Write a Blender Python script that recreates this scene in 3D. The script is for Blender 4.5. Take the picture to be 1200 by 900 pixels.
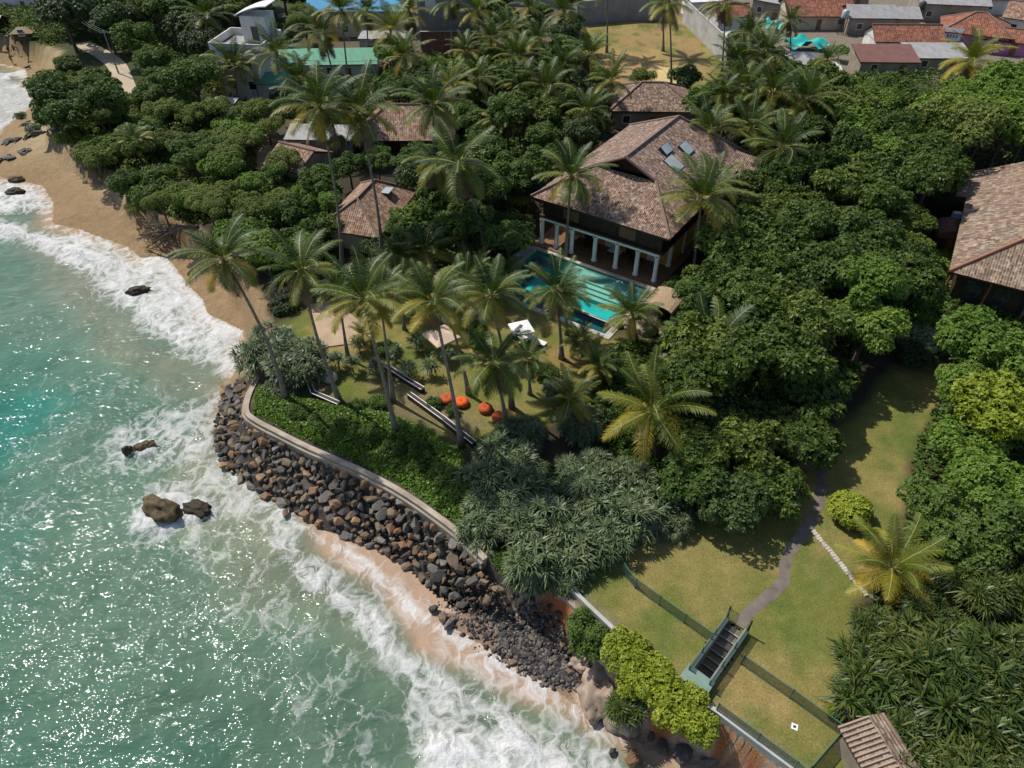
import bpy, bmesh, math, random
import numpy as np
from mathutils import Vector, Matrix

sc = bpy.context.scene
for o in list(bpy.data.objects):
    bpy.data.objects.remove(o)
COL = sc.collection
R = math.radians

# ------------------------------------------------------------------ camera, sky, sun, exposure
F_PX, PITCH, CAM_H = 826.0, 42.0, 45.0
cam = bpy.data.cameras.new('camera')
cam.sensor_width = 36.0
cam.lens = 36.0 * F_PX / 1200.0
cam.clip_start = 0.5
cam.clip_end = 9000
camo = bpy.data.objects.new('camera', cam)
camo.location = (0, 0, CAM_H)
camo.rotation_euler = (R(90 - PITCH), 0, 0)
COL.objects.link(camo)
sc.camera = camo

SUN = Vector((-0.47, 0.36, 0.81)).normalized()
w = bpy.data.worlds.new('World')
sc.world = w
w.use_nodes = True
nt = w.node_tree
bg = nt.nodes['Background']
sky = nt.nodes.new('ShaderNodeTexSky')
sky.sky_type = 'NISHITA'
sky.sun_disc = False
sky.sun_elevation = math.asin(SUN.z)
sky.sun_rotation = math.atan2(SUN.x, SUN.y) % (2 * math.pi)
sky.altitude = 10
nt.links.new(sky.outputs[0], bg.inputs[0])
bg.inputs[1].default_value = 0.12
sl = bpy.data.lights.new('sun', 'SUN')
sl.energy = 4.3
sl.angle = R(0.53)
sl.color = (1.0, 0.955, 0.88)
so = bpy.data.objects.new('sun', sl)
so.rotation_euler = SUN.to_track_quat('Z', 'Y').to_euler()
so.location = (-60, 60, 120)
COL.objects.link(so)
sc.view_settings.view_transform = 'Standard'
sc.view_settings.look = 'None'
sc.view_settings.exposure = 0.12
sc.view_settings.gamma = 1.0
sc.view_settings.use_curve_mapping = False
sc.cycles.use_denoising = True
sc.cycles.max_bounces = 6
sc.cycles.diffuse_bounces = 3
sc.cycles.glossy_bounces = 2
sc.cycles.transparent_max_bounces = 8
sc.cycles.sample_clamp_indirect = 6
sc.cycles.caustics_reflective = False
sc.cycles.caustics_refractive = False

# ------------------------------------------------------------------ from a place in the picture to a place in the world
_c, _s = math.cos(R(PITCH)), math.sin(R(PITCH))
def P(px, py, z=0.0):
    u = (px - 600) / F_PX; v = (450 - py) / F_PX
    d = (u, _c + _s * v, -_s + _c * v)
    t = (z - CAM_H) / d[2]
    return Vector((d[0] * t, d[1] * t, z))
def ppm(x, y, z):      # picture pixels per metre at a point, across the view
    return F_PX / (y * _c - (z - CAM_H) * _s)
def toward(px, py, z, r_px):
    p = P(px, py, z)
    return p, r_px / ppm(p.x, p.y, p.z)
def pix(p):
    a = p[1] * _c - (p[2] - CAM_H) * _s
    b = p[1] * _s + (p[2] - CAM_H) * _c
    return 600 + F_PX * p[0] / a, 450 - F_PX * b / a
def PL(pts, z=0.0):
    return [P(x, y, z) for x, y in pts]

# ------------------------------------------------------------------ numpy helpers
def sd_line(X, Y, pts, closed=False):
    best = np.full(X.shape, 1e9)
    n = len(pts)
    for i in range(n if closed else n - 1):
        ax, ay = pts[i][0], pts[i][1]
        bx, by = pts[(i + 1) % n][0], pts[(i + 1) % n][1]
        dx, dy = bx - ax, by - ay
        L2 = dx * dx + dy * dy + 1e-12
        t = np.clip(((X - ax) * dx + (Y - ay) * dy) / L2, 0, 1)
        best = np.minimum(best, (X - ax - t * dx) ** 2 + (Y - ay - t * dy) ** 2)
    return np.sqrt(best)
def inside(X, Y, pts):
    res = np.zeros(X.shape, bool)
    n = len(pts)
    for i in range(n):
        ax, ay = pts[i][0], pts[i][1]
        bx, by = pts[(i + 1) % n][0], pts[(i + 1) % n][1]
        if ay == by: continue
        cross = ((ay > Y) != (by > Y)) & (X < (bx - ax) * (Y - ay) / (by - ay) + ax)
        res ^= cross
    return res
def sd(X, Y, pts):     # signed distance, positive inside
    d = sd_line(X, Y, pts, True)
    return np.where(inside(X, Y, pts), d, -d)
def sstep(a, b, x):
    t = np.clip((x - a) / (b - a), 0, 1)
    return t * t * (3 - 2 * t)
def vnoise(X, Y, seed=0):
    rs = np.random.RandomState(seed)
    tab = rs.rand(256, 256)
    xi = np.floor(X).astype(int); yi = np.floor(Y).astype(int)
    fx = X - xi; fy = Y - yi
    fx = fx * fx * (3 - 2 * fx); fy = fy * fy * (3 - 2 * fy)
    g = lambda a, b: tab[a % 256, b % 256]
    return (g(xi, yi) * (1 - fx) + g(xi + 1, yi) * fx) * (1 - fy) + (g(xi, yi + 1) * (1 - fx) + g(xi + 1, yi + 1) * fx) * fy
def fbm(X, Y, scale, seed=0, octv=4):
    s = 0; a = 0.5; f = 1.0 / scale
    for k in range(octv):
        s = s + a * vnoise(X * f + 17.3 * k, Y * f - 9.1 * k, seed + k)
        a *= 0.5; f *= 2.03
    return s / (1 - 0.5 ** octv)

# ------------------------------------------------------------------ tags
def tag(o, label=None, cat=None, group=None, kind=None):
    if label: o['label'] = label
    if cat: o['category'] = cat
    if group: o['group'] = group
    if kind: o['kind'] = kind
    return o
def thing(name, loc, label, cat, group=None, rz=0.0):
    o = bpy.data.objects.new(name, None)
    o.empty_display_size = 0.3
    o.location = loc
    o.rotation_euler = (0, 0, rz)
    COL.objects.link(o)
    return tag(o, label, cat, group)
def link(name, me, parent=None, loc=(0, 0, 0), rot=(0, 0, 0), scale=(1, 1, 1)):
    o = bpy.data.objects.new(name, me)
    o.location = loc; o.rotation_euler = rot; o.scale = scale
    COL.objects.link(o)
    if parent: o.parent = parent
    return o

# ------------------------------------------------------------------ materials
class NT:
    def __init__(self, name):
        self.m = bpy.data.materials.new(name)
        self.m.use_nodes = True
        self.t = self.m.node_tree
        self.b = self.t.nodes['Principled BSDF']
        self.out = self.t.nodes['Material Output']
    def n(self, typ, ins=None, **kw):
        nd = self.t.nodes.new(typ)
        for k, v in kw.items(): setattr(nd, k, v)
        for k, v in (ins or {}).items():
            if hasattr(v, 'is_output'): self.t.links.new(v, nd.inputs[k])
            else: nd.inputs[k].default_value = v
        return nd
    def l(self, a, b): self.t.links.new(a, b)
    def set(self, **kw):
        nm = {'col': 'Base Color', 'rough': 'Roughness', 'spec': 'Specular IOR Level', 'normal': 'Normal', 'alpha': 'Alpha', 'metal': 'Metallic'}
        for k, v in kw.items():
            i = self.b.inputs[nm[k]]
            if hasattr(v, 'is_output'): self.l(v, i)
            elif k == 'col': i.default_value = (*v, 1)
            else: i.default_value = v
        return self.m
    def ramp(self, fac, stops, interp='LINEAR'):
        r = self.n('ShaderNodeValToRGB')
        r.color_ramp.interpolation = interp
        e = r.color_ramp.elements
        while len(e) < len(stops): e.new(0.5)
        for k, (p, c) in enumerate(stops):
            e[k].position = p; e[k].color = (*c, 1) if len(c) == 3 else c
        self.l(fac, r.inputs[0])
        return r.outputs[0]
    def math(self, op, a, b=None, clamp=False):
        nd = self.n('ShaderNodeMath', operation=op, use_clamp=clamp)
        for k, v in enumerate([a, b]):
            if v is None: continue
            if hasattr(v, 'is_output'): self.l(v, nd.inputs[k])
            else: nd.inputs[k].default_value = v
        return nd.outputs[0]
    def mix(self, fac, a, b, mode='MIX'):
        nd = self.n('ShaderNodeMix', data_type='RGBA', blend_type=mode)
        for k, v in ((0, fac), (6, a), (7, b)):
            if hasattr(v, 'is_output'): self.l(v, nd.inputs[k])
            else: nd.inputs[k].default_value = v if k == 0 else ((*v, 1) if len(v) == 3 else v)
        return nd.outputs[2]
    def noise(self, scale, detail=4, rough=0.55, vec=None, dist=0.0):
        nd = self.n('ShaderNodeTexNoise', {'Scale': scale, 'Detail': detail, 'Roughness': rough, 'Distortion': dist})
        if vec is None: vec = self.obj()
        self.l(vec, nd.inputs['Vector'])
        return nd.outputs['Fac']
    def obj(self):
        if not hasattr(self, '_tc'): self._tc = self.n('ShaderNodeTexCoord')
        return self._tc.outputs['Object']
    def uv(self):
        if not hasattr(self, '_tc'): self._tc = self.n('ShaderNodeTexCoord')
        return self._tc.outputs['UV']
    def bump(self, h, strength=0.4, dist=0.05, normal=None):
        nd = self.n('ShaderNodeBump', {'Strength': strength, 'Distance': dist, 'Height': h})
        if normal is not None: self.l(normal, nd.inputs['Normal'])
        return nd.outputs[0]
    def attr(self, name):
        return self.n('ShaderNodeAttribute', attribute_name=name)

def plain(name, col, col2=None, scale=2.0, rough=0.8, spec=0.3, bump=0.0, bscale=None, detail=5):
    m = NT(name)
    if col2 is None: col2 = tuple(c * 0.72 for c in col)
    n = m.noise(scale, detail)
    c = m.ramp(n, [(0.3, col2), (0.7, col)])
    m.set(col=c, rough=rough, spec=spec)
    if bump: m.set(normal=m.bump(m.noise(bscale or scale * 4, 4), bump, 0.05))
    return m.m

def tiles(name, cols, stain, cw=0.27, ch=0.36, lichen=0.25):
    m = NT(name)
    uv = m.uv()
    jit = m.n('ShaderNodeVectorMath', {0: uv, 1: (1 / cw, 1 / ch, 1)}, operation='MULTIPLY').outputs[0]
    warp = m.n('ShaderNodeTexNoise', {'Vector': jit, 'Scale': 0.9, 'Detail': 2})
    w2 = m.n('ShaderNodeVectorMath', {0: warp.outputs['Color'], 1: (1.5, 1.7, 0)}, operation='MULTIPLY').outputs[0]
    jj = m.n('ShaderNodeVectorMath', {0: jit, 1: w2}, operation='ADD').outputs[0]
    fl = m.n('ShaderNodeVectorMath', {0: jj}, operation='FLOOR').outputs[0]
    wn = m.n('ShaderNodeTexWhiteNoise', {'Vector': fl}, noise_dimensions='2D').outputs['Value']
    st = [(k / (len(cols) - 1), c) for k, c in enumerate(cols)]
    c = m.ramp(wn, st)
    big = m.noise(0.55, 5, 0.65, uv)
    c = m.mix(m.math('MULTIPLY', m.ramp(big, [(0.42, (0, 0, 0)), (0.68, (1, 1, 1))]), 0.6), c, stain)
    stv = m.n('ShaderNodeMapping', {0: uv, 'Scale': (1.6, 0.22, 1)}).outputs[0]
    c = m.mix(m.math('MULTIPLY', m.ramp(m.noise(1.0, 5, 0.7, stv), [(0.45, (0, 0, 0)), (0.7, (1, 1, 1))]), 0.55), c, (0.085, 0.07, 0.055))
    sp = m.noise(5.5, 3, 0.7, uv)
    c = m.mix(m.math('MULTIPLY', m.ramp(sp, [(0.58, (0, 0, 0)), (0.66, (1, 1, 1))]), lichen), c, (0.5, 0.42, 0.38))
    c = m.mix(m.math('MULTIPLY', m.ramp(sp, [(0.32, (1, 1, 1)), (0.42, (0, 0, 0))]), 0.6), c, (0.05, 0.035, 0.03))
    sx = m.n('ShaderNodeSeparateXYZ', {0: jit})
    u = m.math('FRACT', sx.outputs[0]); v = m.math('FRACT', sx.outputs[1])
    h = m.math('ADD', m.math('SINE', m.math('MULTIPLY', u, math.pi)), m.math('MULTIPLY', v, -1.0))
    h = m.math('ADD', h, m.math('MULTIPLY', wn, 0.7))
    m.set(col=c, rough=0.85, spec=0.2, normal=m.bump(h, 0.9, 0.06))
    return m.m

def leafmat(name, cols, trans=0.22, rough=0.42, spec=0.35, objvar=0.35):
    m = NT(name)
    rnd = m.n('ShaderNodeNewGeometry').outputs['Random Per Island']
    ob = m.n('ShaderNodeObjectInfo').outputs['Random']
    f = m.math('ADD', m.math('MULTIPLY', rnd, 1 - objvar), m.math('MULTIPLY', ob, objvar))
    c = m.ramp(f, [(k / (len(cols) - 1), q) for k, q in enumerate(cols)])
    m.set(col=c, rough=rough, spec=spec)
    tr = m.n('ShaderNodeBsdfTranslucent', {'Color': m.mix(1.0, c, (1.5, 1.6, 0.6), 'MULTIPLY')})
    mx = m.n('ShaderNodeMixShader', {0: trans, 1: m.b.outputs[0], 2: tr.outputs[0]})
    m.l(mx.outputs[0], m.out.inputs[0])
    return m.m

def frondmat(name, green, yellow):
    m = NT(name)
    a = m.attr('tint').outputs['Fac']
    ob = m.n('ShaderNodeObjectInfo').outputs['Random']
    rnd = m.n('ShaderNodeNewGeometry').outputs['Random Per Island']
    f = m.math('ADD', a, m.math('MULTIPLY', m.math('SUBTRACT', ob, 0.5), 0.35), True)
    f = m.math('ADD', f, m.math('MULTIPLY', m.math('SUBTRACT', rnd, 0.5), 0.2), True)
    c = m.ramp(f, [(0.0, green[0]), (0.45, green[1]), (0.75, yellow[0]), (1.0, yellow[1])])
    m.set(col=c, rough=0.48, spec=0.28)
    tr = m.n('ShaderNodeBsdfTranslucent', {'Color': m.mix(1.0, c, (1.5, 1.5, 0.6), 'MULTIPLY')})
    mx = m.n('ShaderNodeMixShader', {0: 0.22, 1: m.b.outputs[0], 2: tr.outputs[0]})
    m.l(mx.outputs[0], m.out.inputs[0])
    return m.m

MT = {}
MT['leaf_glossy'] = leafmat('leaf_glossy', [(0.022, 0.040, 0.007), (0.046, 0.078, 0.011), (0.08, 0.122, 0.017), (0.2, 0.235, 0.042)], 0.18, 0.5, 0.22, 0.45)
MT['leaf_grass'] = leafmat('leaf_grass', [(0.08, 0.1, 0.025), (0.13, 0.145, 0.035), (0.2, 0.17, 0.06), (0.27, 0.21, 0.09)], 0.1, 0.7, 0.1)
MT['leaf_olive'] = leafmat('leaf_olive', [(0.065, 0.095, 0.02), (0.105, 0.145, 0.028), (0.145, 0.185, 0.038), (0.21, 0.235, 0.06)], 0.2, 0.6, 0.2)
MT['leaf_mid'] = leafmat('leaf_mid', [(0.032, 0.062, 0.012), (0.058, 0.105, 0.017), (0.09, 0.15, 0.026), (0.14, 0.2, 0.04)], 0.2, 0.55, 0.22)
MT['leaf_bright'] = leafmat('leaf_bright', [(0.06, 0.115, 0.014), (0.095, 0.17, 0.02), (0.135, 0.22, 0.03), (0.21, 0.28, 0.05)], 0.2, 0.55, 0.22)
MT['leaf_lime'] = leafmat('leaf_lime', [(0.075, 0.12, 0.01), (0.15, 0.205, 0.015), (0.25, 0.295, 0.024), (0.42, 0.43, 0.05)], 0.22, 0.5, 0.25)
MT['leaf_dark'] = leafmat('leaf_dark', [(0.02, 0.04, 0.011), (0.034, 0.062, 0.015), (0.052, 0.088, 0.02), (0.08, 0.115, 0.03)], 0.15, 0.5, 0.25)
MT['leaf_pandanus'] = leafmat('leaf_pandanus', [(0.05, 0.085, 0.03), (0.08, 0.12, 0.05), (0.125, 0.16, 0.07), (0.2, 0.225, 0.11)], 0.12, 0.42, 0.35, 0.2)
MT['leaf_screwpine'] = leafmat('leaf_screwpine', [(0.02, 0.04, 0.009), (0.04, 0.072, 0.014), (0.085, 0.115, 0.022), (0.17, 0.175, 0.045)], 0.12, 0.42, 0.3, 0.2)
MT['leaf_cover'] = leafmat('leaf_cover', [(0.055, 0.11, 0.014), (0.09, 0.165, 0.018), (0.14, 0.23, 0.028), (0.2, 0.29, 0.05)])
MT['leaf_pale'] = leafmat('leaf_pale', [(0.09, 0.14, 0.04), (0.2, 0.26, 0.11), (0.42, 0.43, 0.26), (0.55, 0.52, 0.38)])
MT['frond'] = frondmat('frond', [(0.024, 0.052, 0.009), (0.06, 0.098, 0.014)], [(0.18, 0.18, 0.026), (0.36, 0.25, 0.035)])
MT['frond_gold'] = frondmat('frond_gold', [(0.05, 0.085, 0.010), (0.14, 0.165, 0.018)], [(0.32, 0.26, 0.03), (0.46, 0.29, 0.03)])
MT['rachis'] = plain('rachis', (0.36, 0.33, 0.1), (0.22, 0.2, 0.06), 1.0, 0.5)
MT['frond_dead'] = plain('frond_dead', (0.2, 0.13, 0.07), (0.09, 0.06, 0.035), 2.0)
MT['coconut'] = plain('coconut', (0.3, 0.24, 0.04), (0.16, 0.16, 0.03), 3.0, 0.5)
def barkmat(name, c1, c2, ring):
    m = NT(name)
    s = m.n('ShaderNodeSeparateXYZ', {0: m.obj()})
    r = m.math('FRACT', m.math('MULTIPLY', s.outputs[2], ring))
    n = m.noise(3.0, 5)
    c = m.ramp(n, [(0.3, c2), (0.7, c1)])
    c = m.mix(m.math('MULTIPLY', m.ramp(r, [(0.0, (1, 1, 1)), (0.25, (0, 0, 0))]), 0.45), c, (0.08, 0.06, 0.045))
    m.set(col=c, rough=0.9, spec=0.15, normal=m.bump(r, 0.3, 0.03))
    return m.m
MT['palm_bark'] = barkmat('palm_bark', (0.3, 0.26, 0.21), (0.15, 0.12, 0.09), 4.0)
MT['bark'] = barkmat('bark', (0.14, 0.11, 0.085), (0.07, 0.05, 0.04), 0.7)
MT['bark_pale'] = barkmat('bark_pale', (0.36, 0.31, 0.27), (0.2, 0.16, 0.14), 0.7)
MT['tile_brown'] = tiles('tile_brown', [(0.085, 0.052, 0.038), (0.185, 0.115, 0.08), (0.27, 0.172, 0.12), (0.36, 0.24, 0.17), (0.52, 0.4, 0.31)], (0.2, 0.13, 0.095), 0.21, 0.29, lichen=0.5)
MT['tile_annex'] = tiles('tile_annex', [(0.12, 0.078, 0.05), (0.21, 0.14, 0.09), (0.29, 0.19, 0.12), (0.36, 0.255, 0.17), (0.44, 0.36, 0.28)], (0.21, 0.16, 0.13), lichen=0.3)
MT['tile_orange'] = tiles('tile_orange', [(0.14, 0.075, 0.045), (0.24, 0.13, 0.08), (0.33, 0.19, 0.115), (0.4, 0.26, 0.17), (0.47, 0.35, 0.25)], (0.25, 0.165, 0.125), lichen=0.25)
MT['tile_red'] = tiles('tile_red', [(0.15, 0.055, 0.035), (0.26, 0.09, 0.05), (0.34, 0.12, 0.065), (0.4, 0.18, 0.1)], (0.17, 0.08, 0.06), 0.35, 0.45, lichen=0.2)
MT['tile_dark'] = tiles('tile_dark', [(0.09, 0.06, 0.045), (0.15, 0.1, 0.08), (0.21, 0.14, 0.11), (0.27, 0.19, 0.15)], (0.13, 0.09, 0.075), lichen=0.2)
def sheet(name, c1, c2):
    m = NT(name)
    s = m.n('ShaderNodeSeparateXYZ', {0: m.uv()})
    wv = m.math('SINE', m.math('MULTIPLY', s.outputs[0], 30.0))
    n = m.noise(0.5, 6, 0.7, m.uv())
    c = m.ramp(n, [(0.3, c2), (0.7, c1)])
    c = m.mix(m.math('MULTIPLY', m.ramp(m.noise(0.9, 6, 0.72, m.uv()), [(0.52, (0, 0, 0)), (0.66, (1, 1, 1))]), 0.4), c, (0.17, 0.1, 0.06))
    m.set(col=c, rough=0.6, spec=0.3, normal=m.bump(wv, 0.5, 0.03))
    return m.m
MT['sheet_grey'] = sheet('sheet_grey', (0.4, 0.39, 0.37), (0.25, 0.245, 0.24))
MT['sheet_white'] = sheet('sheet_white', (0.75, 0.75, 0.73), (0.55, 0.55, 0.54))
MT['sheet_rust'] = sheet('sheet_rust', (0.23, 0.1, 0.075), (0.14, 0.06, 0.05))
MT['sheet_green'] = sheet('sheet_green', (0.1, 0.36, 0.22), (0.07, 0.26, 0.16))
MT['sheet_blue'] = sheet('sheet_blue', (0.02, 0.3, 0.52), (0.015, 0.2, 0.4))
MT['wall_white'] = plain('wall_white', (0.72, 0.7, 0.66), (0.5, 0.48, 0.45), 0.6)
MT['wall_grey'] = plain('wall_grey', (0.3, 0.295, 0.29), (0.21, 0.205, 0.2), 0.5)
MT['wall_concrete'] = plain('wall_concrete', (0.46, 0.45, 0.42), (0.3, 0.285, 0.26), 0.5, 0.9, 0.2)
MT['wall_pink'] = plain('wall_pink', (0.55, 0.2, 0.36), (0.4, 0.14, 0.26), 0.6)
MT['wall_cream'] = plain('wall_cream', (0.6, 0.5, 0.36), (0.45, 0.36, 0.25), 0.6)
MT['wall_dirty'] = plain('wall_dirty', (0.34, 0.29, 0.23), (0.2, 0.16, 0.12), 0.4)
MT['brick'] = tiles('brick', [(0.24, 0.09, 0.06), (0.33, 0.13, 0.09), (0.38, 0.17, 0.13)], (0.26, 0.12, 0.1), 0.4, 0.3, 0.2)
MT['wood_dark'] = plain('wood_dark', (0.06, 0.035, 0.022), (0.03, 0.018, 0.012), 2.0, 0.6)
MT['wood_mid'] = plain('wood_mid', (0.24, 0.13, 0.06), (0.14, 0.075, 0.035), 2.0, 0.6)
MT['wood_warm'] = plain('wood_warm', (0.62, 0.34, 0.1), (0.42, 0.21, 0.06), 1.5, 0.5)
MT['glass_dark'] = plain('glass_dark', (0.03, 0.04, 0.05), (0.02, 0.025, 0.03), 1.0, 0.08, 0.6)
MT['glass_blue'] = plain('glass_blue', (0.4, 0.45, 0.44), (0.3, 0.35, 0.35), 0.8, 0.35, 0.5)
MT['paint_white'] = plain('paint_white', (0.78, 0.78, 0.76), (0.62, 0.62, 0.6), 1.0, 0.5)
MT['pillar'] = plain('pillar', (0.86, 0.82, 0.74), (0.72, 0.68, 0.6), 1.0, 0.6)
MT['stone_pale'] = plain('stone_pale', (0.52, 0.47, 0.4), (0.34, 0.3, 0.25), 1.2, 0.9, 0.2, 0.3)
MT['kerb'] = plain('kerb', (0.46, 0.385, 0.3), (0.26, 0.205, 0.155), 0.7, 0.9, 0.2, 0.3)
MT['paving'] = plain('paving', (0.46, 0.34, 0.23), (0.33, 0.235, 0.155), 0.8, 0.9, 0.2, 0.2)
MT['stair_wall'] = plain('stair_wall', (0.25, 0.29, 0.255), (0.15, 0.185, 0.16), 0.9)
MT['path'] = plain('path', (0.2, 0.165, 0.135), (0.12, 0.098, 0.078), 1.1, 0.95, 0.15, 0.3)
MT['road'] = plain('road', (0.5, 0.41, 0.3), (0.38, 0.31, 0.22), 0.3, 0.95, 0.1)
MT['metal_green'] = plain('metal_green', (0.09, 0.2, 0.14), (0.06, 0.13, 0.095), 1.0, 0.5)
MT['green_roof'] = plain('green_roof', (0.21, 0.3, 0.24), (0.14, 0.215, 0.17), 1.0, 0.5)
MT['metal_dark'] = plain('metal_dark', (0.05, 0.06, 0.05), (0.03, 0.035, 0.03), 1.0, 0.5)
MT['orange'] = plain('orange', (0.75, 0.12, 0.02), (0.55, 0.08, 0.015), 3.0, 0.8)
MT['orange_shaded'] = plain('orange_shaded', (0.5, 0.1, 0.03), (0.32, 0.06, 0.02), 3.0, 0.8)  # same orange fabric with the shade on it put into the colour
MT['canvas'] = plain('canvas', (0.62, 0.47, 0.35), (0.52, 0.38, 0.28), 1.0, 0.9)
MT['canvas_white'] = plain('canvas_white', (0.8, 0.79, 0.78), (0.68, 0.67, 0.66), 1.0, 0.9)
MT['thatch'] = plain('thatch', (0.42, 0.31, 0.2), (0.26, 0.18, 0.11), 5.0, 0.95, 0.1, 0.4)
MT['tarp'] = plain('tarp', (0.03, 0.45, 0.4), (0.02, 0.3, 0.28), 1.0, 0.5)
MT['skin'] = plain('skin', (0.25, 0.13, 0.08), (0.2, 0.1, 0.06), 3.0, 0.6)
MT['cloth_dark'] = plain('cloth_dark', (0.05, 0.03, 0.035), (0.03, 0.02, 0.02), 3.0)
MT['cloth_red'] = plain('cloth_red', (0.3, 0.06, 0.05), (0.2, 0.04, 0.03), 3.0)
MT['cloth_pale'] = plain('cloth_pale', (0.55, 0.5, 0.45), (0.4, 0.36, 0.32), 3.0)
MT['hair'] = plain('hair', (0.015, 0.012, 0.01), (0.01, 0.008, 0.008), 3.0)
MT['solar'] = plain('solar', (0.44, 0.47, 0.45), (0.33, 0.36, 0.35), 0.5, 0.4)
def stone(name, cols, sc_=1.6):
    m = NT(name)
    n = m.noise(sc_, 6, 0.65)
    ob = m.n('ShaderNodeObjectInfo').outputs['Random']
    f = m.math('ADD', m.math('MULTIPLY', n, 0.7), m.math('MULTIPLY', ob, 0.3))
    c = m.ramp(f, [(0.25, cols[0]), (0.5, cols[1]), (0.72, cols[2])])
    m.set(col=c, rough=0.75, spec=0.35, normal=m.bump(m.noise(5, 5, 0.65), 0.6, 0.06))
    return m.m
MT['rock_grey'] = stone('rock_grey', [(0.042, 0.037, 0.032), (0.105, 0.092, 0.08), (0.21, 0.187, 0.16)])
MT['rock_brown'] = stone('rock_brown', [(0.06, 0.044, 0.03), (0.135, 0.097, 0.06), (0.25, 0.185, 0.115)])
MT['rock_orange'] = stone('rock_orange', [(0.12, 0.065, 0.032), (0.23, 0.13, 0.065), (0.33, 0.21, 0.12)])
MT['rock_black'] = stone('rock_black', [(0.022, 0.02, 0.02), (0.055, 0.05, 0.047), (0.12, 0.11, 0.1)])
MT['rock_sea'] = stone('rock_sea', [(0.014, 0.011, 0.006), (0.05, 0.036, 0.016), (0.14, 0.1, 0.045)], 1.6)
MT['rock_pale'] = stone('rock_pale', [(0.15, 0.105, 0.075), (0.3, 0.225, 0.165), (0.45, 0.36, 0.28)], 2.2)

# ------------------------------------------------------------------ mesh builder
def np_mesh(name, V, F, mats, midx=None, smooth=False, attrs=None):
    me = bpy.data.meshes.new(name)
    V = np.asarray(V, np.float32); F = np.asarray(F, np.int32)
    k = F.shape[1]
    me.vertices.add(len(V)); me.vertices.foreach_set('co', V.ravel())
    me.loops.add(F.size); me.loops.foreach_set('vertex_index', F.ravel())
    me.polygons.add(len(F)); me.polygons.foreach_set('loop_start', np.arange(0, F.size, k, dtype=np.int32))
    for m in (mats if isinstance(mats, (list, tuple)) else [mats]): me.materials.append(m)
    if midx is not None: me.polygons.foreach_set('material_index', np.asarray(midx, np.int32))
    if smooth: me.polygons.foreach_set('use_smooth', np.ones(len(F), bool))
    for an, (typ, arr) in (attrs or {}).items():
        a = me.attributes.new(an, typ, 'POINT')
        a.data.foreach_set('color' if typ == 'FLOAT_COLOR' else 'value', np.asarray(arr, np.float32).ravel())
    me.update(calc_edges=True)
    me.validate()
    return me

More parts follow.
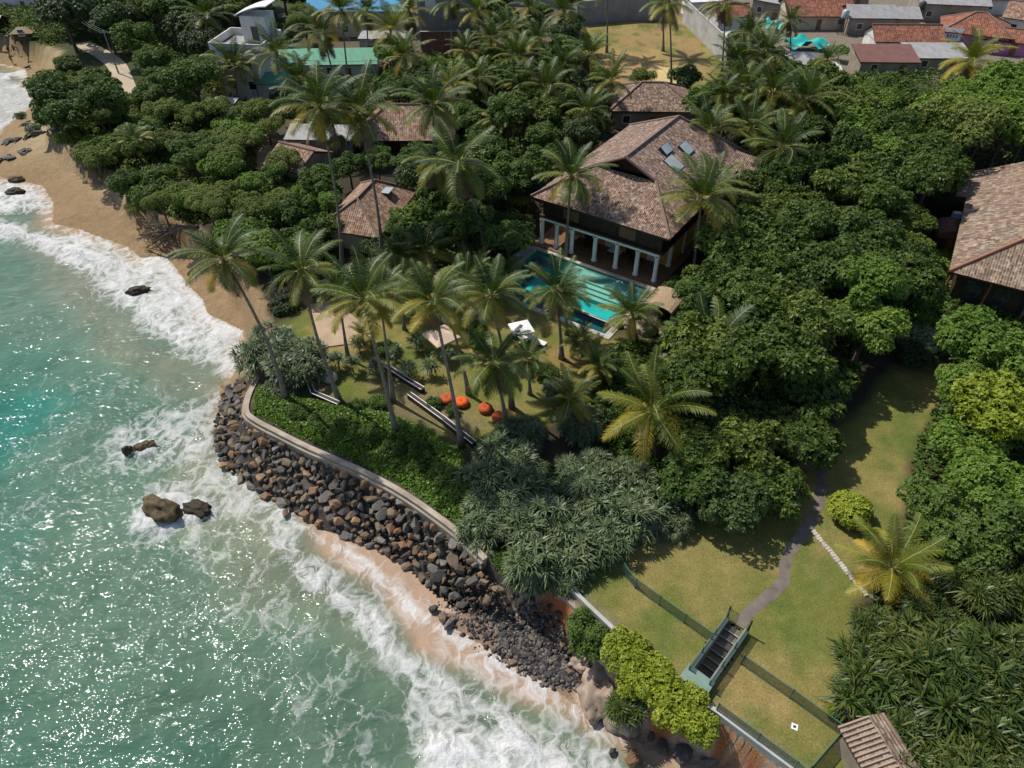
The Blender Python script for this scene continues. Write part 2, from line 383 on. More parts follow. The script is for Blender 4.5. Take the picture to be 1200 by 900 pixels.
class MB:
    def __init__(self):
        self.v = []; self.f = []; self.uv = []; self.mi = []
    def poly(self, pts, uvs=None, mi=0):
        b = len(self.v)
        self.v += [tuple(p) for p in pts]
        self.f.append(list(range(b, b + len(pts))))
        if uvs is None:
            p0 = Vector(pts[0]); e = (Vector(pts[1]) - p0)
            e = e.normalized() if e.length > 1e-6 else Vector((1, 0, 0))
            nn = e.cross(Vector(pts[-1]) - p0)
            nn = nn.normalized() if nn.length > 1e-9 else Vector((0, 0, 1))
            g = nn.cross(e)
            uvs = [((Vector(p) - p0).dot(e), (Vector(p) - p0).dot(g)) for p in pts]
        self.uv += uvs
        self.mi.append(mi)
        return self
    def hexa(self, lo, hi, mi=0):      # lo, hi: matching rings, counter-clockwise from above
        n = len(lo)
        self.poly(hi, mi=mi)
        self.poly(list(reversed(lo)), mi=mi)
        for i in range(n):
            j = (i + 1) % n
            self.poly([lo[i], lo[j], hi[j], hi[i]], mi=mi)
        return self
    def box(self, c, s, rz=0.0, mi=0):
        x, y, z = s[0] / 2, s[1] / 2, s[2] / 2
        cr, sr = math.cos(rz), math.sin(rz)
        q = [(-x, -y), (x, -y), (x, y), (-x, y)]
        q = [(c[0] + a * cr - b * sr, c[1] + a * sr + b * cr) for a, b in q]
        return self.hexa([(a, b, c[2] - z) for a, b in q], [(a, b, c[2] + z) for a, b in q], mi)
    def bar(self, a, b, wd, z0, z1, mi=0):   # upright slab between two ground points
        a = Vector((a[0], a[1])); b = Vector((b[0], b[1]))
        d = (b - a).normalized(); n = Vector((-d.y, d.x)) * wd / 2
        q = [a - n, b - n, b + n, a + n]
        return self.hexa([(p.x, p.y, z0) for p in q], [(p.x, p.y, z1) for p in q], mi)
    def ribbon(self, pts, wd, z0, z1, mi=0):   # a wall or band following a polyline
        pts = [Vector((p[0], p[1])) for p in pts]
        L = []; Rr = []
        for i, p in enumerate(pts):
            d = (pts[min(i + 1, len(pts) - 1)] - pts[max(i - 1, 0)]).normalized()
            n = Vector((-d.y, d.x)) * (wd[i] if isinstance(wd, (list, tuple)) else wd) / 2
            L.append(p + n); Rr.append(p - n)
        for i in range(len(pts) - 1):
            q = [Rr[i], Rr[i + 1], L[i + 1], L[i]]
            self.poly([(p.x, p.y, z1) for p in q], mi=mi)
            if z1 - z0 > 0.03:
                self.poly([(Rr[i].x, Rr[i].y, z0), (Rr[i + 1].x, Rr[i + 1].y, z0), (Rr[i + 1].x, Rr[i + 1].y, z1), (Rr[i].x, Rr[i].y, z1)], mi=mi)
                self.poly([(L[i + 1].x, L[i + 1].y, z0), (L[i].x, L[i].y, z0), (L[i].x, L[i].y, z1), (L[i + 1].x, L[i + 1].y, z1)], mi=mi)
        if z1 - z0 > 0.03:
            for k, fl in ((0, 1), (-1, 0)):
                q = [(L[k].x, L[k].y, z0), (Rr[k].x, Rr[k].y, z0), (Rr[k].x, Rr[k].y, z1), (L[k].x, L[k].y, z1)]
                self.poly(q if fl else q[::-1], mi=mi)
        return self
    def tube(self, pts, rad, n=7, mi=0, cap=True):
        pts = [Vector(p) for p in pts]
        if not isinstance(rad, (list, tuple)): rad = [rad] * len(pts)
        rings = []
        up0 = Vector((0, 0, 1)) if abs((pts[1] - pts[0]).normalized().z) < 0.9 else Vector((1, 0, 0))
        for i, p in enumerate(pts):
            d = (pts[min(i + 1, len(pts) - 1)] - pts[max(i - 1, 0)]).normalized()
            a = d.cross(up0).normalized(); b = d.cross(a)
            rings.append([p + (a * math.cos(t) + b * math.sin(t)) * rad[i] for t in [2 * math.pi * k / n for k in range(n)]])
        base = len(self.v)
        for r in rings:
            for k, q in enumerate(r):
                self.v.append(tuple(q)); self.uv_dummy = 0
        self.tubes = getattr(self, 'tubes', [])
        for i in range(len(rings) - 1):
            for k in range(n):
                k2 = (k + 1) % n
                f = [base + i * n + k, base + (i + 1) * n + k, base + (i + 1) * n + k2, base + i * n + k2]
                self.f.append(f); self.uv += [(0, 0)] * 4; self.mi.append(mi)
        if cap:
            self.f.append([base + k for k in range(n)]); self.uv += [(0, 0)] * n; self.mi.append(mi)
            e = base + (len(rings) - 1) * n
            self.f.append([e + k for k in range(n)][::-1]); self.uv += [(0, 0)] * n; self.mi.append(mi)
        return self
    def lathe(self, prof, c=(0, 0, 0), n=12, mi=0):
        base = len(self.v)
        for r, z in prof:
            for k in range(n):
                t = 2 * math.pi * k / n
                self.v.append((c[0] + r * math.cos(t), c[1] + r * math.sin(t), c[2] + z))
        for i in range(len(prof) - 1):
            for k in range(n):
                k2 = (k + 1) % n
                self.f.append([base + i * n + k, base + i * n + k2, base + (i + 1) * n + k2, base + (i + 1) * n + k])
                self.uv += [(0, 0)] * 4; self.mi.append(mi)
        return self
    def mesh(self, name, mats, smooth=False):
        me = bpy.data.meshes.new(name)
        me.from_pydata(self.v, [], self.f)
        for m in (mats if isinstance(mats, (list, tuple)) else [mats]): me.materials.append(m)
        ul = me.uv_layers.new(name='UVMap')
        ul.data.foreach_set('uv', np.array(self.uv, np.float32).ravel())
        me.polygons.foreach_set('material_index', np.array(self.mi, np.int32))
        if smooth: me.polygons.foreach_set('use_smooth', np.ones(len(me.polygons), bool))
        me.update()
        return me
    def build(self, name, mats, parent=None, smooth=False, loc=(0, 0, 0), rot=(0, 0, 0)):
        return link(name, self.mesh(name, mats, smooth), parent, loc, rot)

# ------------------------------------------------------------------ the ground: one sheet, with the beach, the bank and the sea bed
SEA = -4.0
far = 3000
L_px = [(-60, 20), (0, 40), (70, 60), (60, 100), (52, 150), (95, 190), (140, 205), (160, 245), (215, 262), (250, 285), (290, 330), (318, 385), (302, 440),
        (290, 480), (330, 508), (400, 541), (470, 576), (540, 626), (570, 656), (600, 678), (640, 678), (655, 690), (690, 728), (725, 756), (770, 795), (840, 842), (880, 874), (930, 908), (965, 945)]
L_w = PL(L_px, 0) + [Vector((40, -20, 0)), Vector((60, -60, 0)), Vector((far, -60, 0)), Vector((far, far, 0)), Vector((-far, far, 0)), Vector((-900, 420, 0)), Vector((-190, 205, 0))]
B_px = [(-60, 50), (0, 56), (52, 75), (45, 150), (85, 203), (133, 218), (150, 258), (205, 290), (236, 306), (280, 365), (290, 400), (266, 442), (252, 475), (247, 508), (256, 550), (290, 574),
        (330, 596), (370, 624), (430, 637), (470, 657), (500, 690), (560, 695), (600, 715), (640, 742), (690, 790), (735, 845), (770, 865), (850, 895), (900, 950)]
B_w = PL(B_px, -3.6) + [Vector((30, -20, 0)), Vector((50, -60, 0)), Vector((-far, -60, 0)), Vector((-far, 380, 0)), Vector((-900, 390, 0)), Vector((-190, 190, 0))]
W_px = [(-80, 76), (0, 74), (30, 80), (35, 95), (22, 102), (45, 104), (51, 114), (30, 130), (6, 150), (-10, 178), (0, 207), (50, 217), (64, 240), (62, 262), (95, 269), (150, 289), (165, 302), (195, 299),
        (215, 325), (237, 350), (245, 368), (287, 388), (288, 440), (275, 470), (265, 510), (272, 545), (300, 572), (340, 600), (380, 626), (440, 655), (490, 705), (530, 735), (600, 775), (660, 815), (715, 850), (770, 882), (870, 915), (900, 965)]
W_w = PL(W_px, SEA) + [Vector((30, -20, 0)), Vector((45, -55, 0)), Vector((-far, -55, 0)), Vector((-far, 340, 0)), Vector((-700, 300, 0)), Vector((-200, 150, 0))]

POOL = None
def axis(parts):
    a = []
    for lo, hi, st in parts: a += list(np.arange(lo, hi, st))
    return np.array(sorted(set(np.round(a, 4))))
gx = axis([(-3000, -600, 400), (-600, -160, 40), (-160, -46, 1.0), (-46, 48, 0.33), (48, 150, 1.2), (150, 600, 40), (600, 3001, 400)])
gy = axis([(-80, 8, 4), (8, 102, 0.33), (102, 200, 1.2), (200, 600, 30), (600, 3001, 400)])
X, Y = np.meshgrid(gx, gy)
sL = sd(X, Y, L_w); sB = sd(X, Y, B_w); sW = sd(X, Y, W_w)
bslope = 0.10 + 0.13 * (sstep(-12, -20, X) * sstep(46, 54, Y))
hb = np.where(sW < 0, SEA + np.minimum(3.4, bslope * np.maximum(-sW, 0) ** 0.95), SEA - 0.04 - np.minimum(5, 0.12 * np.maximum(sW, 0)))
hb = np.minimum(hb, -0.6)
dl = np.maximum(-sL, 0); db = np.maximum(-sB, 0)
t = np.where(sL >= 0, 0.0, np.where(sB >= 0, 1.0, dl / (dl + db + 1e-6)))
Z = hb * t
rough = (fbm(X, Y, 1.6, 5) - 0.5) * 1.7 * np.clip(t * (1 - t) * 4, 0, 1) * ((X > 0) & (Y < 36))
Z = Z + rough + np.where(sB >= 0, (fbm(X, Y, 3.0, 8) - 0.5) * 0.12 * np.clip(sB, 0, 1), 0)
Z = np.where(sL >= 0, 0.0, Z)

rev0 = sstep(-0.5, 0.7, sd(X, Y, PL([(298, 440), (288, 480), (330, 509), (400, 543), (470, 578), (540, 628), (578, 662), (610, 690), (560, 705), (500, 696), (470, 664), (400, 638), (330, 606), (250, 566), (240, 500), (252, 440)], -2)))
Z = Z - 0.6 * rev0 * np.clip(t * 4, 0, 1)
C = np.zeros(X.shape + (3,)); C[:] = (0.05, 0.04, 0.026)
nz = fbm(X, Y, 4.0, 1); nf = fbm(X, Y, 0.9, 2); nb = fbm(X, Y, 12.0, 3)
def blend(mask, col):
    global C
    mask = np.clip(mask, 0, 1)[..., None]
    C = C * (1 - mask) + np.asarray(col) * mask
def zone(px, z, feather, wob=0.0):
    s_ = sd(X, Y, PL(px, z)) + (nz - 0.5) * 2 * wob
    return sstep(-feather, feather, s_)
GRASS = np.array((0.145, 0.152, 0.036)); DRY = np.array((0.28, 0.21, 0.08)); LUSH = np.array((0.075, 0.125, 0.022)); SOIL = np.array((0.06, 0.045, 0.028))
def lawn(mask, dry, seed):
    n1 = fbm(X, Y, 5.0, seed); n2 = fbm(X, Y, 1.3, seed + 5)
    a = np.clip((n1 * 0.7 + n2 * 0.3 - 0.5) * 3.2 + dry, 0, 1)[..., None]
    global C
    col = GRASS * (1 - a) + DRY * a
    b = sstep(0.55, 0.75, fbm(X, Y, 3.2, seed + 9))[..., None] * 0.55
    col = col * (1 - b) + LUSH * b
    mk = mask[..., None]
    C = C * (1 - mk) + col * mk
# village earth and the far country
blend(sstep(95, 125, Y) * 0.9, (0.13, 0.105, 0.07))
blend(sstep(195, 230, Y), (0.06, 0.075, 0.03))
blend(sstep(-30, -50, X) * sstep(95, 115, Y), (0.05, 0.06, 0.022))
blend(zone([(860, -40), (860, 60), (905, 100), (960, 105), (1000, 100), (1130, 90), (1300, 60), (1300, -40)], 0, 2), (0.2, 0.165, 0.125))
# the dry plot behind the wall
lawn(zone([(672, 20), (800, 18), (850, 70), (830, 110), (800, 115), (730, 112), (690, 75)], 0, 1.5, 2), 0.62, 21)
blend(sstep(0.5, 0.7, fbm(X, Y, 4.0, 92)) * zone([(672, 20), (800, 18), (850, 70), (830, 110), (800, 115), (730, 112), (690, 75)], 0, 1.0, 1) * 0.8, (0.3, 0.19, 0.09))
blend(sstep(0.55, 0.75, fbm(X, Y, 2.2, 93)) * zone([(672, 20), (800, 18), (850, 70), (830, 110), (800, 115), (730, 112), (690, 75)], 0, 1.0, 1) * 0.7, (0.08, 0.1, 0.025))
blend(zone([(705, 62), (775, 58), (780, 85), (720, 95)], 0, 1.5, 2) * 0.55, (0.42, 0.27, 0.12))
blend(zone([(765, 78), (795, 78), (795, 104), (770, 104)], 0, 0.8, 1) * 0.85, (0.6, 0.45, 0.2))
# garden lawn of the villa
lawn(zone([(330, 380), (420, 330), (560, 330), (600, 340), (720, 392), (760, 400), (720, 440), (660, 480), (620, 520), (560, 535), (470, 480), (380, 470), (310, 440)], 0, 1.2, 1.2), 0.32, 31)
blend(zone([(600, 402), (660, 402), (690, 430), (600, 440)], 0, 1.2, 1.5) * 0.6, (0.24, 0.155, 0.06))
blend(zone([(430, 445), (500, 455), (560, 500), (520, 505), (450, 480)], 0, 1.2, 1.5) * 0.7, (0.2, 0.15, 0.09))
blend(zone([(345, 440), (380, 440), (400, 470), (360, 470)], 0, 0.6, 1) * 0.7, (0.3, 0.2, 0.12))
# big lawn
lawn(zone([(1090, 425), (1045, 430), (985, 500), (900, 560), (800, 610), (680, 665), (652, 680), (725, 750), (840, 838), (965, 940), (1100, 980), (1060, 860), (1010, 780), (1010, 720), (1050, 620), (1075, 520), (1110, 470)], 0, 0.8, 0.8), 0.38, 41)
blend(zone([(1075, 470), (1085, 540), (1060, 545), (1050, 480)], 0, 1.2, 1) * 0.4, LUSH)
blend(zone([(650, 680), (725, 750), (840, 838), (930, 905), (945, 900), (845, 828), (735, 742), (664, 674)], 0, 0.35, 0.3) * 0.7, (0.2, 0.17, 0.12))
# bright strip of plants behind the kerb
blend(zone([(300, 450), (295, 482), (340, 505), (400, 530), (470, 565), (540, 618), (585, 650), (560, 560), (540, 525), (480, 495), (400, 470), (340, 455)], 0, 0.6, 0.5), (0.06, 0.1, 0.02))
# clearing behind the trees, road verge
blend(zone([(310, 160), (390, 165), (380, 185), (320, 195), (290, 200), (270, 185)], 0, 1.5, 2) * 0.9, (0.42, 0.31, 0.2))
blend(zone([(160, 118), (200, 120), (200, 134), (165, 132)], 0, 1.0, 1) * 0.9, (0.45, 0.34, 0.22))
blend(zone([(1090, 270), (1130, 285), (1120, 350), (1060, 400), (1050, 370)], 0, 1.2, 1) * 0.9, (0.09, 0.13, 0.025))
blend(zone([(0, -20), (60, -20), (60, 12), (0, 20)], 0, 3, 2) * 0.9, (0.34, 0.3, 0.18))
# beach
beach = np.clip(1 - np.clip(sL + (nz - 0.5) * 2.5, -1.2, 1.2) / 1.2, 0, 1) * 0.5
beach = sstep(0.1, 0.9, beach * 1.1) * (X < 15)
dryS = np.array((0.56, 0.42, 0.26)); wetS = np.array((0.41, 0.27, 0.145))
wetf = sstep(9.0, 1.5, -sW + (nb - 0.5) * 7)[..., None]
sandc = dryS * (1 - wetf) + wetS * wetf
sandc = sandc * (0.86 + 0.28 * nf[..., None])
cove = (sstep(-14, -8, X) * sstep(40, 34, Y))[..., None]
sandc = sandc * (1 - cove) + np.array((0.36, 0.245, 0.17)) * cove * (0.85 + 0.3 * nf[..., None])
C = C * (1 - beach[..., None]) + sandc * beach[..., None]
# bank under the boulders, red earth cliff and its pale ledge
cl = np.clip(t * (1 - t) * 6, 0, 1)
rev = zone([(290, 440), (285, 480), (330, 510), (400, 543), (470, 578), (540, 628), (575, 660), (610, 690), (560, 700), (500, 690), (470, 660), (400, 632), (330, 600), (250, 560), (240, 500), (258, 440)], -2, 0.6, 0.3)
blend(rev, (0.06, 0.053, 0.045))  # rock tone kept dark, so the gaps between boulders look shaded
clf = ((X > 0.5) & (Y < 34)) * sstep(-0.15, 0.15, -sL) * sstep(0.6, -0.3, sB)
redn = fbm(X, Y, 1.5, 55)[..., None]
cliffc = np.array((0.36, 0.12, 0.045)) * (1 - sstep(0.4, 0.62, redn)) + np.array((0.45, 0.34, 0.26)) * sstep(0.4, 0.62, redn)
cliffc = cliffc * (0.7 + 0.6 * nf[..., None])
C = C * (1 - clf[..., None]) + cliffc * clf[..., None]
blend(zone([(668, 780), (715, 785), (740, 850), (690, 850)], -3.6, 0.4, 0.8) * 0.9, (0.55, 0.42, 0.3))
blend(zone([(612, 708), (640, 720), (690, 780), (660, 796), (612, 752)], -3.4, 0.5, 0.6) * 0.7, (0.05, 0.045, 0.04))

def gnd(px, py):
    z = 0.0
    for _ in range(12):
        p = P(px, py, z)
        i = min(max(np.searchsorted(gx, p.x), 0), len(gx) - 1); j = min(max(np.searchsorted(gy, p.y), 0), len(gy) - 1)
        z = 0.5 * z + 0.5 * float(Z[j, i])
    return P(px, py, z)
# openings for the pool and the sunken stair
E_FL = P(622, 230, 6.3); E_FR = P(785, 281, 6.3)
VA = (E_FR - E_FL).normalized(); VB = Vector((-VA.y, VA.x, 0))
def V(a, b, z): return (E_FL.x + VA.x * a + VB.x * b, E_FL.y + VA.y * a + VB.y * b, z)
VW, VD = (E_FR - E_FL).length, 25.2
VROT = math.atan2(VA.y, VA.x)
POOL = [V(1.3, -11.0, 0), V(16.4, -11.0, 0), V(16.4, -0.6, 0), V(1.3, -0.6, 0)]
S0, S1 = P(862, 735), P(819, 796)           # top and foot of the sunken stair
SD = (S1 - S0).normalized(); SN = Vector((-SD.y, SD.x, 0))
def SP(a, b, z): p = S0 + SD * a + SN * b * 0.84; return (p.x, p.y, z)
SLEN = (S1 - S0).length
HOLE = [SP(0.15, -0.72, 0), SP(SLEN + 0.5, -0.72, 0), SP(SLEN + 0.5, 0.72, 0), SP(0.15, 0.72, 0)]
cut = inside(X, Y, POOL) | inside(X, Y, HOLE)
ny, nx = X.shape
idx = np.arange(nx * ny).reshape(ny, nx)
Fq = np.stack([idx[:-1, :-1], idx[:-1, 1:], idx[1:, 1:], idx[1:, :-1]], -1)
kill = cut[:-1, :-1] | cut[:-1, 1:] | cut[1:, 1:] | cut[1:, :-1]
Fq = Fq[~kill].reshape(-1, 4)
gm = NT('ground')
gc = gm.attr('zone').outputs['Color']
n1 = gm.noise(7.0, 4, 0.7); n2 = gm.noise(1.3, 5, 0.6)
gcol = gm.mix(0.85, gc, gm.ramp(n1, [(0.28, (0.48, 0.5, 0.48)), (0.72, (1.42, 1.4, 1.38))]), 'MULTIPLY')
gcol = gm.mix(0.6, gcol, gm.ramp(n2, [(0.3, (0.72, 0.74, 0.7)), (0.7, (1.22, 1.2, 1.22))]), 'MULTIPLY')
gm.set(col=gcol, rough=0.92, spec=0.15, normal=gm.bump(gm.math('ADD', n1, gm.noise(22.0, 3, 0.6)), 0.5, 0.06))
V3 = np.stack([X, Y, Z], -1).reshape(-1, 3)
C4 = np.concatenate([C, np.ones(C.shape[:2] + (1,))], -1).reshape(-1, 4)
g = link('ground', np_mesh('ground', V3, Fq, gm.m, None, True, {'zone': ('FLOAT_COLOR', C4)}))
tag(g, 'sandy beach, dry lawns and bare village earth above a rocky bank', 'ground', kind='structure')

# ------------------------------------------------------------------ the sea: one sheet with low waves; foam and water colour as masks on it
sx_ = axis([(-3000, -600, 300), (-600, -150, 30), (-150, -50, 1.0), (-50, 24, 0.3)])
sy_ = axis([(-55, 8, 4), (8, 80, 0.3), (80, 175, 1.0), (175, 330, 30), (330, 331, 1)])
XS, YS = np.meshgrid(sx_, sy_)
dW = sd(XS, YS, W_w)
def fz(px, val, feather, wob=1.0, seed=70):
    s_ = sd(XS, YS, PL(px, SEA)) + (fbm(XS, YS, 3.0, seed) - 0.5) * 2 * wob
    return val * sstep(-feather, feather, s_)
foam = np.zeros(XS.shape)
def add(f):
    global foam
    foam = np.maximum(foam, f)
add(fz([(-20, 206), (50, 216), (64, 240), (50, 250), (20, 248), (-20, 258)], 0.70, 1.6, 1.0, 71))
add(fz([(-20, 246), (60, 276), (100, 268), (150, 288), (165, 301), (195, 298), (216, 324), (238, 349), (246, 367), (288, 387), (290, 440), (268, 446), (240, 428), (215, 410), (180, 395), (160, 374), (138, 362), (120, 345), (98, 322), (60, 300), (-20, 268)], 0.66, 1.6, 1.2, 72))
add(fz([(160, 300), (195, 298), (216, 324), (238, 349), (246, 367), (288, 387), (290, 420), (262, 402), (228, 375), (200, 350), (176, 325)], 0.9, 0.9, 0.7, 73))
add(fz([(-20, 256), (58, 280), (130, 300), (160, 318), (150, 325), (100, 306), (50, 290), (-20, 266)], 0.9, 1.0, 0.7, 74))
add(fz([(118, 520), (150, 492), (225, 472), (270, 452), (290, 480), (262, 505), (252, 540), (205, 545), (170, 552), (128, 545)], 0.46, 2.0, 1.0, 75))
add(fz([(250, 545), (290, 562), (332, 598), (380, 640), (330, 650), (285, 610), (230, 592), (150, 600), (170, 570)], 0.42, 2.0, 1.2, 76))
add(fz([(300, 582), (342, 600), (362, 640), (396, 660), (418, 680), (442, 690), (452, 720), (482, 760), (542, 790), (572, 808), (622, 828), (645, 850), (695, 868), (760, 900), (700, 960), (480, 960), (495, 880), (470, 840), (470, 800), (428, 752), (402, 722), (356, 684), (318, 645), (296, 600)], 0.5, 1.1, 1.1, 77))
add(fz([(330, 640), (400, 690), (440, 722), (480, 765), (545, 800), (615, 845), (660, 878), (690, 905), (640, 905), (590, 868), (540, 830), (480, 788), (432, 745), (388, 704), (336, 660)], 0.82, 0.9, 0.9, 78))
add(fz([(488, 852), (560, 850), (620, 875), (690, 905), (690, 980), (500, 980)], 0.74, 0.9, 0.8, 79))
add(fz([(340, 600), (440, 655), (500, 705), (600, 772), (720, 850), (760, 885), (640, 845), (545, 790), (455, 720), (395, 658)], 0.47, 1.2, 1.0, 80))
add(fz([(180, 560), (300, 600), (400, 730), (460, 800), (470, 900), (380, 900), (300, 780), (200, 680), (130, 610)], 0.17, 4.0, 2.0, 81))
add(fz([(60, 430), (190, 440), (260, 470), (220, 560), (60, 620), (-30, 700), (-30, 560)], 0.10, 5.0, 2.0, 82))
add(fz([(-60, 74), (46, 104), (50, 115), (30, 130), (5, 150), (-60, 200)], 0.3, 1.2, 0.8, 83))
add(fz([(-60, 92), (22, 92), (33, 88), (30, 80), (14, 86), (-60, 84)], 0.75, 0.5, 0.5, 84))
# a thin broken white line where the sheet of water runs out on the sand
add(0.62 * sstep(0.55, 0.1, np.abs(dW - 0.35 - 0.5 * fbm(XS, YS, 2.0, 85))) * (XS < 6))
# small rings of foam about the rocks that stand in the water
SEA_ROCKS = [(191, 602, 2.0, 0.5, 1.05, 'olive brown sea rock standing alone in the shallows', -0.55), (233, 599, 1.3, 0.6, 0.55, 'low brown rock awash beside the large sea rock', -0.4), (151, 531, 0.5, 0.8, 0.6, 'small orange brown rock in a ring of breaking foam', 0.3), (170, 526, 1.0, 0.6, 0.45, 'flat brown rock half drowned beside the orange rock', 0.5),
             (163, 343, 1.25, 0.55, 0.55, 'dark rock washed over by surf below the beach', 0.3), (19, 227, 1.35, 0.6, 0.6, 'dark flat rock in foam at the beach edge', 0.1), (20, 212, 1.1, 0.6, 0.5, 'smaller rock in foam behind the dark flat rock', 0.1)]
for (a, b, r_, *_q) in SEA_ROCKS[:4]:
    p = P(a, b, SEA)
    dd = np.hypot(XS - p.x, YS - p.y) + (fbm(XS, YS, 1.2, 90) - 0.5) * 1.6
    add(0.75 * sstep(r_ * 1.7, r_ * 0.9, dd))
deep = np.array((0.026, 0.145, 0.11)); mid = np.array((0.09, 0.155, 0.107)); shal = np.array((0.2, 0.21, 0.145)); sandw = np.array((0.37, 0.25, 0.172)); sandb = np.array((0.34, 0.22, 0.12))
nn1 = fbm(XS, YS, 16.0, 61); nn2 = fbm(XS, YS, 5.0, 62); nn3 = fbm(XS * 0.6, YS * 1.4, 9.0, 63)
k = dW + (nn1 - 0.5) * 16 + (nn2 - 0.5) * 6
a1 = sstep(2.0, 11.0, k)[..., None]; a2 = sstep(12.0, 27.0, k)[..., None]
WC = shal * (1 - a1) + mid * a1
WC = WC * (1 - a2) + deep * a2
WC = WC * (0.8 + 0.42 * nn3[..., None])
olive = sstep(44, 26, YS)[..., None] * 0.55
WC = WC * (1 - olive) + np.array((0.085, 0.14, 0.09)) * olive * (0.75 + 0.5 * nn3[..., None])
gre = fz([(60, 270), (180, 400), (270, 450), (255, 480), (200, 450), (130, 420), (60, 340), (20, 290)], 0.75, 3.0, 2.0, 64)[..., None]
WC = WC * (1 - gre) + np.array((0.19, 0.19, 0.135)) * gre
sw = np.maximum(fz([(320, 585), (345, 600), (365, 640), (400, 662), (445, 690), (455, 722), (485, 760), (545, 790), (640, 835), (760, 890), (900, 940), (800, 860), (600, 740), (440, 640), (380, 600)], 1.0, 0.9, 0.6, 65), sstep(2.2, 0.0, dW) * ((XS > -16) & (YS < 40)))[..., None]
WC = WC * (1 - sw) + sandw * sw * (0.85 + 0.3 * nn2[..., None])
swb = (sstep(3.2, 0.2, dW) * (1 - ((XS > -16) & (YS < 40))) * (YS > 48))[..., None]
WC = WC * (1 - swb) + sandb * swb
lag = fz([(-60, 74), (46, 104), (50, 115), (30, 130), (5, 150), (-60, 200)], 0.9, 0.8, 0.6, 66)[..., None]
WC = WC * (1 - lag) + np.array((0.36, 0.35, 0.32)) * lag
calm = 1 - np.clip(sw + swb + lag, 0, 1)[..., 0]
wav = (0.07 * np.sin((XS * 0.45 + YS * 0.9) * 1.15 + 4.0 * nn1) + 0.35 * (fbm(XS, YS * 1.5, 2.6, 67) - 0.5)) * sstep(3, 14, dW) * 0.55
wav = wav + 0.8 * sstep(0.55, 0.95, foam) * sstep(1.0, 4.0, dW) * (0.4 + fbm(XS, YS, 1.3, 68))
ZS = SEA + np.where(dW > 0, wav, -0.05)
ny, nx = XS.shape
idx = np.arange(nx * ny).reshape(ny, nx)
Fq = np.stack([idx[:-1, :-1], idx[:-1, 1:], idx[1:, 1:], idx[1:, :-1]], -1)
keep = (dW > -1.5)
Fq = Fq[(keep[:-1, :-1] & keep[:-1, 1:] & keep[1:, 1:] & keep[1:, :-1])].reshape(-1, 4)
wm = NT('sea_water')
fo = wm.attr('foam').outputs['Fac']; ca = wm.attr('calm').outputs['Fac']
vec = wm.obj()
warp = wm.n('ShaderNodeTexNoise', {'Vector': vec, 'Scale': 0.55, 'Detail': 3})
wv_ = wm.n('ShaderNodeVectorMath', {0: wm.n('ShaderNodeVectorMath', {0: warp.outputs['Color'], 1: (0.5, 0.5, 0.5)}, operation='SUBTRACT').outputs[0], 1: (3.4, 3.4, 0)}, operation='MULTIPLY').outputs[0]
v2 = wm.n('ShaderNodeVectorMath', {0: vec, 1: wv_}, operation='ADD').outputs[0]
v3 = wm.n('ShaderNodeMapping', {0: v2, 'Rotation': (0, 0, -0.6), 'Scale': (1.0, 0.62, 1)}).outputs[0]
vo1 = wm.n('ShaderNodeTexVoronoi', {'Vector': v3, 'Scale': 0.85}, feature='DISTANCE_TO_EDGE').outputs['Distance']
vo2 = wm.n('ShaderNodeTexVoronoi', {'Vector': v3, 'Scale': 2.3}, feature='DISTANCE_TO_EDGE').outputs['Distance']
lace = wm.math('MINIMUM', wm.math('MULTIPLY', vo1, 1.5), wm.math('ADD', wm.math('MULTIPLY', vo2, 2.4), 0.12))
cloud = wm.noise(0.5, 6, 0.66, v3)
fine = wm.noise(3.0, 5, 0.7, v3)
pat = wm.math('ADD', wm.math('MULTIPLY', lace, 0.85), wm.math('ADD', wm.math('MULTIPLY', cloud, 1.0), wm.math('MULTIPLY', fine, 0.32)))
thr = wm.math('ADD', wm.math('MULTIPLY', fo, 0.80), 0.385)
fmask = wm.ramp(wm.math('ADD', wm.math('MULTIPLY', wm.math('SUBTRACT', thr, pat), 1.9), 0.5, True), [(0.0, (0, 0, 0)), (1.0, (1, 1, 1))])
fmask = wm.math('MULTIPLY', fmask, wm.ramp(fo, [(0.02, (0, 0, 0)), (0.12, (1, 1, 1))]))
wc = wm.attr('water').outputs['Color']
cl_ = wm.noise(0.35, 5, 0.6, v3)
wcol = wm.mix(0.7, wc, wm.ramp(cl_, [(0.3, (0.72, 0.78, 0.76)), (0.7, (1.25, 1.2, 1.2))]), 'MULTIPLY')
foamc = wm.ramp(fine, [(0.3, (0.42, 0.415, 0.39)), (0.62, (0.66, 0.655, 0.64))])
wm.set(col=wm.mix(fmask, wcol, foamc))
wm.set(rough=wm.mix(fmask, wm.ramp(ca, [(0.0, (0.5, 0.5, 0.5)), (0.9, (0.045, 0.045, 0.045))]), (0.75, 0.75, 0.75)))
v4 = wm.n('ShaderNodeMapping', {0: vec, 'Rotation': (0, 0, -0.3), 'Scale': (0.62, 1.15, 1)}).outputs[0]
b1 = wm.noise(3.0, 1.5, 0.5, v4, 0.5); b2 = wm.noise(4.6, 1, 0.5, v4, 0.3); b3 = wm.noise(0.5, 2, 0.5, v4)
hh = wm.math('ADD', wm.math('MULTIPLY', b1, 0.09), wm.math('ADD', wm.math('MULTIPLY', b2, 0.026), wm.math('MULTIPLY', b3, 0.46)))
hh = wm.math('ADD', wm.math('MULTIPLY', hh, wm.math('MULTIPLY', wm.math('ADD', wm.math('MULTIPLY', ca, 0.9), 0.1), wm.ramp(wm.noise(0.16, 3, 0.6), [(0.3, (0.55, 0.55, 0.55)), (0.7, (1.15, 1.15, 1.15))]))), wm.math('MULTIPLY', wm.math('MULTIPLY', fmask, fine), 0.1))
wm.set(normal=wm.bump(hh, 1.0, 1.0), spec=0.07)
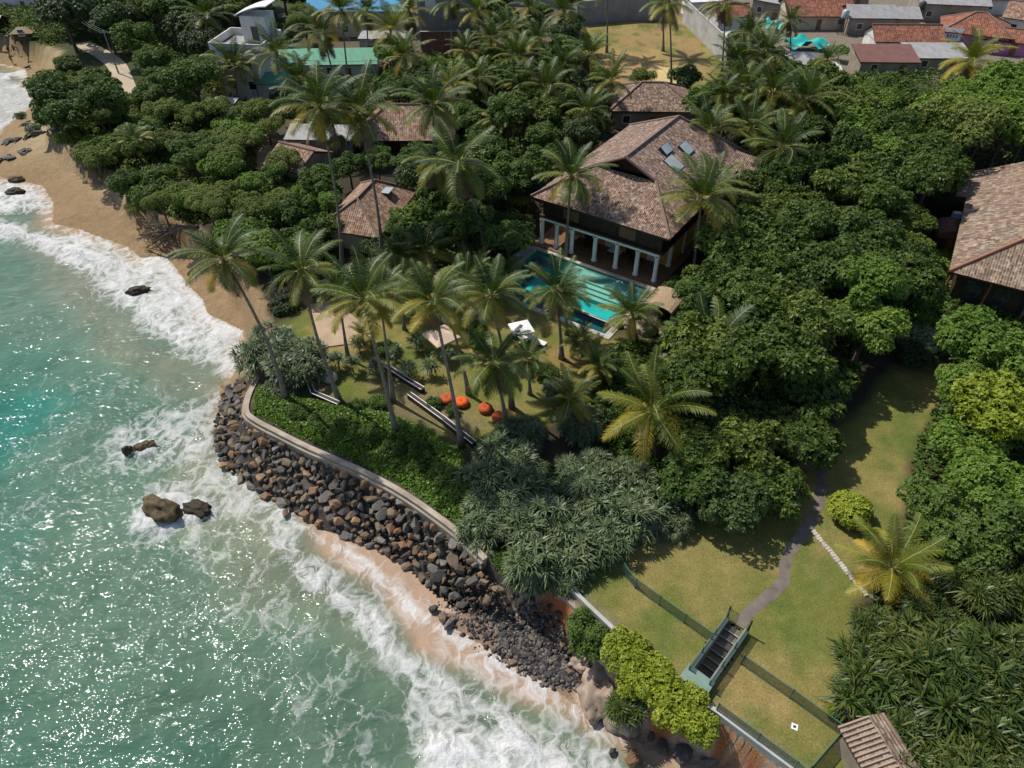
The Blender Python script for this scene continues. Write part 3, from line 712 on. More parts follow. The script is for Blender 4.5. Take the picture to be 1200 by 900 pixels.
V3 = np.stack([XS, YS, ZS], -1).reshape(-1, 3)
WC4 = np.concatenate([WC, np.ones(WC.shape[:2] + (1,))], -1).reshape(-1, 4)
s = link('sea', np_mesh('sea', V3, Fq, wm.m, None, True, {'water': ('FLOAT_COLOR', WC4), 'foam': ('FLOAT', foam), 'calm': ('FLOAT', calm)}))
tag(s, 'turquoise sea breaking in white foam along the shore', 'sea', kind='structure')

# ------------------------------------------------------------------ paths, road, terrace (sheets a few millimetres above the ground)
def smooth_line(pts, n=6):
    out = []
    q = [pts[0]] + list(pts) + [pts[-1]]
    for i in range(1, len(q) - 2):
        p0, p1, p2, p3 = [Vector((a[0], a[1])) for a in q[i - 1:i + 3]]
        for k_ in range(n):
            u = k_ / n
            out.append(0.5 * ((2 * p1) + (-p0 + p2) * u + (2 * p0 - 5 * p1 + 4 * p2 - p3) * u * u + (-p0 + 3 * p1 - 3 * p2 + p3) * u ** 3))
    out.append(Vector((pts[-1][0], pts[-1][1])))
    return out
def strip(name, px, wd, mat, z, label, cat='path'):
    o = MB().ribbon(smooth_line(PL(px)), wd, z, z + 0.005).build(name, MT[mat])
    return tag(o, label, cat, kind='structure')
pth = smooth_line(PL([(950, 505), (957, 525), (962, 550), (962, 575), (956, 597), (945, 620), (927, 644), (920, 662), (919, 678), (911, 690), (895, 703), (880, 716), (864, 734)]))
rr = random.Random(3)
o = MB().ribbon(pth, [0.82 + rr.uniform(-0.09, 0.09) for _ in pth], 0.0, 0.008).build('garden_path', MT['path'])
tag(o, 'dark winding garden path across the dry lawn to the stair', 'path', kind='structure')
strip('road', [(96, 50), (110, 58), (124, 66), (136, 76), (142, 88), (150, 110)], 3.4, 'road', 0.008, 'pale sandy road curving between the trees')

# ------------------------------------------------------------------ roofs and houses
def roof_mesh(faces, thick=0.16):
    """faces: lists of 3-D corners (counter-clockwise from above, eave edge first); gives tile tops, dark undersides and edges"""
    m = MB()
    cnt = {}
    key = lambda p: (round(p[0], 2), round(p[1], 2), round(p[2], 2))
    for f in faces:
        f = [Vector(p) for p in f]
        m.poly(f)
        m.poly([p - Vector((0, 0, thick)) for p in reversed(f)], mi=1)
        for i in range(len(f)):
            a, b = f[i], f[(i + 1) % len(f)]
            cnt.setdefault(frozenset((key(a), key(b))), []).append((a, b))
    for e in cnt.values():
        if len(e) == 1:
            a, b = e[0]; d = Vector((0, 0, thick))
            m.poly([a - d, b - d, b, a], mi=1)
    return m

def house(name, label, c, wd, dp, yaw, eave, rise, kind, roofm, wallm, over=0.5, cat='house', wins=2, group=None, ridge=None, doorm='wood_mid', base=0.0):
    """a house with its own axes: x along the ridge; c = ground point under its middle"""
    t = thing(name, (c[0], c[1], base), label, cat, group, R(yaw))
    x, y = wd / 2, dp / 2
    w_ = MB().box((0, 0, eave / 2), (wd, dp, eave))
    if kind == 'gable':
        for s in (-1, 1):
            w_.hexa([(s * x - 0.1, -y, eave), (s * x + 0.1, -y, eave), (s * x + 0.1, y, eave), (s * x - 0.1, y, eave)],
                    [(s * x - 0.1, -0.05, eave + rise * 0.93), (s * x + 0.1, -0.05, eave + rise * 0.93), (s * x + 0.1, 0.05, eave + rise * 0.93), (s * x - 0.1, 0.05, eave + rise * 0.93)])
    w_.build('wall', MT[wallm], t)
    X_, Y_ = x + over, y + over
    ez = eave + 0.18 - over * (rise / max(y, .1)) * 0.5; rz_ = eave + rise + 0.18
    if kind == 'hip':
        rl = max(x - y, 0.15) if ridge is None else ridge / 2
        A, B, Cc, D = (-X_, -Y_, ez), (X_, -Y_, ez), (X_, Y_, ez), (-X_, Y_, ez)
        r0, r1 = (-rl, 0, rz_), (rl, 0, rz_)
        fs = [[A, B, r1, r0], [Cc, D, r0, r1], [B, Cc, r1], [D, A, r0]]
        caps = [(r0, r1), (A, r0), (D, r0), (B, r1), (Cc, r1)]
    elif kind == 'gable':
        A, B, Cc, D = (-X_, -Y_, ez), (X_, -Y_, ez), (X_, Y_, ez), (-X_, Y_, ez)
        r0, r1 = (-X_, 0, rz_), (X_, 0, rz_)
        fs = [[A, B, r1, r0], [Cc, D, r0, r1]]
        caps = [(r0, r1)]
    elif kind == 'mono':
        fs = [[(-X_, -Y_, ez), (X_, -Y_, ez), (X_, Y_, rz_), (-X_, Y_, rz_)]]
        caps = []
    else:
        fs = [[(-X_, -Y_, eave + 0.2), (X_, -Y_, eave + 0.2), (X_, Y_, eave + 0.2), (-X_, Y_, eave + 0.2)]]
        caps = []
    rf = roof_mesh(fs).build('roof', [MT[roofm], MT['wood_dark']], t)
    if caps and 'tile' in roofm:
        k = MB()
        for a, b in caps: k.tube([Vector(a) + Vector((0, 0, 0.04)), Vector(b) + Vector((0, 0, 0.04))], 0.15, 6)
        k.build('ridge_cap', MT['tile_dark'], rf)
    if kind == 'mono' or kind == 'flat':
        pass
    for k in range(wins):
        px_ = -x + wd * (k + 0.5) / max(wins, 1)
        if k == wins // 2 and wins > 1:
            MB().box((px_, -y - 0.03, 1.05), (1.0, 0.08, 2.05)).build('door', MT[doorm], t)
        else:
            f = MB().box((px_, -y - 0.02, 1.6), (1.3, 0.06, 1.3)).build('window', MT['paint_white'], t)
            MB().box((px_, -y - 0.055, 1.6), (1.1, 0.02, 1.1)).build('pane', MT['glass_dark'], f)
    return t

# ---- the villa
vl = thing('villa', V(8.8, 12, 0), 'large two storey villa with brown hipped tile roof and white pillars beside the pool', 'villa')
vl_inv = Matrix.Translation(-vl.location)
def vbuild(m, name, mats, parent=None, smooth=False):
    o = m.build(name, mats, parent or vl, smooth)
    if parent is None or parent is vl: o.location = -vl.location
    return o
ez, rz_, gz = 6.3, 11.0, 9.05
mid_ = VW / 2
A, B_, C_, D_ = V(0, 0, ez), V(VW, 0, ez), V(VW, VD, ez), V(0, VD, ez)
gl, gr = V(5.0, 7.0, gz - 0.05), V(VW - 5.0, 7.0, gz - 0.05)     # foot of the front gablet
pk = V(mid_, 5.75, rz_ + 0.05); bk = V(mid_, 20.2, rz_)
gl2, gr2 = V(5.0, 6.2, gz), V(VW - 5.0, 6.2, gz)
fs = [[A, B_, gr2, gl2], [B_, C_, bk, pk, gr2], [D_, A, gl2, pk, bk], [C_, D_, bk]]
rf = vbuild(roof_mesh(fs, 0.22), 'roof', [MT['tile_brown'], MT['wood_dark']])
k = MB()
for a, b in ((pk, bk), (A, gl2), (B_, gr2), (C_, bk), (D_, bk), (pk, gl2), (pk, gr2)):
    n_ = 10
    a = Vector(a); b = Vector(b)
    k.tube([a.lerp(b, q / n_) + Vector((0, 0, 0.07)) for q in range(n_ + 1)], 0.16, 6)
k.build('ridge_cap', MT['tile_dark'], rf)
g_ = MB().poly([gl, gr, V(mid_, 7.0, rz_ - 0.1)]).poly([V(mid_, 7.1, rz_ - 0.1), V(VW - 5.0, 7.1, gz), V(5.0, 7.1, gz)])
g_.build('gable_vent', MT['wood_dark'], rf)
# roof lights on the right-hand slope, set in the plane of the slope
sl_n = (Vector(C_) - Vector(B_)).cross(Vector(pk) - Vector(B_)).normalized()
if sl_n.z < 0: sl_n = -sl_n
def on_slope(a, b, h=0.0):
    z = ez + (VW - a) / mid_ * (rz_ - ez)
    return Vector(V(a, b, z)) + sl_n * h
for (a0, a1, b0, b1, mt, h) in ((11.4, 13.4, 10.3, 12.6, 'solar', 0.12), (10.2, 11.3, 11.4, 13.4, 'glass_blue', 0.45), (11.3, 12.8, 14.6, 16.6, 'glass_blue', 0.3)):
    lo = [on_slope(a0, b0, -0.1), on_slope(a1, b0, -0.1), on_slope(a1, b1, -0.1), on_slope(a0, b1, -0.1)]
    hi = [on_slope(a0, b0, h), on_slope(a1, b0, h * 0.5), on_slope(a1, b1, h * 0.5), on_slope(a0, b1, h)]
    fr = MB().hexa(lo, hi).build('roof_light', MT['glass_dark'], rf)
    ins = lambda p, q: p.lerp(q, 0.06)
    cen = sum(hi, Vector()) / 4
    MB().poly([p.lerp(cen, 0.1) + sl_n * 0.03 for p in hi]).build('pane', MT[mt], fr)
# a lower wing roof at the rear right
wr = MB()
e0, e1, e2, e3 = V(VW - 1.5, 19, 6.0), V(VW + 4.2, 19.5, 5.2), V(VW + 4.2, 26.5, 5.2), V(VW - 1.5, 26.5, 6.0)
ap0, ap1 = V(VW - 1.5, 22.6, 7.6), V(VW + 1.6, 22.8, 7.2)
vbuild(roof_mesh([[e0, e1, ap1, ap0], [e1, e2, ap1], [e2, e3, ap0, ap1]], 0.2), 'wing_roof', [MT['tile_brown'], MT['wood_dark']])
wq = [V(VW - 1.2, 19.8, 0), V(VW + 3.4, 20.2, 0), V(VW + 3.4, 25.8, 0), V(VW - 1.2, 25.8, 0)]
vbuild(MB().hexa(wq, [(p[0], p[1], 5.3) for p in wq]), 'wing_wall', MT['wall_dirty'])
# floors, walls, storeys
def vprism(m, a0, a1, b0, b1, z0, z1, mi=0):
    lo = [V(a0, b0, z0), V(a1, b0, z0), V(a1, b1, z0), V(a0, b1, z0)]
    m.hexa(lo, [(p[0], p[1], z1) for p in lo], mi); return m
m = MB(); vprism(m, 0.4, VW - 0.2, -0.15, VD - 0.8, 0.005, 0.22)
vbuild(m, 'ground_floor', MT['wood_mid'])
m = MB(); vprism(m, 1.4, 16.4, 4.4, VD - 1.5, 0.22, 3.5)
vbuild(m, 'ground_storey', MT['wood_warm'])
m = MB(); vprism(m, 0.9, VW - 0.7, 0.5, VD - 1.2, 3.75, 3.98)
vbuild(m, 'upper_floor', MT['wood_dark'])
m = MB(); vprism(m, 1.2, VW - 1.1, 0.9, VD - 1.5, 3.98, 6.45)
up = vbuild(m, 'upper_storey', MT['wood_dark'])
for k in range(6):
    m = MB(); a0 = 1.6 + k * 2.42; vprism(m, a0, a0 + 2.0, 0.84, 0.9, 4.3, 6.1)
    q = m.build('shutter', MT['wood_mid'] if k % 3 == 1 else MT['wood_dark'], up)
for k in range(5):
    m = MB(); a0 = 2.4 + k * 2.8
    vprism(m, a0, a0 + 1.3, 4.34, 4.4, 0.25, 2.5)
    vbuild(m, 'doorway', MT['glass_dark'] if k % 2 else MT['paint_white'])
m = MB(); vprism(m, 1.0, 16.5, 0.55, 0.9, 3.42, 3.74)
vbuild(m, 'front_beam', MT['pillar'])
m = MB(); vprism(m, 16.2, 16.5, 0.92, 22, 3.42, 3.74)
vbuild(m, 'side_beam', MT['pillar'])
def pillar(a, b):
    m = MB()
    prof = [(0.34, 0.0), (0.34, 0.18), (0.26, 0.24), (0.25, 2.9), (0.3, 3.02), (0.36, 3.06), (0.36, 3.2)]
    m.lathe(prof, V(a, b, 0.22), 12)
    vbuild(m, 'pillar', MT['pillar'], None, True)
for a in (1.25, 3.3, 5.4, 8.5, 11.3, 13.9, 16.25): pillar(a, 0.73)
for b in (4.6, 8.2, 11.8, 15.4, 19.0): pillar(16.25, b)
for (a, b, rzz) in ((4.2, 3.0, 0.1), (7.0, 2.6, 0.4), (10.1, 2.9, 0.0), (13.0, 2.7, 0.2)):
    t = thing('dining_table', V(a, b, 0.22), {4.2: 'pale table in the verandah behind the leftmost pillars', 7.0: 'dark table in the verandah between the middle pillars', 10.1: 'pale table in the verandah right of the villa doorways', 13.0: 'dark table in the verandah nearest the corner pillar'}[a], 'table', None, VROT + rzz)
    mt = MT['canvas_white'] if a in (4.2, 10.1) else MT['wood_dark']
    MB().box((0, 0, 0.74), (1.6, 0.9, 0.06)).build('tabletop', mt, t)
    for sx in (-1, 1):
        for sy in (-1, 1): MB().box((sx * 0.7, sy * 0.36, 0.355), (0.07, 0.07, 0.71)).build('leg', MT['wood_dark'], t)

# ---- the swimming pool
pl = thing('swimming_pool', V(8.8, -5.8, 0), 'turquoise swimming pool with pale coping in front of the villa pillars', 'pool')
def pbuild(m, name, mats):
    o = m.build(name, mats, pl); o.location = -pl.location; return o
pm = NT('pool_tile')
s_ = pm.n('ShaderNodeSeparateXYZ', {0: pm.obj()})
pm.set(col=pm.ramp(pm.noise(0.5, 3), [(0.3, (0.02, 0.40, 0.38)), (0.7, (0.04, 0.52, 0.48))]), rough=0.4)
MT['pool_tile'] = pm.m
MT['pool_dark'] = plain('pool_dark', (0.02, 0.12, 0.14), (0.012, 0.075, 0.09), 0.7, 0.3)
MT['pool_shelf'] = plain('pool_shelf', (0.42, 0.56, 0.46), (0.3, 0.46, 0.38), 0.7, 0.4)
a0, a1, b0, b1 = 1.45, 16.25, -10.85, -0.75
m = MB()
lo = [V(a0, b0 + 2.3, -1.5), V(a1, b0 + 2.3, -1.5), V(a1, b1, -1.5), V(a0, b1, -1.5)]
m.poly(lo)
hi = [(p[0], p[1], -0.02) for p in lo]
for i in range(4):
    j = (i + 1) % 4
    m.poly([lo[j], lo[i], hi[i], hi[j]])
pbuild(m, 'basin', MT['pool_tile'])
m = MB()
for k in range(4):
    vprism(m, 6.2 + 0.15 * k, a1 - 0.02, b1 - 2.3 - 0.6 * k, b1 - (0.6 * k + 1.7 if k else 0.02), -1.49, -0.22 - 0.24 * k)
pbuild(m, 'steps', MT['pool_shelf'])
m = MB(); vprism(m, a0 + 0.02, 3.2, b0 + 2.4, b1 - 0.05, -1.49, -0.9); pbuild(m, 'side_shelf', MT['pool_dark'])
m = MB(); lo = [V(a0, b0, -0.9), V(a1, b0, -0.9), V(a1, b0 + 2.0, -0.9), V(a0, b0 + 2.0, -0.9)]
m.poly(lo)
hi = [(p[0], p[1], -0.02) for p in lo]
for i in range(4):
    j = (i + 1) % 4
    m.poly([lo[j], lo[i], hi[i], hi[j]])
pbuild(m, 'overflow_trough', MT['pool_dark'])
m = MB(); pts = []
for k in range(13):
    a = a0 + (a1 - a0) * k / 12
    pts.append(V(a, b0 + 2.15 + 0.5 * math.sin(math.pi * k / 12) ** 2 * (1 if k > 4 else 0.6), 0))
m.ribbon(pts, 0.34, -1.5, -0.1); pbuild(m, 'overflow_edge', MT['stone_pale'])
w2 = NT('pool_water')
gls = w2.n('ShaderNodeBsdfGlossy', {'Roughness': 0.06})
bmp = w2.bump(w2.noise(1.6, 4, 0.6), 0.25, 0.2)
w2.l(bmp, gls.inputs['Normal'])
tr = w2.n('ShaderNodeBsdfTransparent', {'Color': (0.72, 0.96, 0.95, 1)})
fr = w2.n('ShaderNodeFresnel', {'IOR': 1.33}); w2.l(bmp, fr.inputs['Normal'])
mx = w2.n('ShaderNodeMixShader', {0: fr.outputs[0], 1: tr.outputs[0], 2: gls.outputs[0]})
w2.l(mx.outputs[0], w2.out.inputs[0])
MT['pool_water'] = w2.m
m = MB(); m.poly([V(a0, b0, -0.16), V(a1, b0, -0.16), V(a1, b1, -0.16), V(a0, b1, -0.16)])
pbuild(m, 'water', MT['pool_water'])
m = MB()
vprism(m, 0.6, a0, b0 - 0.6, b1 + 0.55, -0.3, 0.10); vprism(m, a1, 17.0, b0 - 0.6, b1 + 0.55, -0.3, 0.10)
vprism(m, a0, a1, b0 - 0.6, b0, -0.3, 0.098); vprism(m, a0, a1, b1, b1 + 0.55, -0.3, 0.098)
pbuild(m, 'coping', MT['stone_pale'])
m = MB(); vprism(m, 0.2, 0.6, b0 - 0.4, b1, 0.0, 0.45); pbuild(m, 'side_wall', MT['wall_concrete'])

# ---- terrace of sandy paving in the garden
q = PL([(361, 358), (392, 352), (438, 392), (436, 400), (378, 408)])
m = MB().hexa([(p.x, p.y, 0.0) for p in q][::-1], [(p.x, p.y, 0.12) for p in q][::-1])
tag(m.build('paved_terrace', MT['paving']), 'sandy paved terrace between the front palms', 'terrace', kind='structure')

# ---- annex at the right edge of the picture
ax = thing('annex', P(1185, 330, 0), 'long brown hipped tile roof house with dark walls right of the grove', 'house')
fl = P(1112, 318, 4.2); bl = P(1140, 200, 4.2)
u_ = (bl - fl).normalized(); v_ = Vector((u_.y, -u_.x, 0))
LN = (bl - fl).length
def AX(a, b, z): p = fl + v_ * a + u_ * b; return (p.x, p.y, z)
wdt = 12.5
f0, f1, f2, f3 = AX(0, 0, 4.2), AX(wdt, 0, 4.2), AX(wdt, LN, 4.2), AX(0.0, LN, 4.2)
n0, n1_ = AX(0, LN - 8.5, 4.2), AX(-1.1, LN - 8.5, 4.0)
n2_ = AX(-1.1, LN, 4.0)
ra, rb = AX(wdt / 2, 6.2, 7.2), AX(wdt / 2, LN + 0.01, 7.2)
def axb(m, name, mats, par=None):
    o = m.build(name, mats, par or ax)
    if par is None: o.location = -ax.location
    return o
rf = axb(roof_mesh([[f0, f1, ra], [f1, f2, rb, ra], [n0, f0, ra, rb, f3]], 0.2), 'roof', [MT['tile_annex'], MT['wood_dark']])
axb(roof_mesh([[n2_, n1_, n0, f3]], 0.2), 'side_roof', [MT['tile_annex'], MT['wood_dark']])
k = MB()
for a, b in ((ra, rb), (f0, ra), (f1, ra)): k.tube([Vector(a) + Vector((0, 0, .06)), Vector(b) + Vector((0, 0, .06))], 0.19, 6)
k.build('ridge_cap', MT['tile_red'], rf)
m = MB()
for (a0_, a1_, b0_, b1_, h_) in ((wdt / 2 + 0.8, wdt - 1.5, 8.6, 13.5, 0.14),):
    def asl(a, b, h): return Vector(AX(a, b, 4.2 + (wdt - a) / (wdt / 2) * 3.0 + h))
    m.hexa([asl(a0_, b0_, -.1), asl(a1_, b0_, -.1), asl(a1_, b1_, -.1), asl(a0_, b1_, -.1)], [asl(a0_, b0_, h_), asl(a1_, b0_, h_), asl(a1_, b1_, h_), asl(a0_, b1_, h_)])
m.build('roof_panel', MT['solar'], rf)
lo = [AX(1.2, 1.2, 0), AX(wdt - 1.0, 1.2, 0), AX(wdt - 1.0, LN - 0.5, 0), AX(1.2, LN - 0.5, 0)]
axb(MB().hexa(lo, [(p[0], p[1], 4.3) for p in lo]), 'wall', MT['wood_dark'])
for k in range(4):
    p = Vector(AX(2.2 + k * 2.7, 1.17, 0)); q2 = Vector(AX(3.7 + k * 2.7, 1.17, 0))
    axb(MB().bar(p, q2, 0.06, 0.6, 3.2), 'window', MT['glass_dark'])
for k in range(4):
    p = AX(0.35 + k * 3.8, 0.3, 0); axb(MB().box((p[0], p[1], 2.1), (0.16, 0.16, 4.2)), 'post', MT['wood_mid'])
# curved rusty shed roof beside the annex
c = P(1108, 285, 0); t = thing('garden_shed', c, 'low rusty barrel roofed shed beside the annex wall', 'shed', None, R(-18))
m = MB()
prof = [(math.cos(a) * 1.7, math.sin(a) * 1.1 + 1.5) for a in [math.pi * k / 8 for k in range(9)]]
for k in range(8):
    (x0, z0), (x1, z1) = prof[k], prof[k + 1]
    m.poly([(x0, -1.8, z0), (x0, 1.8, z0), (x1, 1.8, z1), (x1, -1.8, z1)][::-1])
m.poly([(x, -1.8, z) for x, z in prof]); m.poly([(x, 1.8, z) for x, z in prof][::-1])
m.build('roof', MT['sheet_rust'], t)
MB().box((0, 0, 0.75), (3.1, 3.3, 1.5)).build('wall', MT['wood_dark'], t)
MB().box((0, -1.67, 0.7), (0.9, 0.06, 1.4)).build('door', MT['wood_mid'], t)
c = P(1121, 253, 2.4)
t = thing('water_tank', (c.x, c.y, 0), 'small white box shaped tank on a stand against the annex', 'tank')
MB().box((0, 0, 2.5), (0.9, 0.7, 0.7)).build('tank', MT['paint_white'], t)
MB().box((0, 0, 1.07), (0.8, 0.6, 2.14)).build('stand', MT['wood_dark'], t)

# ---- bungalows between the trees
house('bungalow', 'orange tile roofed bungalow with a flat roof light among the front palms', P(436, 268, 0), 10.5, 6.2, 74, 2.9, 2.3, 'hip', 'tile_orange', 'wall_cream', 0.9, 'bungalow', 2, ridge=5.0)
b_ = [o for o in bpy.data.objects if o.type == 'EMPTY' and o.name == 'bungalow'][0]
MB().box((2.0, -1.7, 4.5), (1.6, 1.2, 0.1)).build('roof_light', MT['glass_blue'], b_, rot=(0, 0, 0))
house('bungalow', 'brown hipped bungalow roof with dark verandah behind the tall leaning palms', P(478, 170, 0), 13.0, 8.0, 0, 3.0, 3.0, 'hip', 'tile_orange', 'wood_dark', 1.0, 'bungalow', 3)
house('outbuilding', 'broken orange roofed hut beside the grey sheet roof', P(354, 204, 0), 5.5, 7.0, -28, 2.3, 1.6, 'gable', 'tile_orange', 'wall_dirty', 0.4, 'hut', 1)
house('outbuilding', 'long low grey sheet roof under the paired palms', P(381, 178, 0), 9.5, 3.4, -3, 2.6, 0.6, 'mono', 'sheet_grey', 'wall_dirty', 0.4, 'shed', 2)
house('service_house', 'low brown tile roof immediately behind the villa ridge', P(760, 139, 0), 12.5, 9.0, -2, 3.2, 2.4, 'hip', 'tile_brown', 'wall_dirty', 0.8, 'house', 3)

# ---- white tower house at the upper left
c = P(300, 108, 0)
t = thing('tower_house', c, 'tall white house with open roof terrace and curved white tower roof', 'house', None, R(-8))
MB().box((0, 0, 4.0), (7.0, 8.0, 8.0)).build('wall', MT['wall_white'], t)
MB().box((0.6, 0.2, 8.06), (8.4, 8.6, 0.12)).build('terrace_floor', MT['wall_grey'], t)
m = MB()
for a, b in (((-4.1, -4.1), (4.9, -4.1)), ((4.9, -4.1), (4.9, 4.4)), ((4.9, 4.4), (-4.1, 4.4)), ((-4.1, 4.4), (-4.1, -4.1))):
    m.bar(a, b, 0.22, 8.12, 9.25)
m.build('parapet', MT['wall_white'], t)
MB().box((2.2, 2.2, 10.2), (4.4, 3.8, 4.1)).build('stair_tower', MT['wall_white'], t)
MB().box((2.2, 0.28, 9.6), (1.2, 0.06, 2.2)).build('door', MT['glass_dark'], t)
m = MB(); prof = [(-2.9 + 5.8 * k / 8, 12.25 + 1.5 * math.sin(math.pi * 0.5 * k / 8)) for k in range(9)]
for k in range(8):
    (x0, z0), (x1, z1) = prof[k], prof[k + 1]
    m.hexa([(x0 + 2.2, 0.0, z0), (x1 + 2.2, 0.0, z1), (x1 + 2.2, 4.5, z1), (x0 + 2.2, 4.5, z0)], [(x0 + 2.2, 0.0, z0 + .16), (x1 + 2.2, 0.0, z1 + .16), (x1 + 2.2, 4.5, z1 + .16), (x0 + 2.2, 4.5, z0 + .16)])
m.build('tower_roof', MT['sheet_white'], t)
for (x, z) in ((-1.8, 5.8), (1.8, 5.8), (-1.8, 2.6), (1.8, 2.6)):
    f = MB().box((x, -4.03, z), (1.5, 0.08, 1.5)).build('window', MT['paint_white'], t)
    MB().box((x, -4.08, z), (1.25, 0.03, 1.25)).build('pane', MT['glass_dark'], f)
c = P(327, 118, 0)
t = thing('awning', c, 'pale green sheet awning on posts beside the white tower house', 'awning')
m = roof_mesh([[(-3.2, -1.8, 3.4), (3.2, -1.8, 3.4), (2.9, 1.9, 4.2), (-2.9, 1.9, 4.2)]], 0.1); m.build('canopy', [MT['sheet_green'], MT['metal_dark']], t)
for x in (-2.8, 2.8):
    for y, z in ((-1.6, 3.35), (1.7, 4.05)): MB().box((x, y, z / 2), (0.12, 0.12, z)).build('post', MT['metal_dark'], t)
house('green_roofed_house', 'long house with a bright green sheet roof behind the white tower house', P(402, 86, 0), 13.0, 7.0, 3, 2.8, 1.5, 'gable', 'sheet_green', 'wall_white', 0.6, 'house', 4)
house('green_roofed_house', 'small green sheet lean-to in front of the long green roof', P(352, 88, 0), 6.5, 4.0, 3, 2.8, 0.9, 'mono', 'sheet_green', 'wall_white', 0.4, 'shed', 1)
house('blue_roofed_house', 'wide house with a vivid blue sheet roof at the back', P(423, 36, 0), 19, 9.0, 2, 5.0, 2.0, 'gable', 'sheet_blue', 'wall_cream', 0.6, 'house', 4)
house('garden_wall_house', 'plain grey house wall behind the green roof', P(452, 62, 0), 9, 5, 0, 3.2, 0.2, 'flat', 'sheet_grey', 'wall_grey', 0.2, 'house', 2)
# grey block with a brick plinth
c = P(529, 58, 0)
t = thing('apartment_block', c, 'tall windowed grey block above a red brick wall', 'building', None, R(2))
MB().box((0, 3.5, 6.3), (11.5, 7.0, 12.6)).build('wall', MT['wall_grey'], t)
MB().box((-5.9, 3.2, 6.0), (0.5, 6.6, 12.0)).build('side_wall', MT['wall_concrete'], t)
for (x, z) in ((-3.6, 8.0), (-3.6, 11.2), (1.2, 8.0), (3.9, 11.2)):
    f = MB().box((x, -0.03, z), (2.0, 0.08, 2.2)).build('window', MT['paint_white'], t)
    MB().box((x, -0.085, z), (1.75, 0.03, 1.95)).build('pane', MT['canvas_white'] if x < 0 else MT['glass_dark'], f)
roof_mesh([[(-6.3, -0.5, 12.7), (6.3, -0.5, 12.7), (6.3, 7.5, 12.7), (-6.3, 7.5, 12.7)]], 0.2).build('roof', [MT['sheet_grey'], MT['wood_dark']], t)
t2 = thing('brick_wall', P(530, 61, 0), 'red brick garden wall at the foot of the grey block', 'wall', None, R(2))
MB().box((0, 0, 1.9), (12.0, 0.3, 3.8)).build('brickwork', MT['brick'], t2)
MB().box((0, 0, 3.86), (12.2, 0.42, 0.12)).build('coping', MT['wall_concrete'], t2)

# ---- walls round the dry plot
def wall_line(name, label, px, h, wd, mat, cat='wall', posts=0, z0=0.0):
    pts = PL(px); c = sum(pts, Vector()) / len(pts)
    t = thing(name, c, label, cat)
    q = [p - c for p in pts]
    MB().ribbon(q, wd, z0, h).build('panel', MT[mat], t)
    MB().ribbon(q, wd + 0.12, h + 0.003, h + 0.1).build('coping', MT['wall_concrete'], t)
    if posts:
        for i in range(len(q) - 1):
            n_ = max(1, int((q[i + 1] - q[i]).length / posts))
            for k in range(n_ + (i == len(q) - 2)):
                p = q[i].lerp(q[i + 1], k / n_)
                MB().box((p.x, p.y, h / 2 + 0.1), (wd + 0.2, wd + 0.2, h + 0.2), math.atan2(q[i + 1].y - q[i].y, q[i + 1].x - q[i].x)).build('pier', MT[mat], t)
    return t
wall_line('boundary_wall', 'long grey wall along the back of the dry plot', [(676, 29), (735, 24), (776, 24)], 4.6, 0.25, 'wall_grey', posts=5.0)
wall_line('boundary_wall', 'tall pale concrete wall running down the side of the dry plot', [(800, 26), (851, 77)], 4.4, 0.25, 'wall_concrete')
wall_line('boundary_wall', 'low weathered wall between the dry plot and the service house', [(728, 112), (792, 112)], 1.7, 0.25, 'wall_dirty')
wall_line('boundary_wall', 'plain low wall behind the blue roofed house', [(590, 6), (672, 10)], 2.6, 0.25, 'wall_grey')

# ---- the village beyond the plot
H = house
H('village_house', 'wide red tiled house behind the turquoise netting', P(950, 28, 0), 13.5, 9, 0, 2.8, 2.6, 'gable', 'tile_red', 'wall_cream', 0.6, 'house', 3)
H('village_house', 'grey sheet roofed house, left one of the joined pair', P(1011, 35, 0), 9.5, 7, -2, 3.2, 1.6, 'gable', 'sheet_grey', 'wall_dirty', 0.4, 'house', 2)
H('village_house', 'grey sheet roofed house, right one of the joined pair', P(1044, 35, 0), 7.8, 6.4, -2, 3.0, 1.4, 'gable', 'sheet_grey', 'wall_dirty', 0.4, 'house', 2)
H('village_house', 'bright patchy red tiled house above the long grey roof', P(1053, 59, 0), 12.8, 6.2, -1, 2.6, 2.0, 'gable', 'tile_red', 'wall_white', 0.5, 'house', 3)
H('village_house', 'dull rust red roofed house at the edge of the grove', P(1031, 84, 0), 10.2, 5.6, -2, 2.6, 1.2, 'mono', 'sheet_rust', 'wall_dirty', 0.4, 'house', 2)
H('village_house', 'long low grey roof in front of the pink walls', P(1090, 80, 0), 11.0, 5.0, -1, 2.6, 1.0, 'mono', 'sheet_grey', 'wall_dirty', 0.4, 'house', 2)
H('village_house', 'brown hipped house with pink walls beside the white banner', P(1136, 52, 0), 11.5, 9.5, -24, 3.2, 2.6, 'hip', 'tile_red', 'wall_pink', 0.8, 'house', 3)
H('village_house', 'rust brown roof stepping down in front of the hipped pink house', P(1168, 58, 0), 9, 6.0, -24, 2.4, 1.5, 'gable', 'tile_red', 'wall_pink', 0.5, 'house', 2)
H('village_house', 'large grey sheet roofed house behind the hipped pink house', P(1105, 20, 0), 14, 9, -10, 3.6, 1.8, 'gable', 'sheet_grey', 'wall_dirty', 0.5, 'house', 3)
H('village_house', 'faded orange roof with white gutter at the back edge of the village', P(1165, 12, 0), 12, 8, -8, 3.2, 2.0, 'gable', 'tile_orange', 'wall_white', 0.5, 'house', 2)
H('village_house', 'bright orange roofed house at the right edge of the village', P(1200, 38, 0), 9, 8, -35, 3.2, 2.2, 'gable', 'tile_orange', 'wall_white', 0.5, 'house', 2)
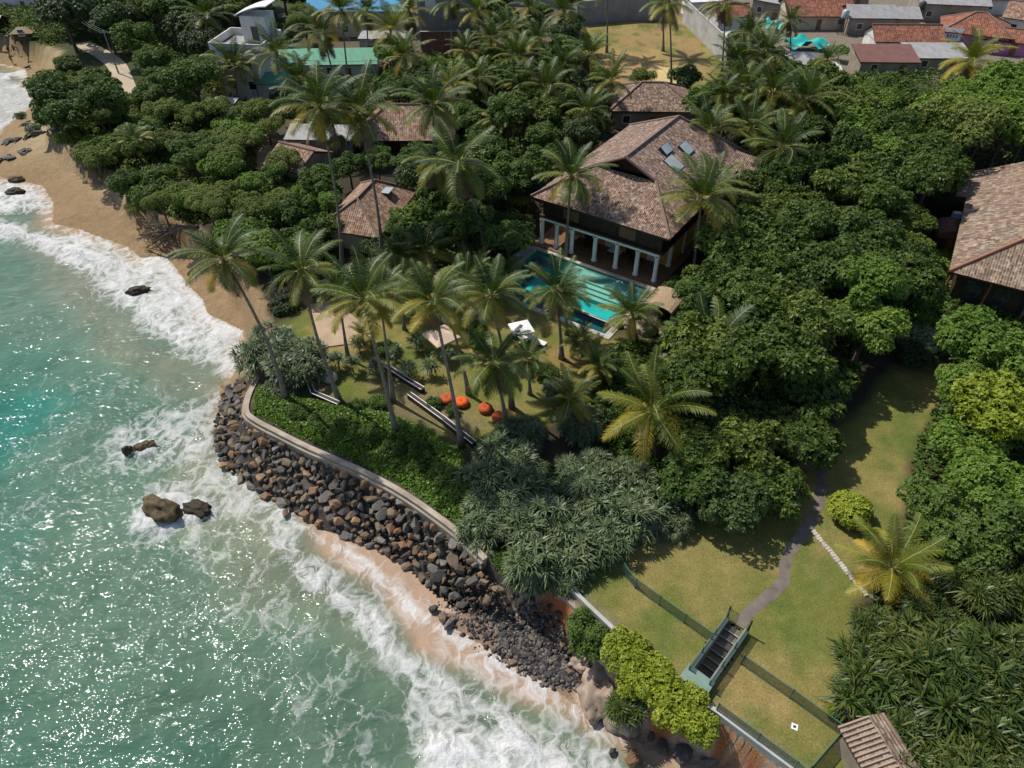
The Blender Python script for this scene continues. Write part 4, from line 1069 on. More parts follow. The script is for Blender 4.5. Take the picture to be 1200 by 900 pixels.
H('village_house', 'small orange red house just behind the pale concrete wall', P(852, 32, 0), 7.5, 6, 12, 2.8, 1.6, 'gable', 'tile_red', 'wall_white', 0.4, 'house', 2)
H('village_house', 'white flat roofed house behind the top of the concrete wall', P(820, 18, 0), 7, 6, 10, 3.4, 0.4, 'flat', 'sheet_white', 'wall_white', 0.3, 'house', 2)
H('village_house', 'narrow white roof between the concrete wall and the red house', P(860, 62, 0), 4.5, 4, 12, 2.6, 0.7, 'mono', 'sheet_white', 'wall_white', 0.3, 'house', 1)
H('village_house', 'green edged grey gable behind the small orange house', P(905, 18, 0), 7.5, 7, -40, 3.4, 2.0, 'gable', 'sheet_grey', 'wall_dirty', 0.4, 'house', 2)
H('village_house', 'grey roof of the farthest house above the red tiled house', P(985, 6, 0), 10, 6, 3, 3.0, 1.5, 'gable', 'sheet_grey', 'wall_dirty', 0.4, 'house', 2)
H('village_house', 'small dusty roof among bushes below the netting', P(934, 86, 0), 6.5, 4.0, -6, 2.2, 0.8, 'mono', 'sheet_grey', 'wall_dirty', 0.3, 'shed', 1)
H('village_house', 'tiny white roof under the palms below the dusty roof', P(968, 94, 0), 3.4, 2.6, -6, 2.1, 0.5, 'mono', 'sheet_white', 'wall_white', 0.2, 'shed', 1)
c = P(1104, 58, 0)
t = thing('banner', c, 'white banner with red and dark bands beside the pink house', 'banner', None, R(-28))
MB().box((0, 0, 2.9), (5.2, 0.06, 2.2)).build('sheet', MT['canvas_white'], t, rot=(R(-12), 0, 0))
MB().box((-1.5, -0.68, 3.0), (0.9, 0.03, 0.7)).build('mark', MT['cloth_red'], t, rot=(R(-12), 0, 0))
m = MB()
for k in range(4): m.box((0.1 + k * 0.52, -0.6, 2.55), (0.26, 0.03, 0.5))
m.build('dark_band', MT['metal_dark'], t, rot=(R(-12), 0, 0))
for x in (-2.5, 2.5): MB().box((x, 0.1, 1.9), (0.1, 0.1, 3.8)).build('post', MT['metal_dark'], t)
def cloth_sheet(label, c, wx, wy, seed, mat, name='net'):
    rs = np.random.RandomState(seed)
    n_ = 9
    v = []; f = []
    for j in range(n_):
        for i in range(n_):
            x = (i / (n_ - 1) - 0.5) * wx; y = (j / (n_ - 1) - 0.5) * wy
            v.append((x + rs.uniform(-.15, .15), y + rs.uniform(-.15, .15), 1.5 + 0.9 * math.sin(i * 1.1 + seed) * math.cos(j * 0.8) + rs.uniform(-.2, .2)))
    for j in range(n_ - 1):
        for i in range(n_ - 1):
            a = j * n_ + i; f.append((a, a + 1, a + n_ + 1, a + n_))
    o = link(name, np_mesh(name, v, f, MT[mat], None, True), None, (c[0], c[1], 0))
    return tag(o, label, 'netting')
cloth_sheet('turquoise netting heaped before the wide red tiled house', P(943, 58, 0), 8, 4.5, 4, 'tarp')
cloth_sheet('small turquoise sheet left of the wide red tiled house', P(904, 36, 0), 3.6, 3.6, 5, 'tarp')

def tank(px, py, h, mat, label):
    p = P(px, py, 0); t = thing('water_tank', p, label, 'tank')
    MB().lathe([(0, 0), (.7, 0), (.72, .1), (.7, 1.3), (.45, 1.5), (.3, 1.6), (0, 1.62)], (0, 0, h), 14).build('tank', MT[mat], t, True)
    m = MB()
    for x in (-.5, .5):
        for y in (-.5, .5): m.box((x, y, h / 2), (.12, .12, h))
    m.box((0, 0, h - .03), (1.3, 1.3, .08)); m.build('stand', MT['metal_dark'], t)
tank(1072, 32, 3.6, 'metal_dark', 'black water tank on a stand behind the bright red tiled house')
tank(984, 40, 3.2, 'glass_blue', 'pale blue water tank beside the left grey roofed house')
tank(1132, 78, 3.0, 'metal_dark', 'black water tank between the long grey roof and the pink house')
tank(338, 100, 3.4, 'glass_blue', 'pale blue water tank between the green roof and its lean-to')
# ---- beach huts at the top left
H('beach_hut', 'white roofed open hut at the top of the beach', gnd(-10, 36), 7, 3.6, -8, 2.0, 1.0, 'gable', 'sheet_white', 'wood_dark', 0.5, 'hut', 2, base=gnd(-10, 36).z)
H('beach_hut', 'low thatched hut beside the white roofed hut', gnd(30, 45), 3.6, 2.2, 10, 1.5, 0.8, 'hip', 'thatch', 'wood_dark', 0.5, 'hut', 1, base=gnd(30, 45).z - 0.2)
H('beach_hut', 'long pale roof far behind the beach', P(40, 8, 0), 20, 7, -4, 3.0, 1.2, 'gable', 'sheet_white', 'wall_white', 0.5, 'house', 3)
H('clearing_house', 'small pale house half hidden by the trees in the clearing', P(262, 142, 0), 4.5, 3.5, -10, 2.4, 0.6, 'mono', 'sheet_white', 'wall_white', 0.3, 'house', 1)

# ---- hut at the lower right corner
c = P(1016, 900, 0)
t = thing('tiled_hut', (c.x, c.y, 0), 'small hut with weathered clay tile roof at the end of the green fence', 'hut', None, R(14))
MB().box((0.0, 0.0, 1.1), (2.4, 3.0, 2.2)).build('wall', MT['wall_dirty'], t)
m = roof_mesh([[(-1.55, -1.9, 2.35), (0.25, -1.9, 2.75), (0.25, 1.9, 2.75), (-1.55, 1.9, 2.35)][::1], [(1.6, 1.9, 2.4), (0.25, 1.9, 2.75), (0.25, -1.9, 2.75), (1.6, -1.9, 2.4)]], 0.12)
m.build('roof', [MT['tile_annex'], MT['wood_dark']], t)
m = MB()
for k in range(14):
    y = -1.8 + k * 0.277
    m.tube([(-1.6, y, 2.4), (0.25, y, 2.81)], 0.075, 6)
m.build('tile_row', MT['tile_annex'], t)

# ------------------------------------------------------------------ vegetation prototypes
def unit(v): return v / (np.linalg.norm(v, axis=-1, keepdims=True) + 1e-9)
def leaves_np(base, dirs, norm, L, wd, droop):
    """rhombic leaves: base (N,3), dirs (N,3) unit, norm (N,3), L (N,), wd (N,), droop (N,)"""
    s = unit(np.cross(dirs, norm))
    midp = base + dirs * (L * 0.5)[:, None]
    tip = base + dirs * L[:, None]
    tip[:, 2] -= droop * L
    a = midp + s * (wd * 0.5)[:, None]; b = midp - s * (wd * 0.5)[:, None]
    n = len(base)
    V_ = np.stack([base, a, tip, b], 1).reshape(-1, 3)
    F_ = np.arange(n * 4).reshape(n, 4)
    return V_, F_
def straps_np(base, dirs, L, wd, droop):
    """long arching straps of two quads"""
    up = np.zeros_like(dirs); up[:, 2] = 1
    s = unit(np.cross(dirs, up + 0.01))
    m1 = base + dirs * (L * 0.5)[:, None]; m1[:, 2] -= droop * L * 0.12
    tp = base + dirs * (L * 0.95)[:, None]; tp[:, 2] -= droop * L * 0.62
    h = (wd * 0.5)[:, None]
    V_ = np.stack([base - s * h * 0.6, base + s * h * 0.6, m1 + s * h, m1 - s * h, tp + s * h * 0.15, tp - s * h * 0.15], 1).reshape(-1, 3)
    k = np.arange(len(base))[:, None] * 6
    F_ = np.concatenate([k + np.array([[0, 1, 2, 3]]), k + np.array([[3, 2, 4, 5]])], 0)
    return V_, F_
def rosette_points(rs, lobes, n, low=-0.35):
    """points over a union of spheres, with outward normals"""
    out = []; nn = []
    areas = np.array([l[3] ** 2 for l in lobes]); pr = areas / areas.sum()
    while len(out) < n:
        k = rs.choice(len(lobes), 400, p=pr)
        d = unit(rs.normal(size=(400, 3)))
        l = np.array(lobes)[k]
        p = l[:, :3] + d * (l[:, 3] * rs.uniform(0.86, 1.06, 400))[:, None] * np.array([1, 1, 0.85])
        ok = d[:, 2] > low
        for q in lobes:
            inn = np.linalg.norm((p - np.array(q[:3])) / np.array([1, 1, 0.85]), axis=1) < q[3] * 0.8
            ok &= ~inn
        for a, b in zip(p[ok], d[ok]):
            out.append(a); nn.append(b)
    return np.array(out[:n]), np.array(nn[:n])
def crown_mesh(name, seed, nl, nr, leaf, per, mat, tall=0.75, spread=0.62, lr=(0.3, 0.46), low=-0.3, fill=0.35, wr=0.5):
    """broad-leaved crown of radius about 1: lobes covered in rosettes of leaves"""
    rs = np.random.RandomState(seed)
    lobes = [(0, 0, 0.12 * tall, 0.5)]
    for k in range(nl):
        a = 2 * math.pi * (k + rs.uniform(-.3, .3)) / nl * 1.0 + (k % 2) * 0.4; r = spread * math.sqrt(rs.uniform(0.12, 1.0))
        lobes.append((r * math.cos(a), r * math.sin(a), tall * (0.42 * (1 - r * r) + rs.uniform(-0.16, 0.2)), rs.uniform(*lr)))
    p, nrm = rosette_points(rs, lobes, nr, low)
    n = len(p)
    base = np.repeat(p, per, 0); ax_ = np.repeat(unit(nrm + np.array([0, 0, 0.55]) + rs.normal(0, 0.3, (n, 3))), per, 0)
    rnd = rs.normal(size=(n * per, 3))
    side = unit(rnd - (rnd * ax_).sum(1, keepdims=True) * ax_)
    el = rs.uniform(0.05, 0.75, n * per)[:, None]
    d = unit(side * np.cos(el) + ax_ * np.sin(el))
    L = leaf * rs.uniform(0.7, 1.3, n * per)
    V1, F1 = leaves_np(base, d, ax_, L, L * wr, rs.uniform(0, 0.35, n * per))
    nf = int(n * per * fill)
    q = rs.randint(0, n, nf)
    b2 = p[q] * rs.uniform(0.45, 0.92, nf)[:, None] + rs.normal(0, 0.03, (nf, 3))
    d2 = unit(rs.normal(size=(nf, 3)) * np.array([1, 1, 0.5])); n2 = unit(rs.normal(size=(nf, 3)) + np.array([0, 0, 1.2]))
    L2 = leaf * rs.uniform(1.0, 1.9, nf)
    V2, F2 = leaves_np(b2, d2, n2, L2, L2 * 0.62, rs.uniform(0, 0.3, nf))
    return np_mesh(name, np.concatenate([V1, V2]), np.concatenate([F1, F2 + len(V1)]), mat)
def strap_crown(name, seed, nl, nr, leaf, per, mat, tall=0.6, spread=0.66, lr=(0.26, 0.4), wd=0.085):
    rs = np.random.RandomState(seed)
    lobes = [(0, 0, 0.1, 0.5)]
    for k in range(nl):
        a = 2 * math.pi * k / nl + rs.uniform(-.3, .3); r = spread * math.sqrt(rs.uniform(0.1, 1.0))
        lobes.append((r * math.cos(a), r * math.sin(a), tall * (0.4 * (1 - r * r) + rs.uniform(-0.12, 0.16)), rs.uniform(*lr)))
    p, nrm = rosette_points(rs, lobes, nr, -0.35)
    n = len(p)
    base = np.repeat(p, per, 0); ax_ = np.repeat(unit(nrm * 0.8 + np.array([0, 0, 0.8]) + rs.normal(0, 0.22, (n, 3))), per, 0)
    rnd = rs.normal(size=(n * per, 3))
    side = unit(rnd - (rnd * ax_).sum(1, keepdims=True) * ax_)
    el = rs.uniform(0.0, 1.25, n * per)[:, None]
    d = unit(side * np.cos(el) + ax_ * np.sin(el))
    L = leaf * rs.uniform(0.75, 1.25, n * per)
    V1, F1 = straps_np(base, d, L, np.full(n * per, leaf * wd), rs.uniform(0.2, 0.8, n * per))
    nf = n * 3
    q = rs.randint(0, n, nf)
    b2 = p[q] * rs.uniform(0.4, 0.85, nf)[:, None]
    d2 = unit(rs.normal(size=(nf, 3)) * np.array([1, 1, 0.5]))
    V2, F2 = straps_np(b2, d2, np.full(nf, leaf * 1.1), np.full(nf, leaf * wd * 1.6), rs.uniform(0.2, 0.8, nf))
    return np_mesh(name, np.concatenate([V1, V2]), np.concatenate([F1, F2 + len(V1)]), mat)

PROTO = {}
def protos(kind, n, fn): PROTO[kind] = [fn(i) for i in range(n)]
protos('glossy', 5, lambda i: crown_mesh('glossy_crown', 100 + i, 22, 820, 0.112, 9, MT['leaf_glossy'], 0.9, 0.85, (0.13, 0.34), -0.55, 0.35, 0.42))
protos('olive', 4, lambda i: crown_mesh('olive_crown', 200 + i, 13, 1500, 0.062, 6, MT['leaf_olive'], 0.6, 0.85, (0.16, 0.34), -0.4, 0.22))
protos('mid', 4, lambda i: crown_mesh('mid_crown', 300 + i, 22, 1200, 0.08, 7, MT['leaf_mid'], 1.0, 0.85, (0.12, 0.34), -0.55))
protos('bright', 3, lambda i: crown_mesh('bright_crown', 400 + i, 13, 1200, 0.075, 7, MT['leaf_bright'], 0.75, 0.78, (0.18, 0.4), -0.5))
protos('dome', 1, lambda i: crown_mesh('dome_crown', 550 + i, 9, 1500, 0.075, 7, MT['leaf_lime'], 0.5, 0.3, (0.5, 0.6), -0.4, 0.4, 0.6))
protos('lime', 2, lambda i: crown_mesh('lime_crown', 500 + i, 18, 1300, 0.085, 7, MT['leaf_lime'], 0.7, 0.85, (0.16, 0.38), -0.5, 0.4, 0.55))
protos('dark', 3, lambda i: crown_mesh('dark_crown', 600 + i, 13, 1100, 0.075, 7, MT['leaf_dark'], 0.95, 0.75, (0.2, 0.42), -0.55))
protos('pandanus', 4, lambda i: strap_crown('pandanus_crown', 700 + i, 18, 210, 0.28, 20, MT['leaf_pandanus'], 1.0, 0.8, (0.16, 0.36), 0.1))
protos('screwpine', 4, lambda i: strap_crown('screwpine_crown', 800 + i, 12, 62, 0.68, 22, MT['leaf_screwpine'], 0.9, 0.75, (0.2, 0.42), 0.09))
protos('young', 3, lambda i: strap_crown('young_crown', 850 + i, 5, 11, 0.75, 18, MT['leaf_pandanus'], 0.5, 0.55, (0.2, 0.35), 0.085))
protos('pale', 1, lambda i: crown_mesh('pale_crown', 900 + i, 9, 800, 0.09, 7, MT['leaf_pale'], 0.5))
def bare_crown(name, seed, mat, n=9, depth=4, r0=0.09):
    rs = random.Random(seed); m = MB()
    def br(p, d, L, r, k):
        q = p + d * L * 0.5 + Vector((rs.uniform(-.08, .08), rs.uniform(-.08, .08), 0)) * L
        e = p + d * L
        m.tube([p, q, e], [r, r * 0.8, r * 0.62], 5, cap=False)
        if k == 0: return
        for _ in range(3 if k > 1 else 4):
            nd = (d + Vector((rs.uniform(-1, 1), rs.uniform(-1, 1), rs.uniform(-.3, .7))) * 0.85).normalized()
            br(e, nd, L * rs.uniform(0.55, 0.8), r * 0.6, k - 1)
    for k in range(n):
        a = 2 * math.pi * k / n
        br(Vector((0, 0, -0.2)), Vector((math.cos(a), math.sin(a), 0.75)).normalized(), 0.36, r0 * 0.5, depth - 1)
    return m.mesh(name, mat)
protos('bare', 1, lambda i: bare_crown('bare_crown', 5, MT['bark_pale']))

def frond_np(rs, L, el, az, mass):
    """one palm frond: rachis points and leaflets"""
    n = 11
    t = np.linspace(0, 1, n)
    e = el - t ** 1.3 * mass
    ds = L / (n - 1)
    r = np.concatenate([[0.12], 0.12 + np.cumsum(np.cos(e[:-1]) * ds)]); z = np.concatenate([[0], np.cumsum(np.sin(e[:-1]) * ds)])
    swing = rs.uniform(-0.25, 0.25) * t ** 2
    a = az + swing
    pts = np.stack([r * np.cos(a), r * np.sin(a), z], 1)
    return pts
def palm_crown(name, seed, nf, L, gold=False, dead=3, leafw=0.07, up=1.35, lo=-0.42):
    rs = np.random.RandomState(seed)
    V_ = []; F_ = []; MI = []; TI = []
    off = 0
    def put(v, f, mi, tint):
        nonlocal off
        V_.append(v); F_.append(f + off); MI.append(np.full(len(f), mi)); TI.append(np.full(len(v), tint)); off += len(v)
    tot = nf + dead
    for k in range(tot):
        isdead = k >= nf
        q = (k + 0.5) / nf
        el = up - (up - lo) * q ** 1.15 + rs.uniform(-.12, .12) if not isdead else rs.uniform(-1.35, -1.0)
        az = k * 2.39996 + rs.uniform(-.25, .25)
        fl_ = L * (0.78 + 0.3 * math.sin(math.pi * min(1, q * 0.8 + 0.2))) * rs.uniform(0.9, 1.1) if not isdead else L * rs.uniform(0.6, 0.85)
        mass = rs.uniform(0.8, 1.35) * (0.75 if q < 0.2 else 1.0) if not isdead else rs.uniform(0.1, 0.35)
        pts = frond_np(rs, fl_, el, az, mass)
        tint = float(np.clip(q * 0.85 + rs.uniform(-.14, .22), 0, 1)) if not isdead else 1
        # rachis
        tg = np.gradient(pts, axis=0); tg = unit(tg)
        hz = unit(np.stack([-tg[:, 1], tg[:, 0], np.zeros(len(tg))], 1) + 1e-6)
        w_ = np.linspace(0.07, 0.02, len(pts))[:, None]
        v = np.stack([pts - hz * w_, pts + hz * w_], 1).reshape(-1, 3)
        i = np.arange(len(pts) - 1)[:, None] * 2
        put(v, i + np.array([[0, 2, 3, 1]]), 1 if not isdead else 2, tint)
        # leaflets
        m = 40
        u = np.linspace(0.14, 0.995, m)
        x = u * (len(pts) - 1); i0 = np.clip(x.astype(int), 0, len(pts) - 2); fr_ = (x - i0)[:, None]
        bp = pts[i0] * (1 - fr_) + pts[i0 + 1] * fr_
        tt = tg[i0]; hh_ = hz[i0]
        nrm = np.cross(hh_, tt)
        nrm = np.where(nrm[:, 2:3] < 0, -nrm, nrm)
        ll = 1.02 * np.sin(np.pi * (u * 0.82 + 0.14)) ** 0.7 * (L / 4.4) * rs.uniform(0.85, 1.1, m)
        for sgn in (-1, 1):
            dr = rs.uniform(0.25, 0.95, m) if not isdead else rs.uniform(0.8, 1.6, m)
            d1 = unit(hh_ * sgn + tt * (0.5 + 0.5 * u[:, None]) + nrm * 0.12)
            mp = bp + d1 * (ll * 0.5)[:, None]; mp[:, 2] -= dr * ll * 0.10
            tp = bp + d1 * (ll * 0.97)[:, None]; tp[:, 2] -= dr * ll * 0.52
            ws = unit(tt) * (leafw * 0.5)
            v = np.stack([bp - ws * .8, bp + ws * .8, mp + ws, mp - ws, tp + ws * .25, tp - ws * .25], 1).reshape(-1, 3)
            kk = np.arange(m)[:, None] * 6
            f = np.concatenate([kk + np.array([[0, 1, 2, 3]]), kk + np.array([[3, 2, 4, 5]])], 0)
            put(v, f, 0 if not isdead else 2, tint)
    return np_mesh(name, np.concatenate(V_), np.concatenate(F_), [MT['frond_gold' if gold else 'frond'], MT['rachis'], MT['frond_dead']], np.concatenate(MI), False, {'tint': ('FLOAT', np.concatenate(TI))})
PROTO['palm'] = [palm_crown('palm_crown', 1000 + i, 21 + 2 * (i % 2), 3.75, False, (0, 2, 4)[i % 3]) for i in range(6)]
PROTO['palm_gold'] = [palm_crown('golden_palm_crown', 1100 + i, 22, 4.4, True, 3) for i in range(2)]
PROTO['palm_low'] = [palm_crown('low_palm_crown', 1200 + i, 18, 4.6, False, 0, 0.11, 1.4, -0.1) for i in range(2)]
PROTO['palm_droop'] = [palm_crown('drooping_palm_crown', 1300 + i, 18, 3.8, False, 8, 0.085, 1.3, -1.0) for i in range(2)]
m = MB(); rr = random.Random(9)
for k in range(11):
    a = k * 2.4; z = -0.25 - 0.3 * rr.random()
    cpt = (0.3 * math.cos(a), 0.3 * math.sin(a), z)
    m.lathe([(0.0, -0.15), (0.09, -0.11), (0.13, 0), (0.1, 0.1), (0.0, 0.15)], cpt, 7)
NUTS = m.mesh('coconuts', MT['coconut'], True)

def limb_trunk(name, seed, h, r, spread):
    rs = random.Random(seed); m = MB()
    m.tube([(0, 0, -0.1), (r * .3, 0, h * 0.3), (-r * .3, r * .4, h * 0.62)], [r * 1.35, r, r * 0.8], 8)
    for k in range(5):
        a = 2 * math.pi * k / 5 + rs.uniform(-.3, .3)
        e = Vector((math.cos(a) * spread * rs.uniform(.35, .6), math.sin(a) * spread * rs.uniform(.35, .6), h * rs.uniform(0.95, 1.1)))
        m.tube([(-r * .2, r * .3, h * 0.55), e * 0.5 + Vector((0, 0, h * 0.36)), e], [r * 0.6, r * 0.42, r * 0.16], 6)
    return m.mesh(name, MT['bark'])
TRUNKS = [limb_trunk('tree_trunk', 40 + i, 1.0, 0.055, 0.75) for i in range(3)]

ZMAX = {}
for l_ in PROTO.values():
    for me_ in l_: ZMAX[me_.name] = max(v.co.z for v in me_.vertices)
TREES = []
tr_rs = random.Random(77)
def tree_at(kind, x, y, rad, top, label, cat='tree', group=None, name=None, flat=1.0, base=0.0, bare_trunk=True):
    nm = name or {'glossy': 'broadleaf_tree', 'olive': 'seaside_tree', 'mid': 'broadleaf_tree', 'bright': 'broadleaf_tree', 'lime': 'lime_bush', 'dark': 'broadleaf_tree', 'pandanus': 'pandanus_shrub', 'young': 'pandanus_shrub', 'dome': 'lime_bush', 'screwpine': 'screw_pine', 'pale': 'flowering_shrub', 'bare': 'bare_tree'}[kind]
    t = thing(nm, (x, y, base), label, cat, group)
    me = tr_rs.choice(PROTO[kind])
    s = rad / 1.1
    zc = top - base - ZMAX[me.name] * s * flat
    cr = link('crown', me, t, (0, 0, zc), (tr_rs.uniform(-.08, .08), tr_rs.uniform(-.08, .08), tr_rs.uniform(0, 6.283)), (s * tr_rs.uniform(.94, 1.06), s * tr_rs.uniform(.94, 1.06), s * flat))
    if bare_trunk:
        hh = max(0.4, zc + rad * 0.2)
        link('trunk', tr_rs.choice(TRUNKS), t, (0, 0, 0), (0, 0, tr_rs.uniform(0, 6.28)), (rad * 0.9, rad * 0.9, hh))
    TREES.append((x, y, rad, kind))
    return t
def tree(kind, px, py, rpx, top, label, **kw):
    """crown centre seen at px,py with a radius of rpx picture pixels; top = height of the crown's top"""
    p, r_ = toward(px, py, top * 0.72, rpx)
    return tree_at(kind, p.x, p.y, r_, top, label, **kw)

def palm(label, crown, base, lean=None, kind='palm', size=1.0, h=None, group=None, bow=0.0, name='coconut_palm', nuts=True):
    b = P(base[0], base[1], 0)
    if crown[1] < 240: size *= 1.28
    elif name == 'coconut_palm' and kind == 'palm': size *= 0.96
    if h is None:
        far_ = P(crown[0], crown[1], 0)
        h = CAM_H * (1 - b.y / far_.y)
        if h < 2: h = 2
    c = P(crown[0], crown[1], h)
    t = thing(name, b, label, 'palm tree', group)
    d = c - b
    m = MB(); n_ = 9; pts = []; rad = []
    k0 = 0.2 if h > 8 else 0.16
    for i in range(n_ + 1):
        u = i / n_
        q = Vector((d.x * (u ** 1.25) + bow * math.sin(math.pi * u), d.y * u, h * u - 0.06 * (i == 0)))
        pts.append(q); rad.append((k0 * (1 - u) ** 5 + 0.155 - 0.05 * u) * (1.0 if size > 0.8 else 0.85))
    m.tube(pts, rad, 8)
    m.build('trunk', MT['palm_bark'], t, True)
    cr = link('crown', tr_rs.choice(PROTO[kind]), t, d + Vector((0, 0, -0.05)), (tr_rs.uniform(-.12, .12), tr_rs.uniform(-.05, .15), tr_rs.uniform(0, 6.28)), (size,) * 3)
    if nuts and h > 4: link('coconuts', NUTS, t, d, (0, 0, tr_rs.uniform(0, 6.28)), (size,) * 3)
    TREES.append((c.x, c.y, 2.0, 'palm'))
    return t

# ------------------------------------------------------------------ where the plants stand
LAND = [('villa ridge', 790, 150), ('villa right eave', 850, 225), ('swimming pool', 665, 340), ('annex roof', 1130, 250), ('upper garden path', 955, 520),
        ('round lime bush', 1000, 590), ('dry plot', 760, 75), ('concrete wall', 825, 45), ('pink house', 1130, 45), ('orange bungalow', 436, 240), ('brown bungalow', 478, 150),
        ('white tower', 300, 60), ('grey block', 525, 30), ('sandy road', 125, 68), ('fallen tree', 195, 280), ('beach huts', 15, 45), ('pandanus thicket', 690, 570), ('green roof', 395, 65),
        ('grey sheet roof', 380, 170), ('rust red roof', 1030, 70), ('turquoise netting', 940, 50), ('golden palm', 765, 480), ('sandy clearing', 340, 175), ('villa gablet', 705, 190), ('tan canopy', 780, 350),
        ('rusty shed', 1105, 275), ('yellow palm', 1138, 70), ('beach rocks', 15, 180), ('service house', 760, 125), ('paved terrace', 395, 380)]
def near(px, py):
    q = sorted(LAND, key=lambda l: (l[1] - px) ** 2 + (l[2] - py) ** 2)
    return q[0][0], q[1][0]
KEEP = [[(622, 232), (735, 140), (795, 130), (885, 178), (800, 300), (790, 350), (715, 400), (585, 340), (630, 290)],
        [(1100, 350), (1108, 310), (1132, 196), (1230, 196), (1230, 360)], [(1088, 250), (1130, 250), (1128, 290), (1090, 290)],
        [(396, 300), (402, 212), (435, 205), (472, 208), (462, 250), (430, 300)], [(436, 172), (445, 130), (520, 130), (522, 172)], [(330, 212), (348, 156), (412, 153), (412, 178), (375, 210)],
        [(716, 140), (720, 110), (798, 110), (800, 140)], [(680, -10), (800, -10), (852, 78), (800, 112), (690, 80)], [(268, 112), (268, 40), (330, 15), (338, 60), (345, 112)],
        [(336, 88), (343, 50), (440, 50), (440, 88)], [(378, 28), (378, -5), (480, -5), (480, 28)], [(490, -10), (558, -10), (558, 64), (500, 62)],
        [(905, -10), (1230, -10), (1230, 50), (1130, 72), (1125, 84), (1060, 84), (995, 84), (985, 62), (925, 62), (900, 40)], [(98, 48), (130, 62), (150, 85), (142, 98), (110, 68)],
        [(305, 165), (345, 160), (345, 190), (300, 190)], [(-20, 40), (55, 45), (65, 80), (-20, 80)], [(1050, 430), (1090, 420), (1085, 480), (1040, 560)], [(1018, 640), (1075, 632), (1085, 690), (1030, 705)], [(155, 258), (205, 250), (238, 262), (238, 308), (160, 305)]]
def free(px, py, r_):
    a = np.array([float(px)]); b = np.array([float(py)])
    return all(sd(a, b, k)[0] < -r_ for k in KEEP)
def fill(seed, poly, z, spacing, kinds, rr_, tops, adj, noun, where, group, shrink=0.72):
    rs = random.Random(seed)
    W = PL(poly, z)
    xs = [p.x for p in W]; ys = [p.y for p in W]
    pts = []
    cand = int((max(xs) - min(xs)) * (max(ys) - min(ys)) / spacing ** 2 * 14)
    for _ in range(cand):
        x = rs.uniform(min(xs), max(xs)); y = rs.uniform(min(ys), max(ys))
        if any((x - a) ** 2 + (y - b) ** 2 < spacing ** 2 for a, b in pts): continue
        if not inside(np.array([x]), np.array([y]), W)[0]: continue
        rad = rs.uniform(*rr_); top = rs.uniform(*tops)
        for _t in range(3):
            p = (x, y, top * 0.72); u, v = pix(p)
            if free(u, v, rad * ppm(*p) * shrink): break
            rad *= 0.75; top *= 0.85
        else: continue
        pts.append((x, y))
        k = rs.choice(kinds)
        a, b = near(u, v)
        tree_at(k, x, y, rad, top, '%s %s %s between %s and %s' % (adj[k], noun, where, a, b), group=group)

ADJ = {'glossy': 'glossy', 'mid': 'green', 'dark': 'dark', 'olive': 'olive', 'bright': 'fresh', 'pandanus': 'grey', 'screwpine': 'dark'}
# the grove right of the villa
fill(1, [(806, 330), (842, 270), (880, 225), (908, 175), (915, 125), (965, 90), (1050, 88), (1100, 120), (1120, 180), (1085, 250), (1070, 320), (1025, 385), (960, 400), (880, 430), (815, 440), (808, 400)], 6.5, 3.75, ['glossy', 'glossy', 'glossy', 'glossy', 'mid', 'glossy', 'bright'], (3.0, 5.0), (7.5, 10.0), ADJ, 'tree', 'in the grove', 'trees of the closed grove right of the villa')
fill(12, [(800, 440), (880, 425), (975, 425), (968, 470), (945, 520), (935, 560), (900, 588), (850, 590), (800, 560), (790, 500)], 3.0, 2.9, ['glossy', 'glossy', 'dark', 'mid'], (2.6, 3.8), (4.0, 5.8), ADJ, 'tree', 'low at the lawn', 'low skirted trees between the grove and the big lawn')
# behind the villa and round the bungalows
fill(3, [(395, 150), (440, 115), (520, 105), (560, 75), (640, 95), (690, 90), (720, 112), (725, 150), (680, 185), (640, 215), (610, 240), (600, 290), (560, 300), (470, 290), (455, 250), (470, 200), (430, 195)], 5.0, 4.5, ['mid', 'dark', 'mid', 'glossy'], (2.8, 4.3), (6.5, 9.5), ADJ, 'tree', 'in the wood', 'trees of the wood behind the villa')
fill(4, [(250, 200), (340, 205), (395, 215), (400, 290), (370, 315), (330, 310), (290, 290), (250, 262)], 3.5, 3.8, ['mid', 'bright', 'olive'], (2.9, 4.0), (5.0, 7.0), ADJ, 'tree', 'beside the beach', 'trees between the beach and the orange bungalow')
fill(5, [(95, 105), (150, 115), (255, 125), (330, 145), (300, 190), (345, 200), (250, 215), (245, 260), (205, 250), (165, 230), (140, 195), (92, 170), (60, 130)], 3.0, 3.4, ['olive', 'olive', 'bright', 'mid'], (2.4, 3.8), (3.2, 6.2), ADJ, 'tree', 'along the beach', 'fine leaved trees along the beach', 0.6)
fill(6, [(62, 70), (95, 72), (130, 95), (160, 125), (100, 140), (75, 150), (58, 120)], 4.0, 4.4, ['mid', 'glossy'], (3.4, 4.6), (6.5, 8.5), ADJ, 'tree', 'at the head of the beach', 'dark trees at the head of the beach')
fill(7, [(60, -25), (75, -25), (180, -25), (300, -25), (390, -5), (380, 45), (345, 50), (330, 110), (270, 115), (170, 105), (130, 48), (85, 40), (70, 14)], 6.0, 6.0, ['mid', 'dark', 'mid', 'olive'], (4.2, 6.2), (8.0, 11.5), ADJ, 'tree', 'in the far wood', 'trees of the far wood beyond the road', 1.0)
fill(8, [(440, 40), (490, 70), (560, 65), (565, 10), (680, 10), (680, 80), (560, 110), (440, 125), (345, 125), (345, 95), (440, 90)], 5.0, 5.8, ['mid', 'dark', 'bright'], (3.2, 4.8), (6.5, 9.5), ADJ, 'tree', 'among the palms', 'trees among the palms behind the bungalows')
